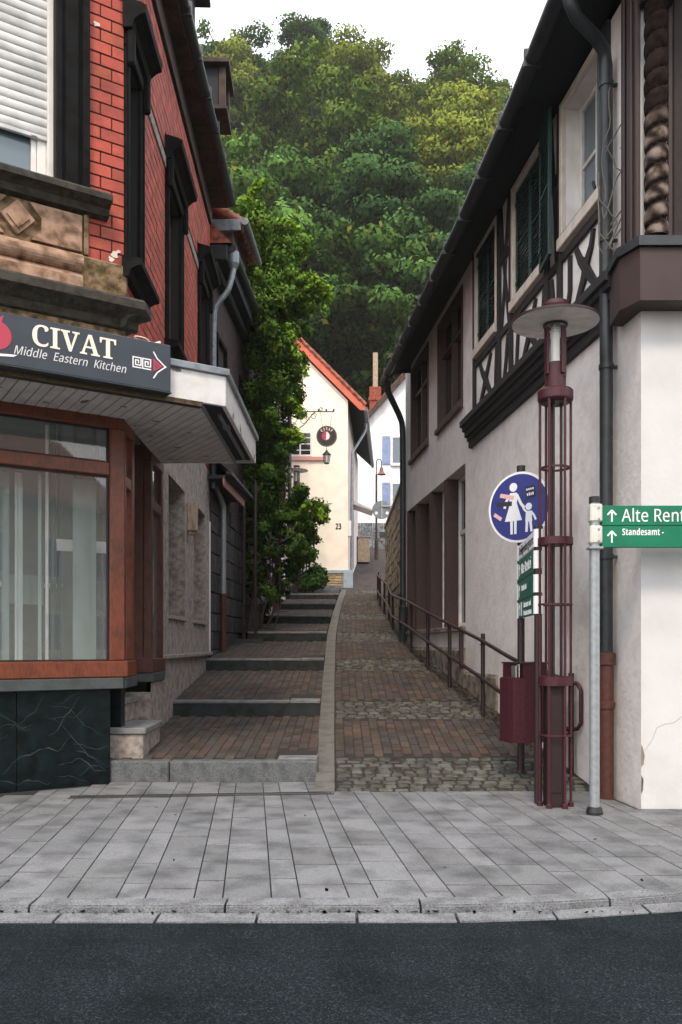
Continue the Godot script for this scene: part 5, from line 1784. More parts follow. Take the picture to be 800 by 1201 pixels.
# ------------------------------------------------------------------ street furniture
func cage_lamp(label: String, at: Vector3) -> void:
	var l := thing("street_lamp", label, "street lamp", at, 0.0, "maroon cage column lamps with a flat disc")
	var b := MB.new()
	for i in 6:
		var a := TAU * i / 6.0 + 0.12
		var p := Vector3(cos(a) * 0.125, 0, sin(a) * 0.125)
		b.tube([p + Vector3(0, 0.03, 0), p + Vector3(0, 3.4, 0)], 0.0115, 8)
		b.lathe([Vector2(0.026, 0.0), Vector2(0.026, 0.03), Vector2(0.012, 0.04)], 8, p)
	obj("cage_rod", b, M.maroon, l)
	b = MB.new()
	b.box(Vector3(-0.085, 0.0, -0.07), Vector3(0.055, 1.02, 0.07), 0.006)
	b.box(Vector3(-0.06, 0.12, 0.07), Vector3(0.03, 0.98, 0.078), 0.003)
	obj("service_box", b, M.maroon_deep, l)
	b = MB.new()
	for i in 3:
		b.tube([Vector3(cos(i * 2.1) * 0.045, 1.0, sin(i * 2.1) * 0.045), Vector3(cos(i * 2.1) * 0.045, 3.4, sin(i * 2.1) * 0.045)], 0.0095, 7)
	obj("core_rod", b, M.maroon_deep, l)
	for s in [[1.0, 1.075, 0.142], [2.16, 2.22, 0.142], [2.79, 2.806, 0.118], [1.66, 1.676, 0.14], [0.585, 0.601, 0.14]]:
		b = MB.new()
		var w: float = 0.03 if s[1] - s[0] > 0.03 else 0.018
		b.lathe([Vector2(s[2] - w, s[0]), Vector2(s[2], s[0]), Vector2(s[2], s[1]), Vector2(s[2] - w, s[1]), Vector2(s[2] - w, s[0])], 28)
		obj("ring", b, M.maroon, l)
	b = MB.new()
	b.lathe([Vector2(0.0, 3.33), Vector2(0.11, 3.33), Vector2(0.14, 3.35), Vector2(0.145, 3.36), Vector2(0.145, 3.43), Vector2(0.13, 3.445), Vector2(0.085, 3.45), Vector2(0.085, 3.66), Vector2(0.0, 3.66)], 30)
	for i in 4:
		var a := TAU * i / 4.0 + 0.5
		b.xf = Transform3D(Basis(Vector3.UP, a), Vector3.ZERO)
		b.box(Vector3(0.084, 3.56, -0.022), Vector3(0.105, 3.95, 0.022), 0.004)
	obj("lamp_neck", b, M.maroon, l)
	b = MB.new()
	b.lathe([Vector2(0.078, 3.64), Vector2(0.078, 4.0)], 24)
	obj("glass_cylinder", b, M.glass, l)
	b = MB.new()
	b.lathe([Vector2(0.0, 3.65), Vector2(0.034, 3.65), Vector2(0.036, 3.68), Vector2(0.036, 3.93), Vector2(0.026, 3.95), Vector2(0.0, 3.95)], 16)
	obj("lamp_tube", b, M.lamp_tube, l)
	b = MB.new()
	b.lathe([Vector2(0.028, 3.945), Vector2(0.05, 3.95), Vector2(0.05, 4.0)], 16)
	b.lathe([Vector2(0.04, 4.02), Vector2(0.05, 4.03), Vector2(0.05, 4.15)], 16)
	obj("lamp_fitting", b, M.chrome, l)
	b = MB.new()
	b.lathe([Vector2(0.0, 3.985), Vector2(0.352, 3.995), Vector2(0.352, 4.002)], 48)
	obj("disc_underside", b, M.lamp_under, l)
	b = MB.new()
	b.lathe([Vector2(0.345, 3.998), Vector2(0.362, 3.998), Vector2(0.362, 4.016), Vector2(0.345, 4.02), Vector2(0.1, 4.035), Vector2(0.0, 4.036)], 48)
	b.lathe([Vector2(0.088, 3.97), Vector2(0.1, 3.97), Vector2(0.1, 4.0)], 24)
	obj("disc", b, M.maroon_deep, l)
	b = MB.new()
	for i in 4:
		var a := TAU * i / 4.0 + 0.5
		b.tube([Vector3(cos(a) * 0.09, 4.03, sin(a) * 0.09), Vector3(cos(a) * 0.09, 4.13, sin(a) * 0.09)], 0.008, 6)
	b.lathe([Vector2(0.0, 4.12), Vector2(0.103, 4.12), Vector2(0.106, 4.135), Vector2(0.103, 4.165), Vector2(0.09, 4.172), Vector2(0.0, 4.176)], 28)
	obj("cap", b, M.maroon, l)

func disc(b: MB, r: float, z0: float, z1: float, n := 40) -> void:
	var p := []
	for i in n:
		p.append(Vector2(cos(TAU * i / n), sin(TAU * i / n)) * r)
	b.prism(p, z0, z1)

func circle(c: Vector2, r: float, n := 16) -> Array:
	var p := []
	for i in n:
		p.append(c + Vector2(cos(TAU * i / n), sin(TAU * i / n)) * r)
	return p

func pedestrian_sign() -> void:
	var at := P(1.765, 0.06, 8.36)
	var s := thing("signpost", "maroon post with a round blue pedestrian sign above green finger plates", "signpost", at)
	var b := MB.new()
	b.tube([Vector3(0, 0, 0), Vector3(0, 2.98, 0)], 0.036, 12)
	b.lathe([Vector2(0.06, 0.0), Vector2(0.06, 0.03), Vector2(0.036, 0.05)], 12)
	obj("post", b, M.maroon_deep, s)
	b = MB.new()
	b.lathe([Vector2(0.042, 2.97), Vector2(0.042, 3.03), Vector2(0.0, 3.035)], 12)
	obj("post_cap", b, M.black, s)
	var o2 := Vector3(1.655, -0.06, -7.16) - at
	o2.y = -0.05
	b = MB.new()
	b.tube([o2, o2 + Vector3(0, 2.3, 0)], 0.033, 12)
	obj("post", b, M.maroon_deep, s)
	b = MB.new()
	b.lathe([Vector2(0.04, 2.285), Vector2(0.04, 2.32), Vector2(0.0, 2.33)], 12, o2)
	obj("post_cap", b, M.black, s)
	# round sign, turned towards the street on the left
	var R := Transform3D(Basis(Vector3.UP, -0.74), Vector3(0, 2.62, 0) + Vector3(-0.02, 0, 0.03))
	b = MB.new()
	b.xf = R
	disc(b, 0.345, 0.0, 0.012)
	obj("round_sign", b, M.sign_white, s)
	b = MB.new()
	b.xf = R
	disc(b, 0.322, 0.012, 0.015)
	var face := obj("sign_face", b, M.sign_blue, s)
	b = MB.new()
	b.xf = R
	var z := [0.015, 0.018]
	b.xf = R * Transform3D(Basis(), Vector3(-0.04, 0, 0))
	b.prism(circle(Vector2(-0.02, 0.2), 0.043), z[0], z[1])
	b.prism([Vector2(-0.055, 0.145), Vector2(0.015, 0.145), Vector2(0.03, 0.12), Vector2(0.018, 0.04), Vector2(0.075, -0.13), Vector2(-0.115, -0.13), Vector2(-0.058, 0.04), Vector2(-0.07, 0.12)], z[0], z[1])
	b.prism([Vector2(-0.055, -0.13), Vector2(-0.025, -0.13), Vector2(-0.027, -0.26), Vector2(-0.052, -0.26)], z[0], z[1] + 0.0003)
	b.prism([Vector2(-0.012, -0.13), Vector2(0.018, -0.13), Vector2(0.015, -0.26), Vector2(-0.01, -0.26)], z[0], z[1] + 0.0003)
	b.ribbon([Vector2(0.018, 0.125), Vector2(0.065, 0.03), Vector2(0.105, -0.015)], 0.028, z[0], z[1] + 0.0006)
	b.ribbon([Vector2(-0.06, 0.125), Vector2(-0.11, 0.05), Vector2(-0.118, 0.0)], 0.028, z[0], z[1] + 0.0006)
	obj("woman_symbol", b, M.sign_white, s)
	b = MB.new()
	b.xf = R
	b.xf = R * Transform3D(Basis(), Vector3(-0.045, 0, 0))
	b.prism(circle(Vector2(0.155, -0.005), 0.035), z[0], z[1])
	b.prism([Vector2(0.125, -0.048), Vector2(0.185, -0.048), Vector2(0.192, -0.15), Vector2(0.118, -0.15)], z[0], z[1])
	b.prism([Vector2(0.122, -0.15), Vector2(0.15, -0.15), Vector2(0.142, -0.25), Vector2(0.118, -0.25)], z[0], z[1] + 0.0003)
	b.prism([Vector2(0.16, -0.15), Vector2(0.188, -0.15), Vector2(0.198, -0.25), Vector2(0.174, -0.25)], z[0], z[1] + 0.0003)
	b.ribbon([Vector2(0.132, -0.055), Vector2(0.105, -0.03), Vector2(0.09, 0.0)], 0.02, z[0], z[1] + 0.0008)
	b.ribbon([Vector2(0.182, -0.055), Vector2(0.215, -0.1), Vector2(0.232, -0.14)], 0.02, z[0], z[1] + 0.0008)
	obj("child_symbol", b, M.sign_white, s)
	b = MB.new()
	for k in [[0.13, 0.135, 0.05, 0.055, 0.1], [-0.16, 0.045, 0.085, 0.022, -0.05]]:
		b.xf = R * Transform3D(Basis(Vector3.BACK, k[4]), Vector3(k[0], k[1], 0.0185))
		b.box(Vector3(-k[2], -k[3], 0), Vector3(k[2], k[3], 0.001))
	obj("sticker", b, M.sticker_black, s)
	b = MB.new()
	for k in [[-0.13, 0.115, 0.08, 0.02, -0.25], [-0.235, -0.075, 0.05, 0.018, -0.6]]:
		b.xf = R * Transform3D(Basis(Vector3.BACK, k[4]), Vector3(k[0], k[1], 0.0188))
		b.box(Vector3(-k[2], -k[3], 0), Vector3(k[2], k[3], 0.001))
	obj("sticker", b, M.sticker_pink, s)
	b = MB.new()
	b.xf = R * Transform3D(Basis(Vector3.BACK, 0.1), Vector3(0.13, 0.135, 0.0197))
	for i in 4:
		b.box(Vector3(-0.04 + 0.02 * i, -0.035, 0), Vector3(-0.028 + 0.02 * i, -0.01 + 0.004 * (i % 2), 0.0006))
		b.box(Vector3(-0.042 + 0.022 * i, 0.018, 0), Vector3(-0.028 + 0.022 * i, 0.036, 0.0006))
	obj("sticker_print", b, M.sign_white, s)
	# plates between the two posts
	var dirv := (o2 - Vector3.ZERO); dirv.y = 0
	var len := dirv.length()
	var px := dirv.normalized()
	var PL := Transform3D(Basis(px, Vector3.UP, px.cross(Vector3.UP)), Vector3.ZERO)
	var rows := [[2.1, 2.24, M.sign_white], [1.89, 2.09, M.sign_green_dark], [1.7, 1.885, M.sign_green_dark], [1.53, 1.695, M.sign_green_dark]]
	for r in rows:
		b = MB.new()
		b.xf = PL
		b.box(Vector3(0.035, r[0], 0.012), Vector3(len - 0.035, r[1], 0.03), 0.003)
		obj("finger_plate", b, r[2], s)
	b = MB.new()
	for y in [2.17, 1.99, 1.79, 1.61]:
		for q in [Vector3.ZERO, o2]:
			b.lathe([Vector2(0.036, y - 0.075), Vector2(0.041, y - 0.075), Vector2(0.041, y + 0.075), Vector2(0.036, y + 0.075)], 12, Vector3(q.x, 0, q.z))
	obj("clamp_sleeve", b, M.sign_white, s)
	var tx := PL * Transform3D(Basis(), Vector3(0, 0, 0.0305))
	letters("lettering", "Heiligenbergturm", 0.075, 1.0, s, M.black, tx * Transform3D(Basis(), Vector3(0.62, 2.17, 0)), ["Droid Sans"])
	letters("lettering", "Alte Rentei", 0.095, 0.72, s, M.sign_white, tx * Transform3D(Basis(), Vector3(0.62, 1.99, 0)), ["Droid Sans"])
	letters("lettering", "Standesamt -", 0.055, 0.4, s, M.sign_white, tx * Transform3D(Basis(), Vector3(0.5, 1.81, 0)), ["Droid Sans"])
	letters("lettering", "Ehrenamt- und", 0.05, 0.5, s, M.sign_white, tx * Transform3D(Basis(), Vector3(0.72, 1.645, 0)), ["Droid Sans"])
	letters("lettering", "Seniorenzentrum", 0.05, 0.55, s, M.sign_white, tx * Transform3D(Basis(), Vector3(0.74, 1.57, 0)), ["Droid Sans"])
	b = MB.new()
	b.xf = tx
	b.prism([Vector2(0.25, 1.55), Vector2(0.33, 1.55), Vector2(0.33, 1.68), Vector2(0.25, 1.68)], 0.0, 0.002)
	for y in [1.99, 1.79, 1.61]:
		up_arrow(b, Vector2(0.14, y), 0.055)
	obj("arrow", b, M.sign_white, s)

func up_arrow(b: MB, c: Vector2, h: float) -> void:
	b.prism([c + Vector2(-h * 0.13, -h), c + Vector2(h * 0.13, -h), c + Vector2(h * 0.13, h * 0.6), c + Vector2(-h * 0.13, h * 0.6)], 0.0, 0.0025)
	b.ribbon([c + Vector2(-h * 0.72, h * 0.12), c + Vector2(0, h * 0.9)], h * 0.27, 0.0, 0.0027)
	b.ribbon([c + Vector2(h * 0.72, h * 0.12), c + Vector2(0, h * 0.9)], h * 0.27, 0.0, 0.0029)

func bin_and_rail() -> void:
	var n := thing("litter_bin", "maroon metal litter bin with rounded front hanging on the sign post", "litter bin", P(1.735, 0.42, 8.12), 0.3)
	var foot := []
	for i in 9:
		var a := PI / 2 + (PI * 0.62) * i / 8.0
		foot.append(Vector2(0.02 + 0.21 * cos(a), -0.02 - 0.17 * sin(a) * -1.0))
	var out := [Vector2(-0.19, -0.15), Vector2(-0.07, -0.17), Vector2(0.055, -0.175), Vector2(0.19, -0.12), Vector2(0.2, 0.14), Vector2(-0.13, 0.16), Vector2(-0.2, 0.09), Vector2(-0.205, -0.08)]
	var b := MB.new()
	b.vprism(out, 0.0, 0.60)
	var inn := []
	for p in out:
		inn.append(p * 0.97 + Vector2(0.003, 0))
	b.vprism(inn, 0.6, 0.607)
	obj("bin_body", b, M.maroon, n)
	b = MB.new()
	b.vprism([Vector2(-0.09, -0.166), Vector2(0.055, -0.175), Vector2(0.19, -0.12), Vector2(0.2, 0.14), Vector2(-0.13, 0.16)], 0.607, 0.735)
	obj("bin_hood", b, M.maroon, n)
	b = MB.new()
	b.vprism([Vector2(-0.13, -0.17), Vector2(0.06, -0.185), Vector2(0.2, -0.125), Vector2(0.21, 0.15), Vector2(-0.14, 0.17)], 0.736, 0.752)
	obj("bin_lid", b, M.maroon_deep, n)
	b = MB.new()
	b.box(Vector3(-0.135, 0.61, 0.12), Vector3(-0.125, 0.735, 0.165), 0.003)
	b.box(Vector3(-0.16, 0.609, 0.06), Vector3(-0.148, 0.72, 0.15), 0.003)
	obj("stub_plate", b, M.chrome, n)
	b = MB.new()
	b.xf = Transform3D(Basis(Vector3.RIGHT, PI / 2), Vector3(0.085, 0.45, 0.166))
	b.lathe([Vector2(0.018, -0.01), Vector2(0.018, 0.006), Vector2(0.0, 0.008)], 14)
	obj("lock", b, M.chrome, n)
	b = MB.new()
	b.box(Vector3(0.052, 0.005, 0.17), Vector3(0.058, 0.6, 0.1772))
	obj("door_gap", b, M.black, n)

	# handrail up the ramp
	var pts := [[8.3, 2.24], [9.4, 1.94], [10.75, 1.79], [12.55, 1.6], [14.05, 1.43], [15.8, 1.3], [17.3, 1.2], [19.1, 1.16], [20.7, 1.17], [22.2, 1.13], [24.0, 1.1], [26.0, 1.12], [27.4, 1.2]]
	var ys := [0.98, 1.17, 1.40, 1.66, 1.88, 2.13, 2.3, 2.46, 2.78, 3.02, 3.26, 3.5, 3.66]
	var h := thing("handrail", "dark maroon two bar handrail zigzagging up the ramp along the right wall", "handrail", P(1.79, 0.4, 10.75))
	var top := []
	var low := []
	for i in pts.size():
		top.append(P(pts[i][1] - 0.03, ys[i], pts[i][0]))
		low.append(P(pts[i][1] - 0.03, ys[i] - 0.47, pts[i][0]))
	for i in range(0, pts.size()):
		if i == 1 or i == 6:
			continue
		b = start(h)
		b.tube([P(pts[i][1], ramp_y(pts[i][0]) - 0.05, pts[i][0]), P(pts[i][1], ys[i] + (0.08 if i < 3 else 0.02), pts[i][0])], 0.028, 8)
		obj("rail_post", b, M.maroon_deep, h)
	for a in [top, low]:
		b = start(h)
		b.tube(smooth(a, 3, 0.25), 0.025, 8)
		obj("rail", b, M.maroon_deep, h)
	b = start(h)
	var e0: Vector3 = top[0]
	var e1: Vector3 = low[0]
	b.tube([e0, e0 + Vector3(0.06, -0.02, 0.12), e0 + Vector3(0.08, -0.08, 0.16), e1 + Vector3(0.08, 0.08, 0.16), e1 + Vector3(0.06, 0.02, 0.12), e1], 0.019, 8)
	b.tube([e0 + Vector3(0.16, -0.01, 0), e0 + Vector3(0.0, -0.01, 0)], 0.012, 6)
	obj("rail_loop", b, M.maroon, h)
	b = start(h)
	var jx: Vector3 = top[2].lerp(top[3], 0.55)
	b.box(jx + Vector3(-0.03, -0.54, -0.03), jx + Vector3(0.03, 0.03, 0.03), 0.008)
	for i in [2, 3]:
		for y in [-0.06, -0.52]:
			b.tube([top[i] + Vector3(-0.01, y + 0.06, 0.12), top[i] + Vector3(-0.01, y, 0.12), top[i] + Vector3(-0.01, y, 0.0)], 0.008, 6)
	obj("rail_joint", b, M.maroon_deep, h)

func smooth(a: Array, n: int, pull: float) -> Array:
	var o := []
	for i in a.size():
		if i == 0 or i == a.size() - 1:
			o.append(a[i])
		else:
			var p: Vector3 = a[i]
			var q0: Vector3 = p.lerp(a[i - 1], pull * 0.6)
			var q1: Vector3 = p.lerp(a[i + 1], pull * 0.6)
			for k in n + 1:
				var t := float(k) / n
				o.append(q0.lerp(p, t).lerp(p.lerp(q1, t), t))
	return o

func direction_sign() -> void:
	var s := thing("direction_sign", "green street direction sign with white arrows on a grey galvanised pole", "direction sign", P(1.998, 0.0, 6.72))
	var b := MB.new()
	b.tube([Vector3(0, 0, 0), Vector3(0, 2.46, 0)], 0.04, 16)
	obj("pole", b, M.galvanised, s)
	b = MB.new()
	b.lathe([Vector2(0.043, 2.45), Vector2(0.043, 2.5), Vector2(0.0, 2.505)], 16)
	obj("pole_cap", b, M.black, s)
	b = MB.new()
	b.lathe([Vector2(0.065, 0.0), Vector2(0.065, 0.02), Vector2(0.055, 0.055), Vector2(0.04, 0.06)], 16)
	obj("pole_foot", b, M.black, s)
	b = MB.new()
	for y in [2.2, 2.37]:
		b.box(Vector3(-0.046, y - 0.07, -0.042), Vector3(0.05, y + 0.07, 0.048), 0.01)
	obj("bracket", b, M.lamp_under, s)
	b = MB.new()
	b.box(Vector3(-0.055, 2.085, -0.045), Vector3(0.055, 2.105, 0.06), 0.004)
	for y in [2.15, 2.24, 2.32, 2.41]:
		b.tube([Vector3(0.02, y, 0.048), Vector3(0.02, y, 0.056)], 0.008, 6)
	obj("bracket_bolt", b, M.galvanised, s)
	for r in [[2.1, 2.268], [2.272, 2.43]]:
		b = MB.new()
		b.box(Vector3(0.052, r[0], -0.02), Vector3(1.35, r[1], 0.02), 0.004)
		obj("sign_plate", b, M.sign_green, s)
	var F := Transform3D(Basis(), Vector3(0, 0, 0.0202))
	letters("lettering", "Alte Rentei", 0.10, 0.585, s, M.sign_white, F * Transform3D(Basis(), Vector3(0.505, 2.352, 0)), ["Droid Sans"], false, 0.0, 0.003)
	letters("lettering", "Standesamt -", 0.052, 0.325, s, M.sign_white, F * Transform3D(Basis(), Vector3(0.375, 2.222, 0)), ["Droid Sans"], true, 0.0, 0.003)
	b = MB.new()
	b.xf = F
	up_arrow(b, Vector2(0.13, 2.35), 0.048)
	up_arrow(b, Vector2(0.13, 2.185), 0.048)
	obj("arrow", b, M.sign_white, s)

func tendrils() -> void:
	var t := thing("dead_creeper", "dry leafless creeper strands looped round the downpipe under the eave", "creeper", P(2.3, 5.0, 7.38))
	for k in 9:
		var pts := []
		var x := 2.24 + rng.randf() * 0.1
		var y := rng.randf_range(4.6, 5.6)
		var d := 7.32
		var a := rng.randf() * TAU
		for i in 16:
			pts.append(P(x, y, d - 0.03))
			a += rng.randfn(0.0, 0.5)
			x = clampf(x + 0.035 * cos(a), 2.2, 2.42)
			y = clampf(y + 0.05 + 0.03 * sin(a), 4.5, 6.1)
			d = 7.31 - clampf((x - 2.36) * 3.0, 0.0, 0.35) + 0.01 * sin(a)
		var b := start(t)
		b.tube(pts, 0.006, 5)
		obj("strand", b, M.dry_twig, t)

# ------------------------------------------------------------------ houses further up
func blocks(root: Node3D, fr: Transform3D, x0: float, x1: float, y0: float, y1: float, bw: float, bh: float, lo: Color, hi: Color, m: Material, holes := [], joined := false, called := "stone_block", proud := 0.03, rough := 0.012) -> void:
	var y := y0
	var row := 0
	var jb := start(root, fr)
	while y < y1 - 0.03:
		var hh := minf(bh * rng.randf_range(0.92, 1.08), y1 - y)
		if y1 - y - hh < 0.06:
			hh = y1 - y
		var x := x0 - (bw * 0.5 if row % 2 else 0.0)
		while x < x1:
			var w := bw * rng.randf_range(0.85, 1.15)
			var a := maxf(x, x0)
			var e := minf(x + w, x1)
			x += w
			if e - a < 0.05:
				continue
			var skip := false
			for h in holes:
				skip = skip or (h as Rect2).grow(-0.02).intersects(Rect2(a, y, e - a, hh))
			if skip:
				continue
			var b := jb if joined else start(root, fr)
			b.col = lo.lerp(hi, rng.randf())
			b.box(Vector3(a + 0.008, y + 0.008, -0.05), Vector3(e - 0.008, y + hh - 0.008, proud + rng.randf_range(-rough, rough)), 0.012)
			if not joined:
				obj(called, b, m, root)
		y += hh
		row += 1
	if joined:
		stuff_part(called, jb, m, root)

func stone_house() -> void:
	var root := thing("stone_house", "narrow house with dark rough stone ground floor behind the climber", "house", P(-2.32, 1.0, 14.98))
	var hx := Vector3(0.045, 0, -1).normalized()
	var H := Transform3D(Basis(hx, Vector3.UP, hx.cross(Vector3.UP)), P(-2.32, 0, 14.98))
	var b := start(root)
	b.vprism([Vector2(-2.36, 14.99), Vector2(-2.07, 21.4), Vector2(-9, 21.4), Vector2(-9, 14.99)], -0.2, 8.35)
	obj("core", b, M.mortar_dark, root)
	blocks(root, H, 0.0, 6.4, 0.9, 4.0, 0.62, 0.345, Color(0.028, 0.028, 0.032), Color(0.085, 0.075, 0.075), M.stone_block)
	b = start(root, H)
	b.wall(0.0, 6.42, 4.0, 8.35, [Rect2(0.7, 5.4, 1.0, 1.7), Rect2(3.2, 5.4, 1.0, 1.7)], 0.2)
	obj("upper_wall", b, M.purple_brick, root)
	for x in [0.7, 3.2]:
		b = start(root, H)
		b.frame(x + 0.001, x + 0.999, 5.401, 7.099, 0.08, -0.18, 0.03)
		b.box(Vector3(x - 0.1, 5.3, 0.002), Vector3(x + 1.1, 5.4, 0.12), 0.01)
		var wn := obj("window", b, M.dark_stone, root)
		b = start(root, H)
		b.box(Vector3(x + 0.05, 5.45, -0.15), Vector3(x + 0.95, 7.05, -0.14))
		obj("pane", b, M.dark_glass, wn)
	b = start(root, H)
	b.box(Vector3(-0.02, 8.1, 0.0), Vector3(4.3, 8.36, 0.32), 0.01)
	b.box(Vector3(-0.02, 7.95, 0.0), Vector3(4.3, 8.1, 0.16), 0.03)
	obj("eave", b, M.soffit_dark, root)
	b = start(root, H)
	b.tube([Vector3(0.1, 8.36, 0.38), Vector3(4.4, 8.42, 0.38)], 0.085, 10)
	obj("gutter", b, M.gutter_dark, root)
	b = start(root, H)
	b.quad(Vector3(0, 8.4, 0.4), Vector3(6.4, 8.4, 0.4), Vector3(6.4, 11.4, -2.6), Vector3(0, 11.4, -2.6))
	b.quad(Vector3(6.4, 8.4, -5.6), Vector3(0, 8.4, -5.6), Vector3(0, 11.4, -2.6), Vector3(6.4, 11.4, -2.6))
	b.tri(Vector3(0, 8.4, -5.6), Vector3(0, 8.4, 0.4), Vector3(0, 11.4, -2.6))
	b.tri(Vector3(6.4, 8.4, 0.4), Vector3(6.4, 8.4, -5.6), Vector3(6.4, 11.4, -2.6))
	obj("roof", b, M.terracotta, root)
	# the little red tiled dormer roof showing past the brick house
	b = start(root, H)
	b.box(Vector3(0.55, 8.4, -1.0), Vector3(1.95, 9.0, 0.34), 0.01)
	var dm := obj("dormer", b, M.brown_frame, root)
	for i in 8:
		for j in 4:
			b = start(root, H)
			var x := 0.45 + i * 0.2
			var z := 0.5 - j * 0.27
			var y := 9.0 + j * 0.17
			b.tube([Vector3(x + 0.1, y, z), Vector3(x + 0.1, y + 0.19, z - 0.30)], [0.105, 0.085], 8)
			obj("roof_tile", b, M.terracotta, dm)
	b = start(root, H)
	b.tube([Vector3(0.35, 8.95, 0.58), Vector3(2.1, 8.97, 0.58)], 0.07, 8)
	b.box(Vector3(0.37, 8.8, -0.7), Vector3(0.41, 9.0, 0.5), 0.004)
	obj("dormer_gutter", b, M.zinc, dm)
	# zinc downpipes
	b = start(root, H)
	b.tube(smooth([Vector3(0.22, 8.34, 0.40), Vector3(0.2, 7.98, 0.40), Vector3(0.12, 7.6, 0.32), Vector3(0.06, 7.3, 0.09), Vector3(0.05, 7.0, 0.07), Vector3(0.05, 4.1, 0.07)], 4, 0.5), 0.05, 10)
	b.lathe([Vector2(0.05, 8.0), Vector2(0.1, 8.12), Vector2(0.1, 8.32)], 12, Vector3(0.21, 0, 0.4))
	obj("downpipe", b, M.zinc, root)
	b = start(root, H)
	b.tube(smooth([Vector3(0.35, 4.25, 0.02), Vector3(0.5, 4.15, 0.05), Vector3(0.72, 3.9, 0.12), Vector3(0.74, 3.6, 0.12), Vector3(0.74, 2.25, 0.12)], 4, 0.4), 0.05, 10)
	for y in [3.4, 2.9]:
		b.lathe([Vector2(0.05, y), Vector2(0.058, y), Vector2(0.058, y + 0.03), Vector2(0.05, y + 0.03)], 10, Vector3(0.74, 0, 0.12))
	obj("downpipe", b, M.galvanised, root)
	b = start(root, H)
	b.lathe([Vector2(0.058, 1.1), Vector2(0.058, 2.2), Vector2(0.066, 2.2), Vector2(0.066, 2.28), Vector2(0.05, 2.29)], 12, Vector3(0.74, 0, 0.12))
	obj("pipe_foot", b, M.rust_red, root)
	# pent roof with a scalloped valance
	b = start(root, H)
	b.quad(Vector3(-0.35, 4.32, 0.42), Vector3(2.2, 4.32, 0.42), Vector3(2.2, 4.7, 0.0), Vector3(-0.35, 4.7, 0.0))
	b.box(Vector3(-0.35, 4.26, 0.36), Vector3(2.2, 4.33, 0.46), 0.01)
	b.box(Vector3(-0.3, 4.2, 0.0), Vector3(2.15, 4.27, 0.36), 0.01)
	var pr := obj("pent_roof", b, M.gutter_dark, root)
	for i in 11:
		b = start(root, H)
		var x := -0.3 + i * 0.2
		var pl := [Vector2(x, 4.26), Vector2(x, 4.14)]
		for k in 7:
			var a := PI + PI * k / 6.0
			pl.append(Vector2(x + 0.09 + 0.09 * cos(a), 4.13 + 0.07 * sin(a)))
		pl.append_array([Vector2(x + 0.18, 4.14), Vector2(x + 0.18, 4.26)])
		b.prism(pl, 0.3, 0.33)
		obj("scallop", b, M.pink_sill, pr)

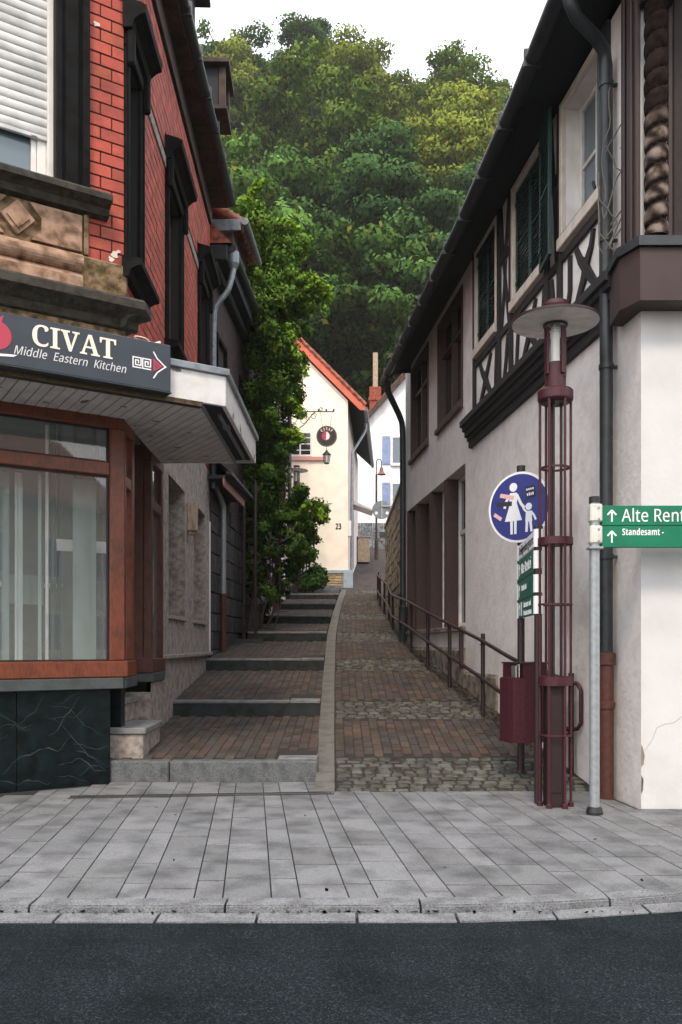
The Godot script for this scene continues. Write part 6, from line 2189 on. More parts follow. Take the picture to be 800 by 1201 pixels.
func pink_house() -> void:
	var root := thing("pale_pink_house", "pale pinkish house mostly hidden by the climber, red brown door frame", "house", P(-1.78, 2.2, 22.0))
	var b := start(root)
	b.vprism([Vector2(-1.78, 21.6), Vector2(-1.76, 28.6), Vector2(-8, 28.6), Vector2(-8, 21.6)], 1.6, 10.2)
	obj("wall", b, M.plaster_pink, root)
	b = start(root)
	b.vprism([Vector2(-1.5, 21.5), Vector2(-1.5, 28.7), Vector2(-4.8, 28.7), Vector2(-4.8, 21.5)], 10.2, 10.4)
	obj("roof", b, M.terracotta, root)
	var X := Transform3D(Basis(Vector3(0, 0, -1), Vector3.UP, Vector3(1, 0, 0)), P(-1.775, 0, 22.4))
	b = start(root, X)
	b.frame(0.3, 1.4, 2.2, 4.7, 0.14, 0.0, 0.09, 0.01)
	b.box(Vector3(0.2, 2.0, 0.0), Vector3(1.5, 2.25, 0.4), 0.02)
	var dr := obj("door", b, M.rust_red, root)
	b = start(root, X)
	b.box(Vector3(0.44, 2.3, 0.0), Vector3(1.26, 4.56, 0.02))
	obj("door_leaf", b, M.maroon_board, dr)
	b = start(root)
	b.box(P(-2.0, 3.1, 21.6), P(-1.88, 3.55, 21.56), 0.004)
	obj("vent_window", b, M.dark_glass, root)
	b = start(root)
	b.tube([P(-1.7, 10.1, 28.2), P(-1.7, 7.4, 28.2), P(-1.7, 3.4, 28.2)], 0.07, 8)
	obj("downpipe", b, M.gutter_dark, root)
	# hanging round sign on its wrought bracket, with a lantern below
	var hs := thing("hanging_sign", "round dark hanging shop sign with red fruit on a scrolled iron bracket", "hanging sign", P(-1.72, 8.2, 25.6))
	b = start(hs)
	var o := P(-1.72, 8.35, 25.6)
	b.xf = hs.transform.affine_inverse() * Transform3D(Basis(), o)
	b.tube([Vector3(0, 0, 0), Vector3(1.52, 0, 0)], 0.018, 6)
	for c in [[0.3, -0.22, 0.18], [0.62, -0.26, 0.15], [0.62, 0.0, 0.1], [0.9, -0.14, 0.1], [1.12, 0.07, 0.06], [0.35, 0.1, 0.08]]:
		var sp := []
		for i in 20:
			var a := TAU * 1.3 * i / 19.0
			var r: float = c[2] * (1.0 - 0.6 * i / 19.0)
			sp.append(Vector3(c[0] + cos(a) * r, c[1] + sin(a) * r, 0))
		b.tube(sp, 0.009, 5)
	b.tube([Vector3(0, -0.75, 0), Vector3(0.3, -0.62, 0), Vector3(0.6, -0.4, 0), Vector3(0.85, -0.1, 0), Vector3(0.95, 0, 0)], 0.014, 6)
	b.box(Vector3(-0.04, -0.9, -0.03), Vector3(0.0, 0.2, 0.03))
	for x in [1.1, 1.46]:
		b.tube([Vector3(x, 0, 0), Vector3(x - (0.07 if x > 1.2 else -0.07), -0.5, 0)], 0.006, 5)
	for x in [1.05, 1.28, 1.5]:
		b.lathe([Vector2(0, -0.02), Vector2(0.035, 0.02), Vector2(0.02, 0.06), Vector2(0, 0.075)], 8, Vector3(x, 0.02, 0))
	obj("bracket", b, M.black, hs)
	var S := hs.transform.affine_inverse() * Transform3D(Basis(), o + Vector3(1.29, -0.74, 0))
	b = MB.new()
	b.xf = S
	disc(b, 0.31, -0.03, 0.03, 32)
	obj("sign_board", b, M.black, hs)
	b = MB.new()
	b.xf = S
	for k in 32:
		var a := TAU * k / 32.0
		var e := TAU * (k + 1) / 32.0
		b.quad(Vector3(cos(a) * 0.28, sin(a) * 0.28, 0.033), Vector3(cos(a) * 0.3, sin(a) * 0.3, 0.033), Vector3(cos(e) * 0.3, sin(e) * 0.3, 0.033), Vector3(cos(e) * 0.28, sin(e) * 0.28, 0.033))
	obj("sign_ring", b, M.gold_trim, hs)
	b = MB.new()
	b.xf = S
	b.prism(circle(Vector2(-0.02, 0), 0.13, 20), 0.03, 0.036)
	b.prism([Vector2(-0.07, 0.1), Vector2(0.03, 0.1), Vector2(0.05, 0.18), Vector2(-0.02, 0.14), Vector2(-0.08, 0.18)], 0.03, 0.0362)
	obj("fruit_emblem", b, M.crimson, hs)
	b = MB.new()
	b.xf = S
	b.prism([Vector2(-0.02, -0.12), Vector2(0.07, -0.08), Vector2(0.09, 0.02), Vector2(0.05, 0.1), Vector2(-0.01, 0.12)], 0.036, 0.04)
	obj("fruit_emblem", b, M.sign_white, hs)
	var word := "CIVAT"
	for i in 5:
		var a := PI / 2 + (2 - i) * 0.36
		letters("lettering", word[i], 0.075, 0.06 if word[i] != "I" else 0.035, hs, M.cream_letter, S * Transform3D(Basis(Vector3.BACK, a - PI / 2), Vector3(cos(a) * 0.22, sin(a) * 0.22, 0.033)), ["Droid Serif"], true)
	var ln := thing("hanging_lantern", "small black lantern hanging under the round sign", "lantern", o + Vector3(1.29, -1.08, 0))
	b = MB.new()
	b.tube([Vector3(0, 0.02, 0), Vector3(0, -0.1, 0)], 0.01, 5)
	b.lathe([Vector2(0.14, -0.22), Vector2(0.13, -0.2), Vector2(0.05, -0.12), Vector2(0.03, -0.08), Vector2(0, -0.07)], 6)
	b.lathe([Vector2(0, -0.5), Vector2(0.07, -0.49), Vector2(0.075, -0.46), Vector2(0, -0.45)], 6)
	for i in 6:
		var a := TAU * i / 6.0
		b.tube([Vector3(cos(a) * 0.115, -0.22, sin(a) * 0.115), Vector3(cos(a) * 0.07, -0.47, sin(a) * 0.07)], 0.009, 4)
	obj("lantern_frame", b, M.black, ln)
	b = MB.new()
	b.lathe([Vector2(0.06, -0.46), Vector2(0.10, -0.23)], 6)
	obj("lantern_glass", b, M.lamp_under, ln)

func cream_house() -> void:
	var root := thing("cream_gabled_house", "cream gabled house with orange red verge at the head of the alley", "house", P(0.24, 3.1, 30.0))
	var b := start(root, Transform3D(Basis(), P(0, 0, 30.0)))
	b.prism([Vector2(-4.6, 2.6), Vector2(0.24, 2.6), Vector2(0.24, 9.95), Vector2(-2.14, 12.35), Vector2(-4.6, 9.95)], -0.02, 0.0)
	obj("gable_wall", b, M.cream_wall, root)
	b = start(root)
	b.vprism([Vector2(-4.6, 30.02), Vector2(0.24, 30.02), Vector2(0.78, 39.5), Vector2(-4.6, 39.5)], 2.6, 9.9)
	obj("side_wall", b, M.plaster_pink, root)
	# roof
	b = start(root)
	var e0 := P(0.82, 9.62, 29.86)
	var e1 := P(1.42, 9.62, 39.6)
	var r0 := P(-2.14, 12.58, 29.86)
	var r1 := P(-1.8, 12.58, 39.6)
	var l0 := P(-5.1, 9.62, 29.86)
	var l1 := P(-5.1, 9.62, 39.6)
	var up := Vector3(0, 0.09, 0)
	b.quad(e0 + up, e1 + up, r1 + up, r0 + up)
	b.quad(r0 + up, r1 + up, l1 + up, l0 + up)
	obj("roof", b, M.terracotta, root)
	b = start(root)
	b.quad(e0, r0, r1, e1)
	b.quad(r0, l0, l1, r1)
	obj("soffit", b, M.soffit_dark, root)
	b = start(root, Transform3D(Basis(), P(0, 0, 29.86)))
	b.prism([Vector2(0.84, 9.56), Vector2(0.86, 9.74), Vector2(-2.14, 12.74), Vector2(-2.14, 12.40), Vector2(0.66, 9.58)], -0.06, 0.03)
	b.prism([Vector2(-5.12, 9.56), Vector2(-5.14, 9.74), Vector2(-2.14, 12.741), Vector2(-2.14, 12.401), Vector2(-4.95, 9.58)], -0.06, 0.03)
	obj("verge_board", b, M.verge_red, root)
	for i in 16:
		b = start(root)
		var t := i / 16.0
		var p := P(lerpf(0.86, -2.14, t), lerpf(9.75, 12.75, t), 29.86)
		var q := P(lerpf(0.86, -2.14, t + 0.07), lerpf(9.79, 12.79, t + 0.07), 29.86)
		b.tube([p + Vector3(0, 0, 0.03), q + Vector3(0, 0, 0.03)], [0.07, 0.055], 8)
		obj("verge_tile", b, M.terracotta, root)
	b = start(root)
	b.tube([e0 + Vector3(0.05, 0.02, -0.1), e1 + Vector3(0.05, 0.02, 0)], 0.075, 8)
	obj("gutter", b, M.zinc, root)
	b = start(root)
	b.tube(smooth([P(0.92, 9.6, 31.6), P(0.92, 9.3, 31.6), P(0.55, 8.55, 31.0), P(0.40, 8.3, 30.8), P(0.38, 3.4, 30.8)], 4, 0.4), 0.055, 8)
	obj("downpipe", b, M.zinc, root)
	b = start(root)
	b.tube([P(0.42, 7.2, 31.8), P(0.42, 4.2, 31.8)], 0.05, 8)
	obj("downpipe", b, M.rust_red, root)
	# front windows
	for w in [[-1.85, -1.02, 7.98, 8.85], [-1.7, -1.12, 5.4, 6.75]]:
		b = start(root, Transform3D(Basis(), P(0, 0, 30.0)))
		b.frame(w[0], w[1], w[2], w[3], 0.06, -0.05, 0.03, 0.004)
		b.box(Vector3((w[0] + w[1]) / 2 - 0.025, w[2] + 0.06, 0.0), Vector3((w[0] + w[1]) / 2 + 0.025, w[3] - 0.06, 0.026), 0.003)
		for i in 3:
			var y: float = lerpf(w[2], w[3], 0.25 + 0.25 * i)
			b.box(Vector3(w[0] + 0.06, y - 0.015, 0.001), Vector3(w[1] - 0.06, y + 0.015, 0.024), 0.002)
		var wn := obj("window", b, M.white_paint, root)
		b = start(root, Transform3D(Basis(), P(0, 0, 30.0)))
		b.box(Vector3(w[0] + 0.03, w[2] + 0.03, 0.002), Vector3(w[1] - 0.03, w[3] - 0.03, 0.01))
		obj("pane", b, M.dark_glass if w[2] > 7 else M.pale_glass, wn)
		b = start(root, Transform3D(Basis(), P(0, 0, 30.0)))
		b.box(Vector3(w[0] - 0.08, w[2] - 0.16, 0.0), Vector3(w[1] + 0.5 if w[2] > 7 else w[1] + 0.1, w[2] - 0.02, 0.09), 0.01)
		obj("window_sill", b, M.pink_sill, wn)
	letters("house_number", "23", 0.2, 0.2, root, M.black, root.transform.affine_inverse() * Transform3D(Basis(), P(-0.09, 5.52, 29.99)), ["Droid Sans"], true, 0.0, 0.01)
	# plinth of pale yellow brick within a blue grey border
	b = start(root, Transform3D(Basis(), P(0, 0, 30.0)))
	b.box(Vector3(-4.6, 3.86, 0.0), Vector3(0.08, 3.98, 0.05), 0.008)
	b.box(Vector3(0.08, 2.6, 0.0), Vector3(0.26, 3.985, 0.051), 0.008)
	b.box(Vector3(0.20, 2.6, -2.5), Vector3(0.42, 3.984, 0.0), 0.008)
	obj("plinth_border", b, M.blue_trim, root)
	b = start(root, Transform3D(Basis(), P(0, 0, 30.0)))
	b.quad(Vector3(-4.6, 2.6, 0.006), Vector3(0.08, 2.6, 0.006), Vector3(0.08, 3.86, 0.006), Vector3(-4.6, 3.86, 0.006))
	obj("plinth_joint", b, M.mortar_pale, root)
	blocks(root, Transform3D(Basis(), P(0, 0, 30.0)), -1.9, 0.075, 3.2, 3.855, 0.25, 0.094, Color(0.42, 0.29, 0.14), Color(0.62, 0.47, 0.26), M.yellow_brick, [], false, "plinth_brick", 0.022, 0.003)
	# thin iron arms on the wall
	b = start(root, Transform3D(Basis(), P(0, 0, 30.0)))
	b.tube(smooth([Vector3(-1.1, 5.35, 0.05), Vector3(-0.95, 5.9, 0.3), Vector3(-0.6, 6.2, 0.5), Vector3(-0.3, 6.22, 0.6)], 4, 0.6), 0.014, 5)
	b.tube(smooth([Vector3(-1.1, 5.3, 0.05), Vector3(-0.9, 5.1, 0.3), Vector3(-0.6, 4.9, 0.5)], 4, 0.6), 0.014, 5)
	obj("wall_arm", b, M.black, root)
	b = start(root)
	b.box(P(0.24, 5.2, 30.4), P(0.36, 5.75, 30.2), 0.01)
	obj("meter_box", b, M.white_paint, root)
	b = start(root)
	b.prism([Vector2(0.3, 7.05), Vector2(1.25, 6.62), Vector2(1.25, 6.56), Vector2(0.3, 6.9)], -34.5, -33.2)
	obj("side_awning", b, M.lamp_under, root)

func white_house() -> void:
	var D := 46.0
	var root := thing("white_blue_shutter_house", "white house with light blue shutters beyond the end of the lane", "house", P(4.5, 6.5, D))
	var F := Transform3D(Basis(), P(0, 0, D))
	var b := start(root, F)
	b.prism([Vector2(0.4, 5.8), Vector2(8.3, 5.8), Vector2(8.3, 12.7), Vector2(4.4, 16.95), Vector2(0.4, 12.5)], -0.1, 0.0)
	b.box(Vector3(0.4, 5.8, -9.0), Vector3(8.3, 12.4, -0.1))
	obj("wall", b, M.white_wall, root)
	b = start(root, F)
	b.prism([Vector2(0.2, 12.1), Vector2(4.4, 16.75), Vector2(8.5, 12.1), Vector2(8.7, 12.3), Vector2(4.4, 17.15), Vector2(0.0, 12.3)], -9.2, 0.25)
	obj("roof", b, M.terracotta, root)
	b = start(root, F)
	b.prism([Vector2(0.2, 12.04), Vector2(4.4, 16.68), Vector2(4.4, 17.1), Vector2(0.02, 12.24)], 0.251, 0.33)
	obj("verge_board", b, M.soffit_brown, root)
	for w in [[2.72, 3.4, 11.1, 12.6], [2.72, 3.4, 8.6, 10.1]]:
		b = start(root, F)
		b.frame(w[0], w[1], w[2], w[3], 0.07, 0.0, 0.05)
		b.box(Vector3(w[0] - 0.05, w[2] - 0.1, 0.0), Vector3(w[1] + 0.05, w[2], 0.12), 0.01)
		var wn := obj("window", b, M.white_paint, root)
		b = start(root, F)
		b.box(Vector3(w[0] + 0.05, w[2] + 0.05, 0.0), Vector3(w[1] - 0.05, w[3] - 0.05, 0.02))
		obj("pane", b, M.pale_glass, wn)
		for x in [w[0] - 0.5, w[1] + 0.06]:
			b = start(root, F)
			b.box(Vector3(x, w[2] - 0.02, 0.0), Vector3(x + 0.44, w[3] + 0.02, 0.06), 0.01)
			for k in 2:
				b.frame(x + 0.05, x + 0.39, w[2] + 0.06 + k * 0.72, w[2] + 0.72 + k * 0.72, 0.04, 0.055, 0.075, 0.004)
			obj("shutter", b, M.shutter_blue, root)
	blocks(root, F, 0.4, 4.0, 5.8, 7.95, 0.7, 0.42, Color(0.14, 0.16, 0.20), Color(0.26, 0.29, 0.34), M.grey_stone)
	b = start(root, F)
	b.box(Vector3(2.1, 7.2, 0.03), Vector3(2.65, 7.45, 0.06))
	obj("vent", b, M.black, root)
	var c := start(root, F)
	c.box(Vector3(1.62, 12.2, -3.0), Vector3(2.28, 16.0, -2.3), 0.01)
	c.box(Vector3(1.56, 15.2, -3.06), Vector3(2.34, 15.4, -2.24), 0.02)
	var ch := obj("chimney", c, M.chimney_brick, root)
	c = start(root, F)
	c.box(Vector3(1.82, 16.0, -2.8), Vector3(2.1, 18.0, -2.5), 0.02)
	obj("flue", c, M.cabinet, ch)

func lane_things() -> void:
	# retaining wall of yellow grey stone
	var w := thing("stone_wall", "tall yellowish stone block wall bordering the upper ramp on the right", "wall", P(1.62, 2.0, 21.0))
	var X := Transform3D(Basis(Vector3(0, 0, 1), Vector3.UP, Vector3(-1, 0, 0)), P(1.45, 0, 17.33))
	var b := start(w)
	b.vprism([Vector2(1.46, 17.35), Vector2(1.46, 27.5), Vector2(2.2, 27.5), Vector2(2.2, 17.35)], 0.5, 5.0)
	obj("wall_core", b, M.mortar_dark, w)
	blocks(w, X, -10.1, -0.02, 1.2, 5.05, 0.5, 0.27, Color(0.24, 0.21, 0.155), Color(0.42, 0.365, 0.27), M.stone_block, [], true, "stonework", 0.03, 0.014)
	b = start(w)
	for i in 10:
		b.box(P(1.38, 5.06, 17.95 + i * 0.955 + 0.94), P(2.24, 5.16, 17.95 + i * 0.955), 0.02)
	obj("coping", b, M.concrete, w)
	var s := thing("traffic_sign", "round traffic sign seen from its grey back on a pole", "traffic sign", P(1.55, ramp_y(33.0), 33.0))
	b = MB.new()
	b.tube([Vector3(0.85, 0, 0), Vector3(0.85, 3.0, 0)], 0.035, 8)
	b.tube([Vector3(0.85, 2.75, 0), Vector3(0.0, 2.75, 0)], 0.025, 8)
	b.box(Vector3(0.0, 2.28, -0.045), Vector3(0.06, 2.98, -0.01))
	obj("pole", b, M.galvanised, s)
	b = MB.new()
	b.xf = Transform3D(Basis(), Vector3(0.02, 2.62, -0.05))
	disc(b, 0.36, -0.01, 0.0, 28)
	obj("sign_disc", b, M.sign_grey, s)
	b = MB.new()
	b.xf = Transform3D(Basis(), Vector3(0.02, 2.62, -0.05))
	b.prism(circle(Vector2(-0.2, -0.12), 0.06), 0.0, 0.004)
	b.prism(circle(Vector2(0.22, -0.12), 0.06), 0.0, 0.004)
	obj("sticker", b, M.sign_white, s)
	var l := thing("gooseneck_lamp", "old gooseneck street lamp with copper red shade in the lane", "street lamp", P(1.66, ramp_y(40.0), 40.0))
	b = MB.new()
	b.lathe([Vector2(0.09, 0.0), Vector2(0.09, 0.9), Vector2(0.05, 0.95), Vector2(0.045, 4.0)], 10)
	var pts := [Vector3(0, 4.0, 0)]
	for i in 9:
		var a := PI - PI * i / 8.0
		pts.append(Vector3(0.12 + 0.12 * cos(a), 4.55 + 0.16 * sin(a), 0))
	pts.append(Vector3(0.24, 4.3, 0))
	b.tube(pts, 0.025, 7)
	obj("lamp_post", b, M.soffit_brown, l)
	b = MB.new()
	b.lathe([Vector2(0.2, 3.98), Vector2(0.19, 4.0), Vector2(0.1, 4.12), Vector2(0.07, 4.3), Vector2(0.0, 4.32)], 14, Vector3(0.24, 0, 0))
	obj("lamp_shade", b, M.copper_lamp, l)
	var c := thing("wooden_cabinet", "low pale brown cabinet beside the cream house wall", "cabinet", P(1.05, ramp_y(38.4), 38.4))
	b = MB.new()
	b.box(Vector3(-0.3, 0.0, -0.4), Vector3(0.22, 1.1, 0.4), 0.01)
	obj("cabinet_body", b, M.cabinet, c)
	b = MB.new()
	b.box(Vector3(-0.34, 1.102, -0.44), Vector3(0.26, 1.16, 0.44), 0.01)
	obj("cabinet_top", b, M.concrete, c)

func across_the_street() -> void:
	var root := thing("ochre_house_opposite", "pale ochre house across the street, seen reflected in the shop window", "house", P(14, 0, -13))
	var F := Transform3D(Basis(Vector3.UP, PI), P(14, 0, -13))
	var hs := []
	for r in 2:
		for i in 6:
			hs.append(Rect2(-9.3 + i * 3.2, 1.0 + r * 3.2, 1.2, 1.8))
	var b := start(root, F)
	b.wall(-10, 10, 0, 7.5, hs, 0.2)
	obj("wall", b, M.ochre, root)
	b = start(root, F)
	b.box(Vector3(-10, 0, -8), Vector3(10, 7.4, -0.3))
	obj("core", b, M.room_dark, root)
	b = start(root, F)
	b.mould([Vector2(0.5, 7.4), Vector2(0.5, 7.6), Vector2(-4, 11.5), Vector2(-8.4, 7.6), Vector2(-8.4, 7.4)], -10.2, 10.2)
	obj("roof", b, M.terracotta, root)
	for h in hs:
		b = start(root, F)
		b.frame(h.position.x, h.end.x, h.position.y, h.end.y, 0.12, -0.15, 0.02)
		b.box(Vector3(h.position.x + 0.56, h.position.y + 0.1, -0.14), Vector3(h.position.x + 0.64, h.end.y - 0.1, -0.02))
		var wn := obj("window", b, M.white_paint, root)
		b = start(root, F)
		b.box(Vector3(h.position.x + 0.1, h.position.y + 0.1, -0.12), Vector3(h.end.x - 0.1, h.end.y - 0.1, -0.1))
		obj("pane", b, M.dark_glass, wn)

# ------------------------------------------------------------------ plants
func leaves(blobs: Array, count: int, size: float, dark: Color, light: Color, squash := 1.0, yellow := Color(0.16, 0.14, 0.02), yellows := 0.0, shell := 0.55) -> ArrayMesh:
	# blobs: [centre, radius Vector3, share, tint]; small leaf faces through the outer part of each blob
	var v := PackedVector3Array()
	var n := PackedVector3Array()
	var c := PackedColorArray()
	var ix := PackedInt32Array()
	var total := 0.0
	for b in blobs:
		total += b[2]
	for b in blobs:
		var ce: Vector3 = b[0]
		var ra: Vector3 = b[1]
		var tint: float = b[3]
		var tone := rng.randf_range(0.7, 1.3)
		for k in int(count * b[2] / total):
			var dir := Vector3(rng.randfn(), rng.randfn(), rng.randfn()).normalized()
			var r := lerpf(shell, 1.0, sqrt(rng.randf())) * (1.0 + 0.16 * rng.randfn())
			var p := ce + dir * ra * r
			var nn := (dir * 0.9 + Vector3(rng.randfn(), rng.randfn() + 0.7, rng.randfn()) * 0.55).normalized()
			var a := nn.cross(Vector3(rng.randfn(), rng.randfn(), rng.randfn())).normalized()
			a = (a + Vector3(0, -0.35, 0)).normalized()
			var w := nn.cross(a).normalized()
			var s := size * rng.randf_range(0.6, 1.35)
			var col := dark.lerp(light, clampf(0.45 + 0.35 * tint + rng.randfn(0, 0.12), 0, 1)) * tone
			if rng.randf() < yellows:
				col = col.lerp(yellow, rng.randf_range(0.3, 0.9))
			var i := v.size()
			var sn := (nn * 0.4 + dir * 0.85).normalized()
			v.append(p - a * s); v.append(p + w * s * 0.55 + nn * s * 0.12); v.append(p + a * s); v.append(p - w * s * 0.55 + nn * s * 0.12)
			for q in 4:
				n.append(sn)
				c.append(col)
			ix.append_array([i, i + 1, i + 2, i, i + 2, i + 3])
	var ar := []
	ar.resize(Mesh.ARRAY_MAX)
	ar[Mesh.ARRAY_VERTEX] = v
	ar[Mesh.ARRAY_NORMAL] = n
	ar[Mesh.ARRAY_COLOR] = c
	ar[Mesh.ARRAY_INDEX] = ix
	var m := ArrayMesh.new()
	m.add_surface_from_arrays(Mesh.PRIMITIVE_TRIANGLES, ar)
	return m

func crown(sd: int, height: float, radius: float, dark: Color, light: Color, yellows: float, count: int) -> Array:
	rng.seed = sd
	var blobs := []
	var tips := []
	var lobes := rng.randi_range(6, 8)
	for q in lobes:                                   # a crown of several uneven limbs' worth of foliage
		var a0 := TAU * q / lobes + rng.randf_range(-0.5, 0.5)
		var far := radius * rng.randf_range(0.25, 0.66) * (0.2 if q == 0 else 1.0)
		var lc := Vector3(cos(a0) * far, height * (0.84 if q == 0 else rng.randf_range(0.34, 0.76)), sin(a0) * far)
		var lr := radius * rng.randf_range(0.34, 0.52)
		for i in 15:
			var dir := Vector3(rng.randfn(), rng.randfn() * 1.1 + 0.25, rng.randfn()).normalized()
			var p := lc + dir * lr * rng.randf_range(0.45, 1.05) * Vector3(1, 1.15, 1)
			var s := rng.randf_range(0.28, 0.95) * radius / 4.6
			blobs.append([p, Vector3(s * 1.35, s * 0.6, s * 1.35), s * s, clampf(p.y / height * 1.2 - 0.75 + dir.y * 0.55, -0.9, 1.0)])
			if i % 5 == 0:
				tips.append(p)
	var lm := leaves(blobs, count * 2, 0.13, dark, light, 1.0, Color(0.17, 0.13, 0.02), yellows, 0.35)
	var b := MB.new()
	b.tube([Vector3(0, -1.5, 0), Vector3(0.1, height * 0.25, 0.05), Vector3(-0.1, height * 0.55, 0), Vector3(0, height * 0.85, 0.1)], [0.34, 0.27, 0.17, 0.05], 8)
	for i in tips.size():
		var q: Vector3 = tips[i]
		var h := q.y * 0.62
		b.tube([Vector3(0, h, 0), Vector3(q.x * 0.5, lerpf(h, q.y, 0.6), q.z * 0.5), q], [0.11, 0.07, 0.025], 5)
	return [lm, b.mesh()]

func forest() -> void:
	var kinds := [
		["dark green broadleaf tree", crown(11, 12.0, 4.6, Color(0.020, 0.054, 0.018), Color(0.115, 0.215, 0.044), 0.04, 15000)],
		["mid green broadleaf tree", crown(12, 13.0, 4.8, Color(0.028, 0.060, 0.014), Color(0.165, 0.255, 0.036), 0.08, 15000)],
		["olive green broadleaf tree", crown(13, 12.0, 5.0, Color(0.042, 0.07, 0.014), Color(0.24, 0.29, 0.042), 0.16, 15000)],
		["yellowing broadleaf tree", crown(14, 11.0, 4.4, Color(0.06, 0.075, 0.014), Color(0.31, 0.285, 0.045), 0.4, 14000)],
		["bluish dark tree", crown(15, 14.0, 4.4, Color(0.015, 0.044, 0.019), Color(0.075, 0.155, 0.044), 0.02, 15000)],
		["bright green young tree", crown(16, 9.0, 3.8, Color(0.045, 0.085, 0.010), Color(0.17, 0.25, 0.03), 0.1, 12000)]]
	rng.seed = 77
	var first := {}
	var row := 0
	var ds := [54.5, 58.5, 62.5, 66.0, 72.0, 78.0, 84.0, 90.0, 96.0, 102.0, 108.0, 114.0]
	var ordinal := ["first", "second", "third", "fourth", "fifth", "sixth", "seventh", "eighth", "ninth", "tenth", "eleventh", "twelfth", "thirteenth"]
	for d0 in ds:
		var x: float = -0.19 * d0 - 3.0 + rng.randf_range(0, 3)
		var k := 0
		while x < 0.27 * d0 + 4.0:
			var d: float = d0 + rng.randf_range(-2.0, 2.0)
			var u: float = x / d
			var high: float = (d0 - 50.0) / 64.0
			var pick := 1
			var r := rng.randf()
			if high < 0.3:
				pick = 4 if r < 0.45 else (0 if r < 0.85 else 1)
			elif high < 0.62:
				pick = 1 if r < 0.4 else (2 if r < 0.6 else (0 if r < 0.85 else 4))
				if u > 0.08 and r > 0.5: pick = 2
				if u < -0.06 and r > 0.6: pick = 5
			else:
				pick = 2 if r < 0.4 else (3 if r < 0.6 else (1 if r < 0.85 else 0))
				if u < -0.0 and high > 0.8: pick = 0 if r < 0.6 else 4
			var sc := rng.randf_range(1.0, 1.7)
			if row >= 10:
				# the skyline: a tall clump left of the middle, a dip, then a tree on the right
				if u > 0.115 and u < 0.15: 
					x += 4.0
					continue
				sc = rng.randf_range(0.95, 1.25)
				if u < -0.1: sc *= 0.75
				if u > 0.03 and u < 0.115: sc *= 0.8
			var at := P(x, hill_y(x, d) - 0.3, d)
			var label := "%s, %s from the left in the %s row up the wooded hill" % [kinds[pick][0], ordinal[k], ordinal[row]]
			var t := thing("hill_tree", label, "tree", at, rng.randf() * TAU, "trees on the wooded hill behind the houses")
			t.scale = Vector3(sc, sc * rng.randf_range(0.92, 1.12), sc)
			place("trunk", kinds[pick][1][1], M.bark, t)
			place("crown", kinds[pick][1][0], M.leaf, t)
			x += rng.randf_range(6.0, 8.6) * (0.85 + 0.15 * sc)
			k += 1
		row += 1
	# shrubs under the trees
	rng.seed = 99
	var bl := []
	for i in 240:
		var d := rng.randf_range(47, 118)
		var x := rng.randf_range(-0.22, 0.3) * d
		bl.append([P(x, hill_y(x, d) + 0.7, d), Vector3(2.0, 1.3, 2.0), 1.0, rng.randf_range(-0.6, 0.3)])
	var u := place("undergrowth", leaves(bl, 40000, 0.22, Color(0.02, 0.036, 0.012), Color(0.07, 0.09, 0.022), 1.0, Color(0.1, 0.08, 0.02), 0.1, 0.3), M.leaf, self)
	stuff(u)
	u.set_meta("label", "low shrubs covering the ground of the wooded hill")
	# a dead pale trunk on the left of the hill
	var t := thing("dead_tree", "pale bare dead trunk standing among the trees at upper left", "tree", P(-6.8, hill_y(-6.8, 84), 84.0))
	var b := MB.new()
	b.tube([Vector3(0, -1, 0), Vector3(0.1, 6, 0), Vector3(-0.15, 12, 0), Vector3(0.3, 17.5, 0)], [0.26, 0.22, 0.17, 0.04], 8)
	for i in 7:
		var y := 8.0 + i * 1.3
		var a := i * 2.4
		b.tube([Vector3(0, y, 0), Vector3(cos(a) * 0.9, y + 0.8, sin(a) * 0.9), Vector3(cos(a) * 1.4, y + 1.9, sin(a) * 1.4)], [0.07, 0.045, 0.015], 5)
	obj("trunk", b, M.pale_bark, t)

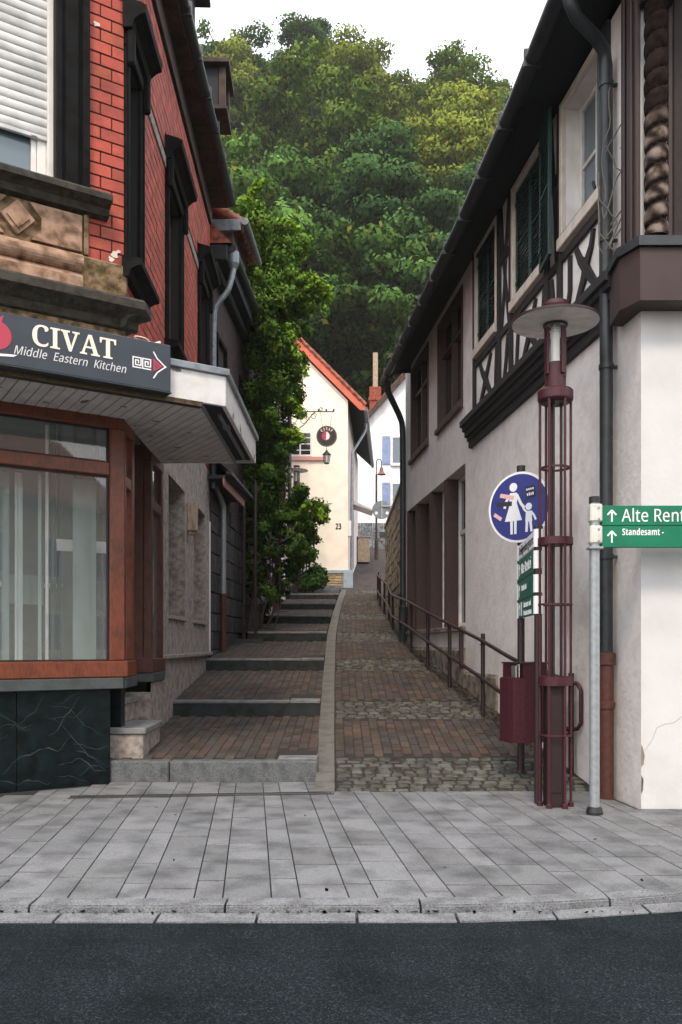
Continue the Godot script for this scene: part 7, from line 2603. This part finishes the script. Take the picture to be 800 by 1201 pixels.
func vine() -> void:
	rng.seed = 5
	var D := 18.6
	var root := thing("climbing_vine", "lush green climber covering the house fronts left of the alley", "climber", P(-1.95, 1.5, D))
	# [px-free] centre in metres, radii, weight, brightness
	var bl := []
	var list := [
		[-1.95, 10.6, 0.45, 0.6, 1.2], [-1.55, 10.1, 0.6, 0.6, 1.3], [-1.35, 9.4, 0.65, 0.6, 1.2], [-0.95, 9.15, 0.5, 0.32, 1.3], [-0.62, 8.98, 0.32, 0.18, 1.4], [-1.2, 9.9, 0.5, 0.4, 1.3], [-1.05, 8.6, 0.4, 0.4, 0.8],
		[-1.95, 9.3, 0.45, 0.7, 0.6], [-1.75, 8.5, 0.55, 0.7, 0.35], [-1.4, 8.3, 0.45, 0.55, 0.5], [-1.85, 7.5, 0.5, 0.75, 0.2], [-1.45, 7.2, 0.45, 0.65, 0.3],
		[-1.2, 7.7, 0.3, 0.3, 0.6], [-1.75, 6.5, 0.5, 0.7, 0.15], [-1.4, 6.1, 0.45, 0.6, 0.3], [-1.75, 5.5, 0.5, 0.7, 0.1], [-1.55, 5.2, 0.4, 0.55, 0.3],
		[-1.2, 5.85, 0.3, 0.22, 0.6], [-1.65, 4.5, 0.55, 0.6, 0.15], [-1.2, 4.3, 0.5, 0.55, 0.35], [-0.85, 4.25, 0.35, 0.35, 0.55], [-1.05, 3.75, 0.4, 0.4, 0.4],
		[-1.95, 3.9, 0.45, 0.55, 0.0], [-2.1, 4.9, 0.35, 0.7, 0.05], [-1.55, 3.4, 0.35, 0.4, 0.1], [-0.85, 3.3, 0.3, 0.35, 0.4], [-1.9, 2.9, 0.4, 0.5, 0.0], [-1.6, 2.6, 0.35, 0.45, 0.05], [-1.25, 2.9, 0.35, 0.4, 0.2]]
	for i in 46:
		var yy := rng.randf_range(3.6, 10.6)
		var xx := rng.randf_range(-2.15, -1.35)
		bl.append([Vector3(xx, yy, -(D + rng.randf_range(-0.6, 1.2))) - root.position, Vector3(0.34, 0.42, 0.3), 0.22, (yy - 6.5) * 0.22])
	for q in list:
		for k in 12:
			var c := Vector3(q[0] + rng.randfn(0, q[2] * 0.55), q[1] + rng.randfn(0, q[3] * 0.5), -(D + rng.randfn(0.5, 0.5)))
			var s := rng.randf_range(0.16, 0.42)
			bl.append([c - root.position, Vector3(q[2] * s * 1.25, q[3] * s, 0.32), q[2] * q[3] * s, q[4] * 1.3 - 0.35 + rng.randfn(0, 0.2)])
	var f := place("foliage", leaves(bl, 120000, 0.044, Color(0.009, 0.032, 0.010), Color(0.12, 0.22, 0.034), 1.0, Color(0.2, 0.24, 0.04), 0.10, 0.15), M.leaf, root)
	stuff(f)
	# hanging and reaching shoots
	var sh := []
	for s in [[Vector3(-1.0, 9.2, 0), Vector3(-0.3, 8.95, 0.2)], [Vector3(-0.8, 9.0, 0), Vector3(-0.25, 8.8, 0)], [Vector3(-1.2, 8.2, 0), Vector3(-0.95, 7.5, 0.2)], [Vector3(-1.1, 7.6, 0), Vector3(-0.8, 7.15, 0)], [Vector3(-1.2, 5.9, 0), Vector3(-0.85, 5.75, 0)], [Vector3(-0.8, 4.3, 0), Vector3(-0.4, 4.1, 0)], [Vector3(-1.2, 6.6, 0), Vector3(-0.85, 6.3, 0)], [Vector3(-2.0, 10.9, 0), Vector3(-1.7, 11.3, 0)], [Vector3(-1.4, 10.4, 0), Vector3(-0.95, 10.3, 0)]]:
		var pts := []
		for i in 9:
			var t := i / 8.0
			var p: Vector3 = s[0].lerp(s[1], t) + Vector3(0, 0.12 * sin(t * PI), 0)
			p.z -= D - 0.2
			pts.append(p - root.position)
			sh.append([p - root.position, Vector3(0.14, 0.09, 0.12), 1.0, 0.9])
		var b := MB.new()
		b.tube(pts, 0.008, 4)
		obj("shoot", b, M.twig, root)
	f = place("shoot_leaves", leaves(sh, 2600, 0.055, Color(0.08, 0.15, 0.02), Color(0.2, 0.34, 0.035), 1.0, Color(0.2, 0.24, 0.04), 0.2, 0.1), M.leaf, root)
	stuff(f)
	# woody stems
	for k in 11:
		var b := MB.new()
		var pts := []
		var x := -1.95 + rng.randf_range(-0.2, 0.5)
		var y0 := 1.7
		for i in 12:
			pts.append(Vector3(x, y0 + i * 0.42, -(D - 0.1 + rng.randf_range(0, 0.5))) - root.position)
			x += rng.randfn(0.0, 0.11)
		b.tube(smooth(pts, 2, 0.6), rng.randf_range(0.01, 0.03), 5)
		obj("stem", b, M.twig, root)
	for k in 3:
		var b := MB.new()
		var pts := []
		var cx := rng.randf_range(-2.0, -1.1)
		var cy := rng.randf_range(3.0, 4.4)
		var rr := rng.randf_range(0.2, 0.4)
		for i in 14:
			var a := PI + PI * 1.15 * i / 13.0
			pts.append(Vector3(cx + cos(a) * rr, cy + sin(a) * rr * 0.8, -(17.7 + 0.3 * sin(a))) - root.position)
		b.tube(pts, 0.008, 5)
		obj("stem", b, M.twig, root)
	# trellis column carrying it
	var tr := thing("trellis_column", "slim dark maroon lattice column carrying the climber beside the steps", "trellis", P(-1.9, 1.45, 17.75))
	var tb := MB.new()
	for i in 4:
		var p := Vector3(-0.12 + 0.24 * (i % 2), 0, -0.12 + 0.24 * (i / 2))
		tb.tube([p, p + Vector3(0, 3.3, 0)], 0.022, 6)
	obj("upright", tb, M.maroon_deep, tr)
	tb = MB.new()
	for i in 7:
		for s in 4:
			var a := Vector3(-0.12 if s == 0 or s == 3 else 0.12, 0.3 + i * 0.44, -0.12 if s < 2 else 0.12)
			var e := Vector3(0.12 if s == 0 or s == 1 else -0.12, 0.3 + i * 0.44, -0.12 if s == 0 or s == 3 else 0.12)
			tb.tube([a, e], 0.009, 4)
	obj("lattice_bar", tb, M.maroon_deep, tr)
	tb = MB.new()
	tb.box(Vector3(-0.3, -0.1, -0.3), Vector3(0.3, 0.015, 0.3))
	obj("base_plate", tb, M.iron, tr)
	# bush at the foot of the cream house
	var bu := thing("ivy_bush", "dense green bush at the foot of the cream house", "bush", P(-1.35, 3.2, 28.6))
	var bb := []
	for k in 26:
		var t := rng.randf()
		var w := 0.62 * (1.0 - 0.55 * t)
		bb.append([Vector3(rng.randf_range(-w, w) - 0.1 * t, 0.15 + t * 2.3, rng.randf_range(-0.4, 0.4)), Vector3(0.34, 0.26, 0.34), 1.0, t - 0.2])
	f = place("foliage", leaves(bb, 9000, 0.075, Color(0.014, 0.036, 0.012), Color(0.055, 0.125, 0.025), 1.0, Color(0.2, 0.2, 0.04), 0.03, 0.3), M.leaf, bu)
	var b2 := MB.new()
	for k in 4:
		b2.tube([Vector3(k * 0.08 - 0.12, -0.1, 0), Vector3(k * 0.14 - 0.2, 1.2, 0.1), Vector3(k * 0.1 - 0.2, 2.2, 0)], [0.03, 0.02, 0.01], 5)
	obj("stem", b2, M.twig, bu)

func _ready() -> void:
	rng.seed = 2024
	sky_and_camera()
	materials()
	ground()
	alley()
	timber_house()
	brick_house()
	stone_house()
	pink_house()
	cream_house()
	white_house()
	lane_things()
	across_the_street()
	forest()
	vine()
	rng.seed = 31
	cage_lamp("tall maroon cage column lamp standing in front of the white wall", P(1.775, 0.0, 7.06))
	cage_lamp("distant maroon cage lamp half hidden by leaves before the cream house", P(-1.43, ramp_y(27.5), 27.5))
	pedestrian_sign()
	bin_and_rail()
	direction_sign()
	tendrils()
